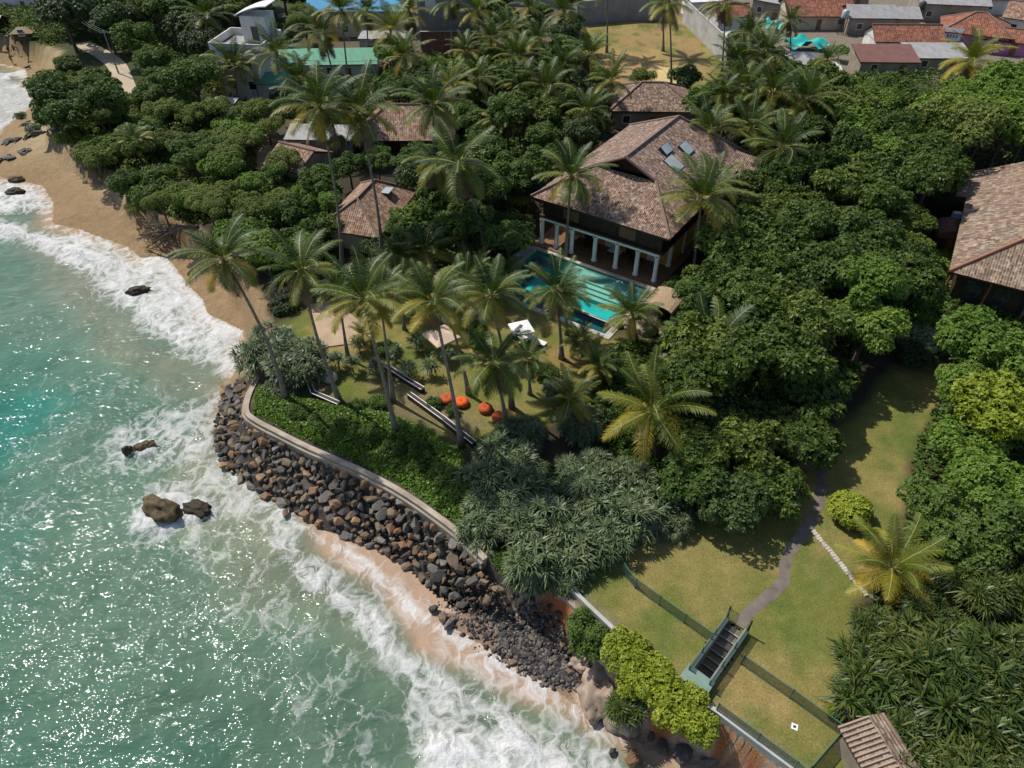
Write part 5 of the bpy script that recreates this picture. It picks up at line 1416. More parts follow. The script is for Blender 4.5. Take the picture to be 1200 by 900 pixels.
fill(9, [(800, 120), (830, 95), (870, 40), (905, 70), (985, 95), (930, 130), (905, 180), (880, 200), (840, 160), (805, 150)], 5.0, 4.8, ['mid', 'glossy', 'dark'], (3.0, 4.2), (6.0, 9.0), ADJ, 'tree', 'behind the villa ridge', 'trees between the villa and the concrete wall')
fill(10, [(1110, 100), (1140, 95), (1230, 95), (1230, 190), (1125, 190), (1105, 150)], 6.5, 5.4, ['bright', 'bright', 'olive'], (4.8, 6.4), (9.5, 12.0), ADJ, 'feathery tree', 'behind the annex', 'feathery trees behind the annex')
# single trees that can be told apart
tree('bright', 1150, 395, 62, 7.5, 'broad fresh green tree just below the annex front')
tree('bright', 1215, 430, 60, 7.0, 'fresh green tree cut by the picture edge below the annex')
tree('bright', 1135, 450, 42, 6.0, 'smaller fresh green tree bordering the top of the big lawn')
tree('lime', 1175, 482, 58, 7.0, 'yellow green crowned tree between the fresh green trees and the layered ones', name='broadleaf_tree')
tree('bright', 1140, 520, 46, 5.0, 'layered green tree beside the middle of the big lawn')
tree('bright', 1165, 560, 60, 6.0, 'leafy layered tree behind the lime crowned tree')
tree('mid', 1100, 592, 48, 4.5, 'dense leafy tree opposite the round lime bush')
tree('mid', 1200, 610, 62, 6.0, 'leafy tree at the picture edge above the screw pines')
tree('mid', 1130, 630, 48, 4.5, 'low leafy tree just above the screw pine thicket')
tree('pale', 1085, 392, 34, 2.2, 'pale blossoming shrub in front of the annex wall', cat='shrub')
tree('pale', 1128, 380, 26, 1.8, 'smaller pale shrub against the annex front corner', cat='shrub')
tree('bright', 1092, 318, 22, 2.2, 'low bright shrub beside the annex side wall', cat='shrub', name='shrub')
tree('bright', 1085, 350, 22, 1.8, 'low bright shrub between the grove and the pale shrub', cat='shrub', name='shrub')
tree('dark', 1080, 412, 26, 2.6, 'dark shrub in the gap between grove and lawn', cat='shrub', name='shrub')
tree('glossy', 880, 572, 40, 3.0, 'dark tree standing beside the upper garden path')
tree('glossy', 930, 500, 40, 4.0, 'dark tree casting the jagged shade on the big lawn')
tree('dome', 1000, 592, 33, 2.2, 'round clipped lime bush alone on the lawn', cat='bush')
tree('lime', 735, 762, 33, 1.2, 'yellow green bush at the head of the cliff hedge', cat='bush', base=-1.0)
tree('lime', 764, 790, 38, 1.5, 'fullest yellow green bush hanging over the cliff top', cat='bush', base=-1.2)
tree('lime', 798, 822, 38, 1.3, 'yellow green bush spilling down the cliff below the stair', cat='bush', base=-1.6)
tree('lime', 818, 848, 26, 0.8, 'small yellow green bush beside the foot of the cliff wall', cat='bush', base=-1.6)
tree('lime', 745, 795, 24, 0.4, 'low yellow green bush above the pale rock ledge', cat='bush', base=-2.0)
tree('mid', 686, 735, 33, 0.9, 'dark green bush clinging to the red cliff', cat='bush', base=-2.2, name='shrub')
tree('screwpine', 735, 822, 22, 0.0, 'strap leaved plant under the yellow green cliff bushes', cat='shrub', base=-2.4)
# round the villa
tree('mid', 598, 262, 34, 5.0, 'leafy tree against the left corner of the villa')
tree('dark', 618, 215, 34, 6.0, 'dark tree behind the left eave of the villa')
tree('glossy', 560, 190, 44, 7.5, 'round glossy tree between the leaning palm and the villa')
tree('bright', 610, 225, 24, 4.5, 'fresh green shrubby tree at the left eave of the villa')
tree('bright', 480, 255, 40, 4.0, 'fresh green tree touching the orange bungalow roof')
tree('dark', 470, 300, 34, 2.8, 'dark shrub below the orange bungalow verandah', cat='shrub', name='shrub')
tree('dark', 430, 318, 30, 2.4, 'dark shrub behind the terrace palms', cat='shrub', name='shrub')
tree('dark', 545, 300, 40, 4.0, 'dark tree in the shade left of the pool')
tree('mid', 500, 330, 30, 2.6, 'leafy shrub under the palm left of the pool', cat='shrub', name='shrub')
tree('mid', 748, 130, 22, 2.5, 'bush overlapping the roof of the service house', cat='bush', name='shrub', base=2.0)
tree('mid', 372, 208, 26, 5.5, 'leafy tree half covering the broken orange hut')
tree('olive', 333, 188, 24, 5.0, 'olive tree at the corner of the broken orange hut')
tree('mid', 408, 192, 24, 5.0, 'leafy tree under the right end of the grey sheet roof')
tree('mid', 408, 255, 20, 4.0, 'leafy tree hiding the left wall of the orange bungalow')
tree('dark', 440, 288, 24, 3.0, 'dark bush in front of the orange bungalow verandah', cat='bush', name='shrub')
tree('mid', 488, 178, 26, 3.5, 'leafy tree below the brown bungalow eave')
tree('bright', 440, 176, 20, 3.2, 'fresh green bush at the left end of the brown bungalow', cat='bush', name='shrub')
tree('olive', 752, 88, 20, 4.0, 'small loose tree on the edge of the dry plot')
tree('dark', 805, 90, 24, 6.0, 'dark rounded tree at the corner of the dry plot')
tree('bare', 585, 92, 22, 7.5, 'leafless grey tree among the palms', cat='bare tree')
tree('mid', 800, 330, 22, 2.2, 'bush beside the right pillars of the villa', cat='bush', name='shrub')
tree('mid', 806, 362, 22, 2.0, 'bush behind the tan canopy', cat='bush', name='shrub')
tree('glossy', 840, 330, 40, 5.0, 'glossy tree leaning toward the villa side wall')
tree('mid', 735, 425, 30, 1.8, 'leafy shrub in front of the garden boulders', cat='shrub', name='shrub')
tree('mid', 775, 428, 30, 1.8, 'leafy shrub beside the low spreading palm', cat='shrub', name='shrub')
tree('mid', 700, 445, 24, 1.6, 'leafy shrub between the pool and the golden palm', cat='shrub', name='shrub')
tree('dark', 710, 490, 28, 2.0, 'dark shrub beside the golden palm', cat='shrub', name='shrub')
tree('glossy', 820, 520, 44, 5.0, 'glossy tree behind the golden palm')
tree('mid', 922, 74, 20, 4.5, 'bushy tree between the turquoise netting and the palms')
tree('olive', 962, 76, 18, 3.5, 'dusty olive tree below the wide red tiled house')
tree('mid', 1003, 100, 24, 4.5, 'rounded green tree at the village end of the grove')
tree('mid', 900, 90, 24, 5.5, 'bushy tree under the palms by the netting')
tree('bright', 985, 58, 12, 3.0, 'small bright tree between red tiles and the rust roof')
tree('mid', 395, 168, 16, 4.0, 'small tree hiding the middle of the grey sheet roof')
tree('bare', 212, 222, 20, 3.5, 'grey leafless tree rising from the beach scrub', cat='bare tree')
tree('bare', 182, 200, 16, 3.0, 'smaller grey leafless tree nearer the beach', cat='bare tree')
tree('bare', 322, 345, 22, 1.8, 'bare brown thicket between the beach and the terrace', cat='bare bush')
tree('mid', 560, 395, 16, 1.4, 'leafy shrub below the palm with wide flat crown', cat='shrub', name='shrub')
tree('mid', 640, 432, 18, 1.4, 'leafy shrub under the small palm by the loungers', cat='shrub', name='shrub')
tree('pandanus', 655, 452, 20, 1.8, 'small grey pandanus at the lawn corner', cat='shrub')
tree('mid', 450, 405, 16, 1.3, 'leafy shrub at the terrace edge under the palms', cat='shrub', name='shrub')
# left beach edge
tree('dark', 318, 300, 30, 2.8, 'dark bush on the beach edge under the seaward palm', cat='bush', name='shrub')
tree('olive', 165, 212, 34, 2.4, 'wispy olive shrub reaching out over the beach', cat='shrub', name='shrub')
tree('olive', 160, 236, 18, 0.8, 'small wispy shrub at the tip of the beach trees', cat='shrub', name='shrub')
tree('mid', 75, 118, 46, 5.5, 'dark domed tree at the edge of the far beach')
tree('mid', 118, 178, 24, 2.2, 'low round bush on the beach edge', cat='bush', name='shrub')
tree('dark', 150, 205, 24, 2.4, 'dark bush above the beach shade', cat='bush', name='shrub')
tree('pandanus', 20, 128, 9, -1.2, 'small clump growing alone on the beach rocks', cat='shrub', base=-2.6)
tree('pandanus', 36, 142, 10, -1.2, 'leaning clump beside the driftwood on the beach', cat='shrub', base=-2.6)
tree('dark', 330, 350, 24, 1.6, 'dark bush beside the sandy terrace', cat='bush', name='shrub')
# grey pandanus
tree('pandanus', 310, 402, 42, 3.4, 'grey pandanus on the seaward point above the boulders', cat='shrub')
tree('pandanus', 346, 412, 38, 3.8, 'tall grey pandanus between the point and the terrace', cat='shrub')
tree('pandanus', 330, 445, 26, 1.6, 'low grey pandanus in the shade at the tip of the kerb', cat='shrub')
tree('pandanus', 590, 548, 62, 3.2, 'large grey pandanus at the garden end of the thicket', cat='shrub')
tree('pandanus', 610, 500, 34, 2.2, 'grey pandanus behind the orange bean bags', cat='shrub')
tree('pandanus', 640, 612, 70, 3.6, 'large grey pandanus above the concrete kerb', cat='shrub')
tree('pandanus', 575, 600, 46, 2.4, 'grey pandanus spilling over the green bank', cat='shrub')
tree('pandanus', 740, 572, 66, 3.8, 'largest silvery pandanus beside the big lawn', cat='shrub')
tree('pandanus', 690, 555, 46, 3.4, 'grey pandanus in the middle of the thicket', cat='shrub')
tree('pandanus', 700, 620, 48, 2.8, 'grey pandanus overhanging the cliff wall', cat='shrub')
tree('pandanus', 620, 668, 30, 0.6, 'drooping pandanus below the end of the kerb', cat='shrub', base=-1.4)
tree('pandanus', 660, 655, 36, 1.8, 'small pandanus at the head of the cliff wall', cat='shrub')
tree('pandanus', 680, 492, 34, 2.4, 'grey pandanus beside the short palm', cat='shrub')
tree('pandanus', 790, 600, 30, 2.0, 'small pandanus at the lawn end of the thicket', cat='shrub')
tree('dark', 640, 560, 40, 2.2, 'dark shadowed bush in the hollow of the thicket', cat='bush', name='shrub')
for (a, b, r_, lb) in ((412, 425, 13, 'slender small pandanus beside the round stone planter'), (440, 428, 15, 'slender small pandanus between two front palm trunks'), (462, 412, 14, 'slender small pandanus near the terrace palm'), (487, 398, 14, 'slender small pandanus left of the beige parasol'),
                     (505, 428, 14, 'slender small pandanus above the short white edged wall'), (478, 430, 13, 'slender small pandanus over the short white edged wall'), (420, 402, 13, 'slender small pandanus at the terrace corner'), (395, 420, 13, 'slender small pandanus touching the leaning palm trunk'), (370, 430, 14, 'slender small pandanus by the lower white edged wall'), (524, 415, 10, 'slender small pandanus below the beige parasol')):
    p, rr_ = toward(a, b, 1.3, r_)
    tree_at('young', p.x, p.y, rr_, 2.2, lb, 'shrub', 'slender pandanus dotted over the garden lawn')
for (a, b, r_, lb) in ((508, 470, 12, 'low shrub beside the bean bag behind the palm trunk'), (445, 468, 16, 'low shrub in the bare earth of the garden'), (530, 478, 9, 'little shrub between the bean bags'), (415, 475, 16, 'low shrub at the end of the lower white edged wall'), (560, 380, 12, 'low shrub beside the white stone bowl')):
    tree('mid', a, b, r_, 0.9, lb, cat='shrub', name='shrub')
tree('mid', 375, 492, 20, 1.3, 'dark leafy bush on the green bank beside the leaning palm foot', cat='bush', name='shrub', group='bushes along the green bank')
tree('mid', 402, 498, 22, 1.3, 'dark leafy bush on the green bank beside the lower white edged wall', cat='bush', name='shrub', group='bushes along the green bank')
tree('mid', 430, 508, 22, 1.3, 'dark leafy bush on the green bank beside the thick trunked palm', cat='bush', name='shrub', group='bushes along the green bank')
tree('mid', 462, 520, 22, 1.3, 'dark leafy bush on the green bank beside the middle of the green bank', cat='bush', name='shrub', group='bushes along the green bank')
tree('mid', 492, 532, 24, 1.3, 'dark leafy bush on the green bank beside the long white edged wall', cat='bush', name='shrub', group='bushes along the green bank')
tree('mid', 520, 552, 24, 1.3, 'dark leafy bush on the green bank beside the foot of the bean bag palm', cat='bush', name='shrub', group='bushes along the green bank')
tree('mid', 545, 575, 24, 1.3, 'dark leafy bush on the green bank beside the edge of the pandanus thicket', cat='bush', name='shrub', group='bushes along the green bank')
tree('mid', 350, 480, 18, 1.3, 'dark leafy bush on the green bank beside the seaward palm foot', cat='bush', name='shrub', group='bushes along the green bank')
# screw pine thicket of the lower right corner
fill(20, [(1035, 640), (1110, 610), (1250, 620), (1250, 960), (1070, 960), (1035, 850), (1026, 760), (1034, 700)], 1.6, 1.9, ['screwpine'], (1.7, 2.7), (1.6, 4.0), ADJ, 'screw pine', 'in the thick bed beside the lawn', 'screw pines of the thicket beside the lawn')
for o in COL.objects:
    if o.get('group') == 'screw pines of the thicket beside the lawn':
        u, v = pix(o.location)
        d_ = 'bordering the lawn' if u < 1075 else ('in the middle of the thicket' if u < 1150 else 'at the outer side')
        e_ = 'above the tiled hut' if v > 800 else ('beside the lawn palm' if v < 720 else 'along the lawn')
        o['label'] = 'dark strap leaved screw pine %s %s' % (d_, e_); o['category'] = 'shrub'
tree('dark', 1022, 830, 20, 1.2, 'brownish dark bush between the lawn and the screw pines', cat='bush', name='shrub')
tree('lime', 975, 833, 9, 0.7, 'tiny bright green plant beside the dead stick', cat='plant')

# ------------------------------------------------------------------ palms
palm('seaward palm leaning left over the beach from the point', (262, 303), (335, 470), bow=0.5)
palm('tall palm leaning left beside the sandy terrace', (353, 315), (398, 470), bow=-0.4)
palm('thick trunked palm with broad crown before the terrace', (425, 350), (464, 508), size=1.06)
palm('thin palm hidden behind the thick trunked palm', (445, 345), (461, 470), size=0.75)
palm('palm rising beside the orange bean bags with yellowing crown', (507, 352), (541, 523), size=0.92)
palm('shorter palm behind the beige parasol', (524, 360), (549, 462), size=0.7)
palm('palm with wide flat crown left of the pool corner', (575, 346), (600, 478), size=1.02)
palm('low palm with brown hanging fronds over the bean bags', (578, 424), (593, 495), kind='palm_droop', size=0.95)
palm('palm left of the pool with a spreading crown', (497, 294), (506, 348), size=1.0)
palm('palm standing before the middle of the pool', (652, 340), (658, 420), size=0.98)
palm('slim palm just behind the pool palm', (662, 350), (664, 392), size=0.7, nuts=False)
palm('slender leaning palm behind the terrace palms', (468, 300), (478, 352), size=0.8)
palm('slim palm among the front palms beside the terrace', (468, 330), (474, 386), size=0.8)
palm('slim palm shading the lawn left of the beige parasol', (545, 330), (552, 402), size=0.82)
palm('small palm in front of the loungers', (618, 420), (621, 462), size=0.66, nuts=False)
palm('small palm at the pandanus edge right of the lawn', (702, 428), (705, 458), size=0.62, nuts=False)
palm('slim palm at the seaward side of the terrace', (396, 340), (408, 420), size=0.8)
palm('young palm in the shade between the bungalow and the front palms', (440, 320), (444, 350), size=0.8, nuts=False)
palm('palm at the corner of the pool wall', (592, 322), (596, 352), size=0.8, nuts=False)
palm('palm at the pool corner beside the garden boulders', (741, 368), (746, 402), size=0.95)
palm('small palm on the lawn below the pool coping', (679, 398), (683, 420), size=0.6, nuts=False)
palm('palm rising in front of the villa pillars', (669, 206), (663, 300), size=0.92)
palm('palm against the right eave of the villa', (822, 232), (811, 328), size=1.02)
palm('second palm at the right eave with a straight trunk', (836, 215), (830, 296), size=0.8)
palm('golden palm with broad orange fronds above the pandanus', (764, 481), (768, 540), kind='palm_gold', size=1.12, h=4.6)
palm('short green palm beside the golden palm', (667, 466), (669, 505), size=0.8, h=3.4, nuts=False)
palm('low spreading palm beside the grove edge', (834, 412), (838, 452), kind='palm_low', size=1.15, h=4.2, nuts=False)
palm('bushy young palm alone on the big lawn', (1046, 664), (1049, 684), kind='palm_gold', size=0.85, h=2.0, nuts=False)
palm('tall leaning palm behind the orange bungalow', (374, 125), (402, 320), bow=0.5)
palm('tall palm with yellow green fronds leaning before the brown bungalow', (419, 130), (449, 312), bow=0.4)
palm('palm covering the right end of the brown bungalow roof', (508, 122), (510, 262))
palm('drooping palm left of the glossy round tree', (537, 190), (569, 325), kind='palm_droop', bow=0.5)
palm('thin palm between the two drooping palms', (512, 190), (512, 290), size=0.8, kind='palm_droop')
palm('palm leaning over the green sheet awning', (324, 62), (350, 135), bow=0.5)
palm('twin trunked palm in front of the green roof, first trunk', (378, 38), (400, 130))
palm('second of the twin palms before the green roof', (400, 12), (412, 130))
palm('orange tinged palm between the green roof and the grey block', (458, 36), (462, 100), kind='palm_gold', size=0.95)
palm('green palm in front of the orange tinged palm', (474, 66), (480, 130))
palm('palm beside the corner of the grey block', (479, 12), (484, 70))
palm('straight thin palm standing before the grey block', (529, 2), (530, 82))
palm('orange tinged palm right of the grey block', (560, 12), (562, 70), kind='palm_gold', size=0.85)
palm('yellowish palm behind the leafless tree', (530, 100), (533, 160), kind='palm_gold', size=0.7)
palm('large dense palm beyond the sandy road', (242, 18), (243, 75), size=1.15)
palm('palm in front of the white tower house', (275, 76), (280, 125), size=1.0)
palm('palm beside the wall of the white tower house', (255, 98), (258, 132), size=0.75)
palm('young palm among the beach trees', (158, 165), (160, 190), size=0.62, h=4.5, nuts=False)
palm('palm beside the brown bungalow and the paired palms', (350, 92), (366, 150))
palm('small palm by the grey sheet roof', (385, 120), (398, 185), size=0.85)
palm('palm crown above the blue roofed house', (430, 12), (432, 70), size=0.9)
palm('slender palm at the edge of the dry plot', (661, 14), (660, 62))
palm('tall slim palm rising out of the dry plot', (712, -16), (711, 62))
palm('tall dark palm at the right side of the dry plot', (784, 4), (786, 110))
palm('thin palm beside the tall dark palm', (776, -2), (777, 60))
palm('palm standing against the pale concrete wall', (850, 4), (845, 90))
for (c_, b_, lb, s_) in (((596, 38), (598, 100), 'palm right of the grey block in the crowded palm wood', 0.9), ((606, 66), (608, 125), 'palm in front of the others in the crowded palm wood', 1.0), ((632, 46), (634, 105), 'palm in the middle of the crowded palm wood', 0.95),
                         ((612, 98), (614, 150), 'palm above the glossy trees of the palm wood', 1.0), ((640, 102), (643, 160), 'palm left of the service house', 1.0), ((690, 64), (692, 120), 'palm at the near corner of the dry plot', 1.0), ((716, 94), (712, 155), 'palm over the left end of the service house', 0.95),
                         ((575, 45), (577, 110), 'palm nearest the brick wall', 0.85), ((660, 76), (664, 135), 'palm between the slender palm and the service house', 0.9), ((585, 140), (588, 190), 'low palm behind the drooping palm', 0.75), ((560, 92), (562, 150), 'palm beside the leafless grey tree', 0.8),
                         ((690, 130), (692, 180), 'palm at the rear left of the villa roof', 0.85), ((620, 10), (622, 60), 'palm in the back row of the palm wood', 0.85), ((545, 60), (547, 115), 'palm below the red brick wall', 0.8)):
    palm(lb, c_, b_, size=s_, group='palms of the crowded wood behind the villa')
for (c_, b_, lb, s_, kd) in (((864, 74), (866, 140), 'palm below the pale concrete wall', 1.05, 'palm'), ((896, 62), (897, 140), 'palm left of the turquoise netting', 1.0, 'palm'), ((880, 40), (882, 110), 'palm in front of the small orange house', 0.95, 'palm'), ((872, 104), (866, 172), 'palm with a rust coloured trunk behind the villa', 1.0, 'palm'),
                             ((832, 152), (834, 225), 'palm over the rear corner of the villa roof', 1.0, 'palm'), ((916, 172), (920, 245), 'palm rising from the grove with arching yellow fronds', 1.05, 'palm'), ((942, 116), (946, 190), 'palm with one long bare frond at the top of the grove', 1.1, 'palm'), ((905, 108), (905, 185), 'dark palm between the grove and the concrete wall palms', 1.0, 'palm'),
                             ((846, 112), (846, 175), 'small palm right of the service house', 0.8, 'palm'), ((880, 150), (884, 220), 'palm behind the wing roof of the villa', 0.95, 'palm'), ((970, 70), (972, 110), 'palm among the bushes below the netting', 0.7, 'palm'), ((925, 25), (926, 75), 'palm before the wide red tiled house', 0.8, 'palm')):
    palm(lb, c_, b_, size=s_, kind=kd, group='palms behind the right side of the villa')
palm('bright yellow palm at the edge of the village', (1139, 72), (1141, 110), kind='palm_gold', size=1.05)
palm('young yellow palm under the terrace palms', (425, 392), (428, 404), kind='palm_gold', size=0.4, h=1.4, nuts=False)
palm('young palm at the near side of the terrace', (400, 330), (408, 352), size=0.6, h=2.4, nuts=False)
palm('yellowing young palm left of the pool palm', (552, 318), (556, 345), kind='palm_gold', size=0.8, h=3.6, nuts=False)
palm('low palm against the wood behind the beige parasol', (470, 330), (474, 350), size=0.7, h=2.8, nuts=False)

# ------------------------------------------------------------------ bright ground cover on the bank behind the kerb
def cover(name, poly, n, hmax, leaf, mat, seed, label, step=0.9):
    rs = np.random.RandomState(seed)
    W = PL(poly, 0.3); xs = [p.x for p in W]; ys = [p.y for p in W]
    x = rs.uniform(min(xs), max(xs), n * 4); y = rs.uniform(min(ys), max(ys), n * 4)
    d = sd(x, y, W); ok = d > 0
    x, y, d = x[ok][:n], y[ok][:n], d[ok][:n]
    top = hmax * (0.25 + 0.75 * fbm(x, y, 1.6, seed)) * np.clip(d / 0.9, 0.15, 1)
    z = top * rs.uniform(0.45, 1.0, len(x)) + 0.03
    per = 5
    base = np.repeat(np.stack([x, y, z], 1), per, 0)
    m_ = len(base)
    dd = unit(rs.normal(size=(m_, 3)) * np.array([1, 1, 0.6]) + np.array([0, 0, 0.25])); nn_ = unit(rs.normal(size=(m_, 3)) * 0.5 + np.array([0, 0, 1]))
    Lq = leaf * rs.uniform(0.7, 1.3, m_)
    V_, F_ = leaves_np(base, dd, nn_, Lq, Lq * 0.55, rs.uniform(0, .3, m_))
    o = link(name, np_mesh(name, V_, F_, MT[mat]))
    return tag(o, label, 'ground cover', kind='stuff')
cover('ground_cover', [(301, 452), (296, 480), (335, 502), (400, 530), (470, 564), (538, 614), (575, 648), (590, 620), (555, 560), (535, 525), (500, 500), (450, 482), (400, 472), (345, 462)], 9000, 0.95, 0.24, 'leaf_cover', 11, 'bright green creeping plants on the bank behind the kerb')
cover('undergrowth', [(652, 660), (640, 690), (608, 690), (575, 655), (600, 630), (640, 640)], 1100, 0.7, 0.26, 'leaf_mid', 12, 'green undergrowth below the end of the kerb')
cover('undergrowth', [(480, 300), (560, 300), (600, 305), (585, 330), (560, 345), (500, 350), (430, 345), (400, 330), (420, 310)], 4200, 1.0, 0.34, 'leaf_mid', 13, 'shaded undergrowth between the bungalow and the pool')
cover('undergrowth', [(690, 420), (720, 400), (800, 395), (830, 440), (820, 520), (790, 560), (700, 520), (680, 470)], 4200, 1.0, 0.3, 'leaf_mid', 14, 'leafy undergrowth round the golden palm')
cover('undergrowth', [(1075, 300), (1110, 290), (1118, 345), (1075, 400), (1055, 390)], 1800, 0.7, 0.32, 'leaf_bright', 15, 'bright creeping plants beside the annex')

for (sd_, n_, hm, lf, mt, poly, lb) in (
    (21, 9000, 2.0, 0.42, 'leaf_olive', [(95, 105), (150, 112), (255, 125), (300, 150), (300, 200), (250, 215), (240, 262), (205, 255), (165, 235), (140, 200), (92, 172), (60, 130)], 'olive scrub between the beach trees'),
    (22, 9000, 2.2, 0.45, 'leaf_mid', [(250, 205), (345, 212), (398, 215), (400, 295), (370, 320), (330, 315), (285, 295), (250, 270)], 'leafy scrub between the beach and the orange bungalow'),
    (23, 9000, 2.4, 0.5, 'leaf_mid', [(-60, 30), (0, 20), (180, -20), (300, -20), (345, 45), (330, 112), (270, 118), (175, 108), (150, 62), (100, 46), (60, 50), (0, 40)], 'dense undergrowth of the far wood'),
    (24, 10000, 2.2, 0.45, 'leaf_mid', [(345, 95), (440, 90), (480, 65), (680, 62), (725, 112), (718, 150), (640, 215), (600, 290), (560, 300), (470, 300), (465, 212), (530, 175), (525, 128), (440, 128), (400, 155), (345, 150)], 'dense undergrowth of the palm wood'),
    (25, 7000, 2.4, 0.45, 'leaf_mid', [(800, 120), (850, 85), (900, 66), (985, 88), (1130, 88), (1250, 95), (1250, 195), (1130, 195), (1100, 240), (1000, 160), (880, 190), (805, 150)], 'dense undergrowth behind the villa and the annex'),
    (26, 9000, 1.8, 0.4, 'leaf_dark', [(806, 330), (880, 230), (915, 130), (1000, 160), (1090, 250), (1075, 320), (1045, 400), (990, 430), (945, 500), (930, 560), (880, 590), (800, 560), (790, 440)], 'dark undergrowth of the grove'),
    (27, 1500, 0.7, 0.5, 'leaf_screwpine', [(1030, 650), (1110, 610), (1250, 620), (1250, 960), (1070, 960), (1030, 850), (1018, 760), (1025, 700)], 'leaf litter and seedlings under the screw pines'),
    (28, 4000, 1.6, 0.4, 'leaf_mid', [(1100, 350), (1250, 350), (1250, 640), (1060, 640), (1075, 520), (1100, 470)], 'undergrowth below the fresh green trees')):
    cover('undergrowth', poly, n_, hm, lf, mt, sd_, lb)

cover('undergrowth', [(-60, 0), (70, -5), (80, 40), (60, 52), (0, 36), (-60, 25)], 2500, 2.2, 0.5, 'leaf_olive', 44, 'leafy scrub behind the beach huts')

# ------------------------------------------------------------------ boulders of the revetment
def hull(name, seed, mat, n=15, flat=0.72, sub=False):
    rs = np.random.RandomState(seed)
    bm = bmesh.new()
    d = unit(rs.normal(size=(n, 3))) * rs.uniform(0.82, 1.0, (n, 1)) * np.array([1, rs.uniform(.75, .95), flat])
    vs = [bm.verts.new(p) for p in d]
    r_ = bmesh.ops.convex_hull(bm, input=vs)
    bmesh.ops.delete(bm, geom=list({e for e in r_['geom_interior'] + r_['geom_unused'] if isinstance(e, bmesh.types.BMVert)}), context='VERTS')
    bmesh.ops.bevel(bm, geom=bm.edges[:], offset=0.09, segments=1, profile=0.5, affect='EDGES', clamp_overlap=True)
    me = bpy.data.meshes.new(name); bm.to_mesh(me); bm.free()
    me.materials.append(MT[mat])
    return me
def sea_rock(seed, sx, sy, sz, mat='rock_sea'):
    bm = bmesh.new(); bmesh.ops.create_icosphere(bm, subdivisions=4, radius=1.0)
    rs = np.random.RandomState(seed); offs = rs.uniform(0, 50, 3)
    from mathutils import noise
    for v in bm.verts:
        n_ = noise.fractal(v.co * 1.6 + Vector(offs), 0.7, 2.1, 5) * 0.32
        v.co *= 1 + n_
        v.co = Vector((v.co.x * sx, v.co.y * sy, v.co.z * sz))
    me = bpy.data.meshes.new('sea_rock'); bm.to_mesh(me); bm.free(); me.materials.append(MT[mat])
    for p in me.polygons: p.use_smooth = True
    return me
BOUL = {k: [hull('boulder', 50 + 9 * i + j, 'rock_' + k, 13 + (i % 4) * 2) for i in range(5)] for j, k in enumerate(('grey', 'brown', 'orange', 'black'))}
K_l = PL([(299, 446), (286, 480), (327, 513), (398, 546), (466, 581), (535, 631), (566, 662), (582, 690)], -0.35)
T_l = PL([(263, 452), (251, 505), (258, 546), (304, 578), (352, 604), (412, 632), (452, 648), (488, 672), (530, 706), (575, 722)], -3.95)
def resample(pts, n):
    pts = [Vector(p) for p in pts]; L_ = [0]
    for a, b in zip(pts, pts[1:]): L_.append(L_[-1] + (b - a).length)
    out = []
    for k in range(n):
        s_ = L_[-1] * k / (n - 1)
        i = max(j for j in range(len(pts)) if L_[j] <= s_ + 1e-9); i = min(i, len(pts) - 2)
        out.append(pts[i].lerp(pts[i + 1], (s_ - L_[i]) / max(L_[i + 1] - L_[i], 1e-6)))
    return out
Kr, Tr = resample(K_l, 200), resample(T_l, 200)
rs = random.Random(12)
pts = []
for _ in range(26000):
    if len(pts) >= 460: break
    u = rs.random(); t_ = rs.random() ** 0.9
    i = int(u * 199); p = Kr[i].lerp(Tr[i], 0.03 + 0.97 * t_)
    sz = rs.uniform(0.44, 0.68) if rs.random() < 0.9 else rs.uniform(0.68, 0.85)
    if len(pts) > 250: sz *= 0.72
    if rs.random() < 0.12: sz *= 0.6
    if any((p.x - q.x) ** 2 + (p.y - q.y) ** 2 < (0.6 * (sz + s2)) ** 2 for q, s2, *_q in pts): continue
    pts.append((p, sz, u, t_))
pts.sort(key=lambda q: -q[1])
small_b = pts[278:]; pts = pts[:278]
for p, sz, u, t_ in pts:
    oc = rs.random()
    kind = 'grey' if oc < 0.52 else ('brown' if oc < 0.84 else 'orange')
    if t_ > 0.75 and kind == 'grey' and rs.random() < 0.4: kind = 'black'
    o = link('boulder', rs.choice(BOUL[kind]), None, (p.x, p.y, p.z + 0.0), (rs.uniform(-.5, .5), rs.uniform(-.5, .5), rs.uniform(0, 6.28)), (sz * rs.uniform(1.0, 1.3), sz * rs.uniform(.9, 1.1), sz))
    seg = 'at the seaward point' if u < 0.25 else ('below the green bank' if u < 0.55 else ('below the pandanus thicket' if u < 0.82 else 'near the small cove'))
    row = 'tight under the kerb' if t_ < 0.25 else ('in the upper slope' if t_ < 0.5 else ('in the lower slope' if t_ < 0.78 else 'at the water line'))
    nm = {'grey': 'dark grey', 'brown': 'brown', 'orange': 'rusty orange', 'black': 'wet black'}[kind]
    tag(o, '%s boulder %s %s' % (nm, row, seg), 'boulder', 'boulders of the sloping sea defence')
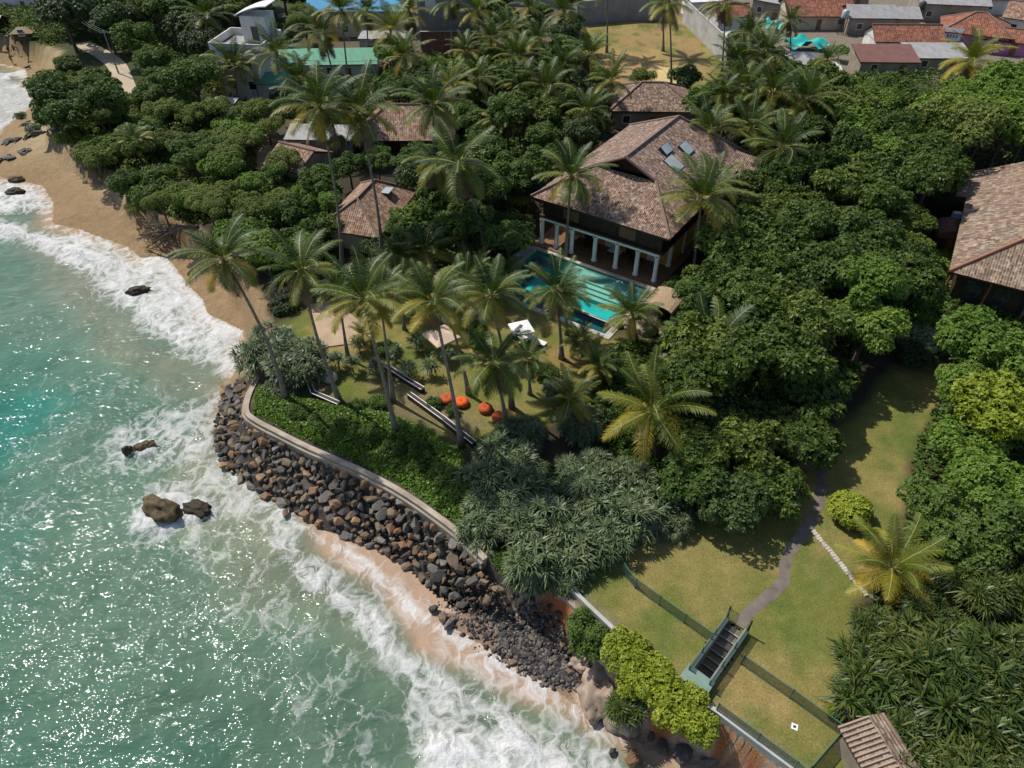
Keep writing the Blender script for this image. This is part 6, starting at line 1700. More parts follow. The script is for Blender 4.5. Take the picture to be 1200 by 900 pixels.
for (a, b, sz, kd, lb) in ((357, 605, 0.62, 'orange', 'orange boulder lying loose on the sand below the slope'), (371, 615, 0.3, 'orange', 'small reddish stone beside the loose orange boulder'), (527, 733, 0.55, 'grey', 'wet grey block lying in the swash of the cove'), (519, 724, 0.5, 'brown', 'grey brown block leaning behind the wet grey block'), (508, 714, 0.4, 'black', 'black rock at the edge of the stony cove'),
                           (432, 628, 0.45, 'orange', 'orange boulder at the toe above the swash'), (335, 602, 0.45, 'brown', 'brown boulder half buried beside the foam'), (398, 612, .5, 'orange', 'rusty boulder on the lowest course above the sand'),
                           (742, 893, 0.7, 'orange', 'orange brown rock in the foam at the cliff foot'), (775, 876, 0.6, 'black', 'black rock at the cliff foot in shade'), (800, 884, 0.75, 'black', 'large black rock under the yellow green bushes'), (762, 862, 0.5, 'grey', 'grey rock below the strap leaved plant'), (830, 893, 0.6, 'grey', 'grey rock beside the red cliff foot'), (718, 880, 0.35, 'black', 'small black rock in the last foam'),
                           (703, 822, 0.4, 'brown', 'brown rock beside the pale ledge'), (722, 840, 0.45, 'brown', 'brown rock below the pale ledge'), (692, 838, 0.3, 'grey', 'small grey rock on the sand by the ledge')):
    p = P(a, b, -3.8)
    tag(link('boulder', rs.choice(BOUL[kd]), None, (p.x, p.y, p.z + sz * 0.25), (rs.uniform(-.3, .3), rs.uniform(-.3, .3), rs.uniform(0, 6)), (sz * 1.2, sz, sz)), lb, 'boulder')
for (a, b, sz, lb) in ((702, 806, 2.3, 'pale pinkish rock ledge at the cliff foot'), (652, 724, 1.2, 'pale rock face under the red cliff'), (688, 772, 1.5, 'pale knob of rock below the dark green bush'), (728, 836, 1.7, 'pale rock step beneath the strap leaved plant')):
    p = P(a, b, -3.0)
    me = sea_rock(int(a), 1.0, 1.0, 0.9, 'rock_pale')
    tag(link('rock_ledge', me, None, (p.x, p.y, -3.6), (0.1, 0.1, a), (sz * 0.85, sz * 0.6, sz * 0.65)), lb, 'rock')
VVb = []; FFb = []; nb_ = 0
bproto = BOUL['grey'][1]
bv = np.array([v.co for v in bproto.vertices]); bf = [tuple(p.vertices) for p in bproto.polygons]
me = bpy.data.meshes.new('boulder_fill'); vs_ = []; fs_ = []
for p, sz, u, t_ in small_b:
    e_ = Matrix.Rotation(rs.uniform(0, 6.28), 3, Vector((rs.uniform(-1, 1), rs.uniform(-1, 1), 1)).normalized())
    vs_ += [tuple(e_ @ Vector(v) * sz + p) for v in bv]
    fs_ += [tuple(i + nb_ for i in f) for f in bf]; nb_ += len(bv)
me.from_pydata(vs_, [], fs_); me.materials.append(MT['rock_brown'])
tag(link('boulder_fill', me), 'smaller boulders wedged among the large ones of the sea defence', 'boulders', kind='stuff')
# stones of the cove
def stones(poly, n, z, lo, hi, seed, single):
    rs = np.random.RandomState(seed)
    W = PL(poly, z); xs = [p.x for p in W]; ys = [p.y for p in W]
    x = rs.uniform(min(xs), max(xs), n * 5); y = rs.uniform(min(ys), max(ys), n * 5)
    d = sd(x, y, W); ok = (d + rs.uniform(-1.2, 0.6, len(d))) > 0
    ud = 600 + F_PX * x / (y * _c + (CAM_H + 3.5) * _s)
    ok &= (ud > 606) | (rs.uniform(0, 1, len(x)) < 0.22 + 0.3 * (ud > 580))
    x, y = x[ok][:n], y[ok][:n]
    i = np.clip(np.searchsorted(gx, x), 0, len(gx) - 1); j = np.clip(np.searchsorted(gy, y), 0, len(gy) - 1)
    return x, y, np.maximum(Z[j, i], SEA - 0.1), rs.uniform(0, 1, len(x)) ** 2.2 * (hi - lo) + lo, rs
COVE = [(508, 705), (545, 696), (600, 705), (640, 735), (690, 785), (672, 806), (640, 795), (600, 775), (545, 742)]
x, y, z, sz, rs_ = stones(COVE, 2300, -3.5, 0.07, 0.2, 31, False)
proto = BOUL['black'][0]
pv = np.array([v.co for v in proto.vertices])
base_ = [np.array([v.co for v in b.vertices]) for b in BOUL['black']]
bm = []; fv = []; off = 0
me = bpy.data.meshes.new('pebbles'); VV = []; FF = []
rsp = np.random.RandomState(5)
hv = unit(rsp.normal(size=(60, 8, 3)))
cube_f = [(0, 1, 2, 3), (7, 6, 5, 4), (0, 4, 5, 1), (1, 5, 6, 2), (2, 6, 7, 3), (3, 7, 4, 0)]
cube_v = np.array([(-1, -1, -1), (1, -1, -1), (1, 1, -1), (-1, 1, -1), (-1, -1, 1), (1, -1, 1), (1, 1, 1), (-1, 1, 1)]) * 0.62
for k in range(len(x)):
    a = rsp.uniform(0, 6.28); c_, s_ = math.cos(a), math.sin(a)
    v = (cube_v + rsp.uniform(-.22, .22, (8, 3))) * sz[k] * np.array([1.2, 0.9, 0.7])
    v = np.stack([v[:, 0] * c_ - v[:, 1] * s_, v[:, 0] * s_ + v[:, 1] * c_, v[:, 2]], 1) + np.array([x[k], y[k], z[k] + sz[k] * 0.25])
    VV.append(v); FF.append(np.array(cube_f)[:, ::-1] + 8 * k)
def small_stones(name, VV, FF, mat, label):
    FF = [np.array(cube_f)[:, ::-1] + 8 * k for k in range(len(VV))]
    tag(link(name, np_mesh(name, np.concatenate(VV), np.concatenate(FF), MT[mat])), label, 'pebbles', kind='stuff')
small_stones('pebbles', VV[::2], FF, 'rock_black', 'wet dark pebbles spread over the small cove')
small_stones('pebbles', VV[1::2], FF, 'rock_grey', 'grey pebbles mixed among the dark ones of the cove')
VV = []
for k in range(1500):
    i = rsp.randint(0, 200); p = Kr[i].lerp(Tr[i], rsp.uniform(0.02, 1.04)); q = rsp.uniform(0.08, 0.2)
    VV.append((cube_v + rsp.uniform(-.25, .25, (8, 3))) * q * np.array([1.1, 0.9, 0.8]) + np.array([p.x + rsp.uniform(-.2, .2), p.y + rsp.uniform(-.2, .2), p.z - 0.38]))
small_stones('rubble', VV, None, 'rock_brown', 'small rubble wedged between the boulders of the sea defence')
x, y, z, sz, rs_ = stones(COVE, 120, -3.5, 0.2, 0.42, 33, True)
for k in range(len(x)):
    u, v = pix((x[k], y[k], z[k]))
    wh = 'near the boulder slope' if u < 575 else ('in the middle of the cove' if u < 630 else 'under the red cliff')
    kd = 'black' if rs_.rand() < 0.6 else ('grey' if rs_.rand() < 0.6 else 'brown')
    o = link('cove_stone', BOUL[kd][k % 5], None, (x[k], y[k], z[k] + sz[k] * 0.25), (rs_.uniform(-.4, .4), rs_.uniform(-.4, .4), rs_.uniform(0, 6)), (sz[k] * 1.2, sz[k], sz[k] * 0.8))
    tag(o, '%s stone %s' % ({'black': 'black rounded', 'grey': 'grey rounded', 'brown': 'brown rounded'}[kd], wh), 'stone', 'loose stones of the small cove')
# rocks standing in the sea and at the end of the far beach
for k, (a, b, r_, fy, hz_, lb, yaw) in enumerate(SEA_ROCKS):
    p = P(a, b, SEA)
    tag(link('sea_rock', sea_rock(10 + k, r_, r_ * fy, hz_), None, (p.x, p.y, SEA + hz_ * 0.15 + 0.2), (0, 0, yaw)), lb, 'rock')
rs = random.Random(4)
for k in range(26):
    line = k % 2
    u = rs.random()
    a = (2 + 46 * u, 168 - 12 * u) if line == 0 else (0 + 34 * u, 188 - 12 * u)
    p = gnd(a[0] + rs.uniform(-2, 2), a[1] + rs.uniform(-1.5, 1.5))
    o = link('beach_rock', rs.choice(BOUL['black' if rs.random() < .7 else 'grey']), None, (p.x, p.y, p.z + 0.05), (0, 0, rs.uniform(0, 6)), (rs.uniform(.7, 1.5), rs.uniform(.5, .9), rs.uniform(.35, .6)))
    tag(o, 'dark rock in the %s line of rocks across the far beach' % ('upper' if line == 0 else 'lower'), 'rock', 'rocks lying across the far beach')

# ------------------------------------------------------------------ kerb above the boulders, walls of the cliff edge
kp = smooth_line(PL([(302, 444), (293, 462), (289, 481), (298, 492), (328, 508), (360, 524), (399, 541), (432, 556), (469, 576), (505, 600), (539, 626), (558, 645), (569, 656)]))
kc = sum(kp, Vector((0, 0))) / len(kp)
t = thing('kerb_wall', (kc.x, kc.y, 0), 'pale concrete kerb along the top of the boulder slope', 'wall')
q = [p - kc for p in kp]
MB().ribbon(q, 0.46, -0.9, 0.16).build('kerb', MT['kerb'], t)
q2 = []
for i, p in enumerate(q):
    d = (q[min(i + 1, len(q) - 1)] - q[max(i - 1, 0)]).normalized(); q2.append(p + Vector((d.y, -d.x)) * 0.37)
MB().ribbon(q2, 0.2, -0.9, -0.12).build('lower_step', MT['wall_dirty'], t)
cp = PL([(650, 674), (690, 714), (724, 746), (760, 778), (800, 812), (840, 838), (885, 872), (928, 904), (950, 922)])
cc = sum(cp, Vector()) / len(cp)
t = thing('cliff_wall', cc, 'grey concrete wall and ledge along the cliff edge of the big lawn', 'wall')
q = [p - cc for p in cp]
MB().ribbon(q, 0.28, -0.6, 0.5).build('wall', MT['wall_concrete'], t)
q2 = []
for i, p in enumerate(q[:4]):
    d = (q[min(i + 1, len(q) - 1)] - q[max(i - 1, 0)]).normalized(); q2.append(p + Vector((d.y, -d.x, 0)) * 0.5)
MB().ribbon(q2, 0.45, -0.9, -0.02).build('ledge', MT['wall_dirty'], t)
fence_m = NT('fence_mesh')
fence_m.set(col=(0.06, 0.11, 0.08), rough=0.6)
fence_m.set(alpha=0.45)
MT['fence_mesh'] = fence_m.m
def fence(label, px, h, zb=0.0, step=2.4, name='mesh_fence'):
    pts = PL(px); c = sum(pts, Vector()) / len(pts)
    t = thing(name, (c.x, c.y, zb), label, 'fence')
    q = [p - c for p in pts]
    MB().ribbon(q, 0.035, 0.06, h).build('mesh_panel', MT['fence_mesh'], t)
    m = MB()
    for a, b in zip(q, q[1:]):
        for z in (0.06, h): m.tube([(a.x, a.y, z), (b.x, b.y, z)], 0.03, 5)
    m.build('rail', MT['metal_green'], t)
    for i in range(len(q) - 1):
        n_ = max(1, round((q[i + 1] - q[i]).length / step))
        for k in range(n_ + (i == len(q) - 2)):
            p = q[i].lerp(q[i + 1], k / n_)
            MB().tube([(p.x, p.y, 0), (p.x, p.y, h + 0.12)], 0.045, 6).build('post', MT['metal_green'], t)
    return t
fence('green mesh fence from the thicket to the stair', [(730, 672), (744, 689), (832, 752)], 1.15)
fence('green mesh fence from the stair toward the tiled hut', [(868, 778), (925, 818), (986, 862), (1000, 868)], 1.15)
fence('short green mesh fence running back to the cliff wall', [(984, 862), (946, 906)], 1.15)
fence('green mesh fence standing on the cliff wall', [(838, 836), (885, 871), (928, 903), (950, 921)], 0.9, 0.5)
def white_edge(label, px, h):
    pts = PL(px); c = sum(pts, Vector()) / len(pts)
    t = thing('garden_wall', c, label, 'wall')
    q = [p - c for p in pts]
    MB().ribbon(q, 0.5, 0.0, h).build('wall', MT['wood_dark'], t)
    for s_ in (-1, 1):
        q2 = []
        for i, p in enumerate(q):
            d = (q[min(i + 1, len(q) - 1)] - q[max(i - 1, 0)]).normalized(); q2.append(p + Vector((d.y, -d.x, 0)) * 0.21 * s_)
        MB().ribbon(q2, 0.07, h + 0.003, h + 0.06).build('edging', MT['paint_white'], t)
    return t
white_edge('long white edged garden wall above the green bank', [(480, 466), (520, 495), (556, 524)], 0.55)
white_edge('short white edged garden wall near the beige parasol', [(452, 432), (475, 447), (496, 460)], 0.5)
white_edge('lower white edged garden wall beside the slender pandanus', [(364, 455), (368, 464), (398, 477)], 0.5)
# stone edging across the lawn
ep = PL([(952, 622), (1016, 699)])
t = thing('stone_edging', (ep[0] + ep[1]) / 2, 'straight line of pale edging stones across the lawn', 'edging')
m = MB(); rs = random.Random(8); n_ = 26
for k in range(n_):
    p = ep[0].lerp(ep[1], (k + .5) / n_) - (ep[0] + ep[1]) / 2
    a = math.atan2((ep[1] - ep[0]).y, (ep[1] - ep[0]).x)
    m.box((p.x + rs.uniform(-.03, .03), p.y, 0.05), ((ep[1] - ep[0]).length / n_ * 0.85, rs.uniform(.3, .42), 0.12 + rs.uniform(0, .05)), a + rs.uniform(-.1, .1))
m.build('stones', MT['stone_pale'], t)
# ------------------------------------------------------------------ the sunken stair
sc_ = S0 + SD * SLEN / 2
t = thing('sunken_stair', (sc_.x, sc_.y, 0), 'concrete walled stair sinking into the lawn with green rails', 'stair')
def sb(m, name, mat, par=None):
    o = m.build(name, MT[mat], par or t)
    if par is None: o.location = -t.location
    return o
def sprism(m, a0, a1, b0, b1, z0, z1, z2=None):
    lo = [SP(a0, b0, z0), SP(a1, b0, z0), SP(a1, b1, z0), SP(a0, b1, z0)]
    hi = [SP(a0, b0, z1), SP(a1, b0, z1 if z2 is None else z2), SP(a1, b1, z1 if z2 is None else z2), SP(a0, b1, z1)]
    if (Vector(lo[1]) - Vector(lo[0])).cross(Vector(lo[2]) - Vector(lo[0])).z < 0: lo.reverse(); hi.reverse()
    m.hexa(lo, hi)
for b0, b1 in ((-1.05, -0.68), (0.68, 1.05)):
    m = MB(); sprism(m, -0.1, SLEN + 0.9, b0, b1, -3.0, 0.42); sb(m, 'side_wall', 'stair_wall')
for b0, b1 in ((-0.92, -0.86), (0.86, 0.92)):
    m = MB(); sprism(m, -0.1, SLEN + 0.2, b0, b1, 0.424, 1.15); sb(m, 'rail_panel', 'fence_mesh')
    for k in range(4):
        a = -0.05 + k * (SLEN + 0.2) / 3
        p = SP(a, (b0 + b1) / 2, 0.42); m = MB().tube([p, (p[0], p[1], 1.22)], 0.05, 6); sb(m, 'rail_post', 'metal_green')
m = MB(); n_ = 10
for k in range(n_):
    a = k * (SLEN + 0.4) / n_
    sprism(m, a, a + (SLEN + 0.4) / n_ + 0.003, -0.68, 0.68, -3.0, -0.08 - 0.21 * k)
sb(m, 'steps', 'path')
m = MB()
for k in range(n_):
    a = k * (SLEN + 0.4) / n_
    sprism(m, a + (SLEN + 0.4) / n_ - 0.05, a + (SLEN + 0.4) / n_ + 0.012, -0.66, 0.66, -0.12 - 0.21 * k, -0.065 - 0.21 * k)
sb(m, 'nosing', 'wall_concrete')
m = MB(); sprism(m, SLEN - 0.2, SLEN + 1.2, -1.15, 1.15, 0.46, 0.56); sb(m, 'landing_roof', 'green_roof')
for a in (-0.1,):
    for b in (-0.95, 0.95):
        p = SP(a, b, 0); m = MB().tube([p, (p[0], p[1], 1.7)], 0.06, 6); sb(m, 'gate_post', 'metal_dark')
m = MB()
for k in range(7):
    p = SP(-0.14, -0.85 + k * 0.12, 0); m.tube([(p[0], p[1], 0.1), (p[0], p[1], 1.4)], 0.018, 4)
for z in (0.15, 1.38):
    m.tube([SP(-0.14, -0.88, z), SP(-0.14, -0.1, z)], 0.025, 4)
sb(m, 'gate', 'metal_dark')

# ------------------------------------------------------------------ garden furniture
def bean_bag(px, py, mat, label):
    p = P(px, py, 0)
    t = thing('bean_bag', p, label, 'bean bag', 'orange bean bags on the villa lawn')
    s_ = 1.0
    MB().lathe([(0.0, 0.0), (0.52, 0.0), (0.66, 0.16), (0.68, 0.34), (0.58, 0.52), (0.36, 0.6), (0.15, 0.54), (0.0, 0.5)], n=18).build('bag', MT[mat], t, True).scale = (s_, s_, s_)
    MB().lathe([(0.0, 0.58), (0.05, 0.57), (0.07, 0.52)], n=8).build('handle', MT['orange_shaded'], t, True).scale = (s_, s_, s_)
bean_bag(524, 470, 'orange_shaded', 'orange bean bag coloured darker for the shade behind the palm trunk')
bean_bag(541, 474, 'orange', 'brightest orange bean bag out in the sun')
bean_bag(569, 481, 'orange_shaded', 'orange bean bag coloured darker for the shadow of the drooping palm')
bean_bag(585, 491, 'orange_shaded', 'shade toned orange bean bag touching the pandanus edge')
def parasol(px, py, h, s_, yaw, mat, label, tilt=0.0, rise=0.45):
    p = P(px, py, h); t = thing('parasol', (p.x, p.y, 0), label, 'parasol', None, yaw)
    MB().tube([(0, 0, 0), (0, 0, h + 0.25)], 0.04, 7).build('pole', MT['wood_mid'], t)
    m = MB(); q = [(-s_, -s_, h - rise * .5), (s_, -s_, h - rise * .5), (s_, s_, h - rise * .5), (-s_, s_, h - rise * .5)]; ap = (0, 0, h + rise * .5)
    for i in range(4):
        j = (i + 1) % 4
        m.poly([q[i], q[j], ap]); m.poly([q[j], q[i], (0, 0, h + rise * .5 - 0.03)])
        m.poly([(q[i][0], q[i][1], q[i][2] - 0.14), (q[j][0], q[j][1], q[j][2] - 0.14), q[j], q[i]])
    c_ = m.build('canopy', MT[mat], t); c_.rotation_euler = (tilt, 0, 0)
    m = MB()
    for a in q: m.tube([(0, 0, h + rise * .4 - .05), (a[0] * .97, a[1] * .97, a[2] - 0.05)], 0.018, 4)
    m.build('ribs', MT['wood_mid'], t).rotation_euler = (tilt, 0, 0)
    MB().lathe([(0.0, 0.0), (0.3, 0.0), (0.3, 0.08), (0.06, 0.12), (0.06, 0.3), (0.0, 0.3)], n=12).build('base', MT['wall_concrete'], t)
    return t
parasol(517, 391, 2.5, 1.35, R(38), 'canvas', 'square beige parasol on the garden lawn behind the palm trunks')
parasol(611, 383, 2.1, 1.05, R(20), 'canvas_white', 'square white parasol beside the pool coping', rise=0.2)
parasol(588, 372, 1.9, 0.8, R(50), 'canvas_white', 'small white parasol half hidden by the pool corner palm', rise=0.2) if False else None
def lounger(px, py, yaw, label):
    p = P(px, py, 0); t = thing('sun_lounger', p, label, 'sun lounger', 'loungers beside the pool', yaw)
    MB().box((-0.3, 0, 0.36), (1.3, 0.62, 0.1)).build('mattress', MT['canvas_white'], t)
    MB().box((0, 0, 0), (0.75, 0.62, 0.1)).build('backrest', MT['canvas_white'], t, loc=(0.68, 0, 0.52), rot=(0, -0.45, 0))
    MB().box((0, 0, 0.27), (1.95, 0.68, 0.06)).build('frame', MT['wood_mid'], t)
    for sx in (-.85, .85):
        for sy in (-.28, .28): MB().box((sx, sy, 0.12), (0.07, 0.07, 0.24)).build('leg', MT['wood_mid'], t)
lounger(630, 403, R(148), 'pale lounger stretching out of the white parasol shade')
lounger(610, 398, R(148), 'pale lounger in the shade of the white parasol')
p = P(557, 369, 0); t = thing('stone_bowl', p, 'small white stone bowl on the lawn between palms', 'bowl')
MB().lathe([(0.0, 0.0), (0.25, 0.0), (0.3, 0.25), (0.55, 0.45), (0.58, 0.6), (0.5, 0.6), (0.4, 0.5), (0.0, 0.45)], n=16).build('bowl', MT['paint_white'], t, True)
MB().lathe([(0.0, 0.52), (0.44, 0.52)], n=16).build('water', MT['glass_blue'], t)
p = P(388, 446, 0); t = thing('stone_planter', p, 'round pale stone planter with a dark opening in the garden', 'planter')
MB().lathe([(0.0, 0.0), (0.5, 0.0), (0.72, 0.3), (0.7, 0.62), (0.5, 0.86), (0.36, 0.9), (0.34, 0.8), (0.3, 0.55), (0.0, 0.5)], n=16).build('jar', MT['stone_pale'], t, True)
MB().lathe([(0.0, 0.62), (0.31, 0.62)], n=12).build('soil', MT['wood_dark'], t)
# tan canopy and garden boulders right of the pool
p = P(779, 352, 1.6); t = thing('canopy', (p.x, p.y, 0), 'rounded tan canopy between the villa corner and the garden boulders', 'canopy', None, VROT)
m = MB(); prof = [(math.cos(a) * 1.7, 1.5 + 0.55 * math.sin(a)) for a in [math.pi * k / 8 for k in range(9)]]
for k in range(8):
    (x0, z0), (x1, z1) = prof[k], prof[k + 1]
    m.hexa([(x1, -1.9, z1 - .08), (x0, -1.9, z0 - .08), (x0, 1.9, z0 - .08), (x1, 1.9, z1 - .08)], [(x1, -1.9, z1), (x0, -1.9, z0), (x0, 1.9, z0), (x1, 1.9, z1)])
m.build('cover', MT['thatch'], t)
for sx in (-1.55, 1.55):
    for sy in (-1.7, 1.7): MB().tube([(sx, sy, 0), (sx, sy, 1.55)], 0.06, 6).build('post', MT['wood_mid'], t)
for (a, b, r_, lb) in ((757, 388, 1.15, 'largest smooth grey boulder beside the pool corner palm'), (737, 382, 0.8, 'grey boulder between the pool coping and the palm'), (722, 381, 0.7, 'pale grey boulder at the end of the pool coping'), (768, 374, 0.7, 'tan boulder under the canopy edge'), (779, 392, 0.75, 'flat pale boulder right of the largest grey boulder'), (745, 368, 0.6, 'small boulder behind the pool corner palm')):
    p = P(a, b, 0)
    tag(link('garden_boulder', sea_rock(int(a), r_, r_ * 0.85, r_ * 0.75, 'rock_pale'), None, (p.x, p.y, r_ * 0.35), (0, 0, a)), lb, 'boulder')
# drain cover, dead stick, young tree guard on the lawn
p = P(931, 852, 0); t = thing('drain_cover', p, 'small pale square drain cover with dark hole in the lawn', 'drain cover', None, R(-25))
m = MB()
for c_, s_ in (((0, .26, .03), (.72, .2, .06)), ((0, -.26, .03), (.72, .2, .06)), ((.26, 0, .03), (.2, .32, .06)), ((-.26, 0, .03), (.2, .32, .06))): m.box(c_, s_)
m.build('rim', MT['paint_white'], t); MB().box((0, 0, 0.012), (.32, .32, .02)).build('hole', MT['metal_dark'], t); t.scale = (0.55, 0.55, 1)
p = P(985, 850, 0); t = thing('dead_stick', p, 'bare leaning dead sapling beside the fence corner', 'sapling')
rs = random.Random(6); m = MB()
m.tube([(0, 0, 0), (0.1, 0.1, 0.9), (-0.15, 0.2, 1.9)], [0.07, 0.05, 0.02], 6)
for k in range(7):
    z = 0.5 + 0.18 * k; a = rs.uniform(0, 6.28); m.tube([(0.05, 0.08, z), (0.05 + .5 * math.cos(a), 0.08 + .5 * math.sin(a), z + rs.uniform(.1, .45))], [0.03, 0.01], 5)
m.build('stem', MT['bark'], t)
# ------------------------------------------------------------------ fallen tree and driftwood on the beach
p = gnd(234, 272) + Vector((0, 0, 0.5)); t = thing('fallen_tree', p, 'fallen grey tree with bare branches reaching down the beach', 'fallen tree')
rs = random.Random(21); m = MB()
e = gnd(172, 290) - p
m.tube([(0, 0, 0.2), e * 0.25 + Vector((0, 0, 0.8)), e * 0.5 + Vector((0, 0, 1.1))], [0.3, 0.26, 0.2], 8)
m.build('trunk', MT['bark'], t, True)
m = MB()
for k in range(24):
    u = rs.uniform(0.2, 0.7); st = e * u + Vector((0, 0, 0.85))
    tgt = gnd(rs.uniform(163, 222), rs.uniform(264, 300)) - p + Vector((0, 0, rs.uniform(0.1, 1.6)))
    mid2 = st.lerp(tgt, 0.5) + Vector((rs.uniform(-.5, .5), rs.uniform(-.5, .5), rs.uniform(.1, .7)))
    m.tube([st, mid2, tgt], [0.15, 0.1, 0.05], 5)
    for j in range(5):
        a = mid2.lerp(tgt, rs.random()); m.tube([a, a + Vector((rs.uniform(-1.2, .6), rs.uniform(-.9, .9), rs.uniform(-.5, .7)))], [0.07, 0.03], 4)
m.build('branches', MT['bark'], t)
p = gnd(42, 146); t = thing('driftwood', p, 'bleached driftwood branch on the far beach beside the leaning clump', 'driftwood')
m = MB(); m.tube([(-2.4, .6, 0), (-.6, 0, .25), (1.6, -.5, .1)], [.07, .12, .1], 6)
for k in range(4): m.tube([(-1.6 + k * .7, .3 - k * .2, .15), (-1.9 + k * .8, .9 - k * .1, .6)], [.05, .02], 5)
m.build('branch', MT['bark_pale'], t)
# ------------------------------------------------------------------ people on the far beach
def person_mesh(name, stride, mat, arm=0.2):
    bm = bmesh.new(); sk = bm.verts.layers.skin.verify()
    J = {}
    def v(n_, co, r_):
        x_ = bm.verts.new(co); x_[sk].radius = (r_, r_); J[n_] = x_
    v('pelvis', (0, 0, 0.95), 0.15); v('chest', (0, 0.02, 1.3), 0.165); v('neck', (0, 0.02, 1.47), 0.06); v('head', (0, -0.02, 1.6), 0.105); v('crown', (0, -0.02, 1.7), 0.08)
    for s_, nm in ((-1, 'l'), (1, 'r')):
        st = stride * s_
        v('hip' + nm, (0.1 * s_, 0, 0.88), 0.1); v('knee' + nm, (0.11 * s_, -st * 0.5 - 0.03, 0.49), 0.065); v('ank' + nm, (0.11 * s_, -st + 0.04, 0.09), 0.042); v('toe' + nm, (0.12 * s_, -st - 0.14, 0.035), 0.035)
        v('sh' + nm, (0.19 * s_, 0.02, 1.4), 0.07); v('elb' + nm, (0.26 * s_, st * 0.4 + 0.03, 1.13), 0.045); v('wr' + nm, (0.27 * s_, st * 0.7 - arm * 0.5, 0.9), 0.032); v('hand' + nm, (0.27 * s_, st * 0.75 - arm * 0.6, 0.8), 0.035)
    E = [('pelvis', 'chest'), ('chest', 'neck'), ('neck', 'head'), ('head', 'crown')]
    for nm in 'lr': E += [('pelvis', 'hip' + nm), ('hip' + nm, 'knee' + nm), ('knee' + nm, 'ank' + nm), ('ank' + nm, 'toe' + nm), ('chest', 'sh' + nm), ('sh' + nm, 'elb' + nm), ('elb' + nm, 'wr' + nm), ('wr' + nm, 'hand' + nm)]
    for a, b in E: bm.edges.new((J[a], J[b]))
    J['pelvis'][sk].use_root = True
    me = bpy.data.meshes.new(name); bm.to_mesh(me); bm.free()
    o = bpy.data.objects.new(name, me); COL.objects.link(o)
    o.modifiers.new('s', 'SKIN'); md = o.modifiers.new('u', 'SUBSURF'); md.levels = 1
    dg = bpy.context.evaluated_depsgraph_get(); ev = o.evaluated_get(dg)
    m2 = bpy.data.meshes.new_from_object(ev); m2.name = name
    bpy.data.objects.remove(o); bpy.data.meshes.remove(me)
    m2.materials.clear(); m2.materials.append(MT[mat])
    return m2
def person(px, py, z, yaw, stride, top, bottom, label):
    p = gnd(px, py); gz_ = p.z
    t = thing('person', (p.x, p.y, gz_), label, 'person', None, yaw)
    link('body', person_mesh('body', stride, 'skin'), t)
    MB().lathe([(0.155, 0.93), (0.175, 1.1), (0.195, 1.3), (0.2, 1.4), (0.1, 1.47), (0.06, 1.475)], n=12).build('shirt', MT[top], t, True)
    MB().lathe([(0.17, 0.62), (0.185, 0.8), (0.175, 0.96)], n=12).build('shorts', MT[bottom], t, True)
    MB().lathe([(0.118, 1.6), (0.122, 1.68), (0.1, 1.755), (0.05, 1.79), (0.0, 1.795)], (0, 0.01, 0), 10).build('hair', MT['hair'], t, True)
person(12, 64, -2.5, R(40), 0.2, 'cloth_dark', 'cloth_red', 'person in a dark top walking on the far beach near the huts')
person(18, 62, -2.5, R(60), 0.15, 'skin', 'cloth_dark', 'bare chested person standing beside the one in the dark top')
person(23, 65, -2.5, R(10), 0.1, 'cloth_pale', 'cloth_pale', 'person in pale clothes standing nearest the low hut')
person(15, 74, -2.8, R(200), 0.25, 'cloth_red', 'cloth_dark', 'person in a red top walking toward the water')
p = gnd(32, 80)
t = thing('dog', p, 'dark dog lying on the sand below the people', 'dog', None, R(25))
bm = bmesh.new(); sk = bm.verts.layers.skin.verify()
def q_(co, r_):
    v = bm.verts.new(co); v[sk].radius = (r_, r_); return v
ch = [q_((-.4, 0, .2), .14), q_((0, 0, .22), .17), (q_((.32, 0, .25), .17)), q_((.48, 0, .38), .1), q_((.6, 0, .47), .1), q_((.76, 0, .43), .055)]
for a, b in zip(ch, ch[1:]): bm.edges.new((a, b))
for (i_, sx) in ((0, -1), (0, 1), (2, -1), (2, 1)):
    a = ch[i_]; k = q_((a.co.x + .16, .16 * sx, .1), .055); f = q_((a.co.x + .4, .17 * sx, .045), .04); bm.edges.new((a, k)); bm.edges.new((k, f))
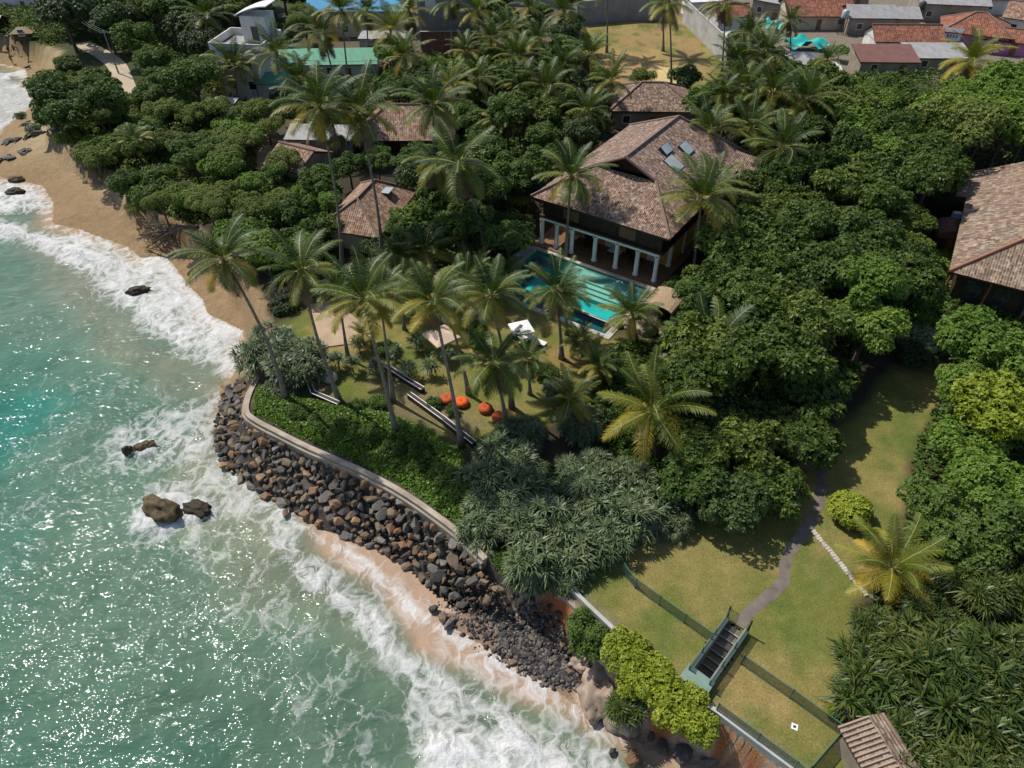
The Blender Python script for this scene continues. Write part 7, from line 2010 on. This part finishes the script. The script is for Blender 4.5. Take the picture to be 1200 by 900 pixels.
tl = q_((-.62, .08, .1), .04); t2 = q_((-.85, .2, .05), .025); bm.edges.new((ch[0], tl)); bm.edges.new((tl, t2))
for sx in (-1, 1): e_ = q_((.58, .09 * sx, .58), .03); bm.edges.new((ch[4], e_))
ch[1][sk].use_root = True
me = bpy.data.meshes.new('dog'); bm.to_mesh(me); bm.free(); o = bpy.data.objects.new('d', me); COL.objects.link(o); o.modifiers.new('s', 'SKIN'); o.modifiers.new('u', 'SUBSURF').levels = 1
m2 = bpy.data.meshes.new_from_object(o.evaluated_get(bpy.context.evaluated_depsgraph_get())); bpy.data.objects.remove(o)
m2.materials.clear(); m2.materials.append(MT['hair']); link('body', m2, t)
# ------------------------------------------------------------------ utility poles with wires
def pole(px, py, h, label):
    p = P(px, py, 0); t = thing('utility_pole', p, label, 'pole')
    MB().tube([(0, 0, 0), (0, 0, h)], [0.16, 0.1], 8).build('post', MT['wall_grey'], t)
    MB().box((0, 0, h - 0.5), (1.6, 0.1, 0.1)).build('crossarm', MT['metal_dark'], t)
    for x in (-.7, -.25, .25, .7): MB().lathe([(0, 0), (.05, 0), (.06, .1), (0, .18)], (x, 0, h - 0.45), 6).build('insulator', MT['paint_white'], t)
    return p, h
pa = pole(139, 86, 7.5, 'leaning utility pole beside the sandy road')
pb = pole(82, 42, 8.0, 'utility pole in the far wood beyond the road')
pc = pole(300, 118, 8.0, 'utility pole hidden beside the white tower house')
pd = pole(492, 122, 8.0, 'utility pole behind the brown hipped bungalow')
def wires(a, b, label):
    (p, h), (q, h2) = a, b
    c = (p + q) / 2; t = thing('power_line', c, label, 'wires')
    for x in (-.7, .0, .7):
        m = MB(); s_ = p + Vector((x, 0, h - .3)) - c; e_ = q + Vector((x, 0, h2 - .3)) - c
        m.tube([s_.lerp(e_, k / 10) - Vector((0, 0, 1.0 * 4 * (k / 10) * (1 - k / 10))) for k in range(11)], 0.022, 4)
        m.build('wire', MT['wall_grey'], t)
wires(pa, pb, 'power lines over the far wood by the road')
wires(pc, pd, 'power lines crossing before the green roof and palms')
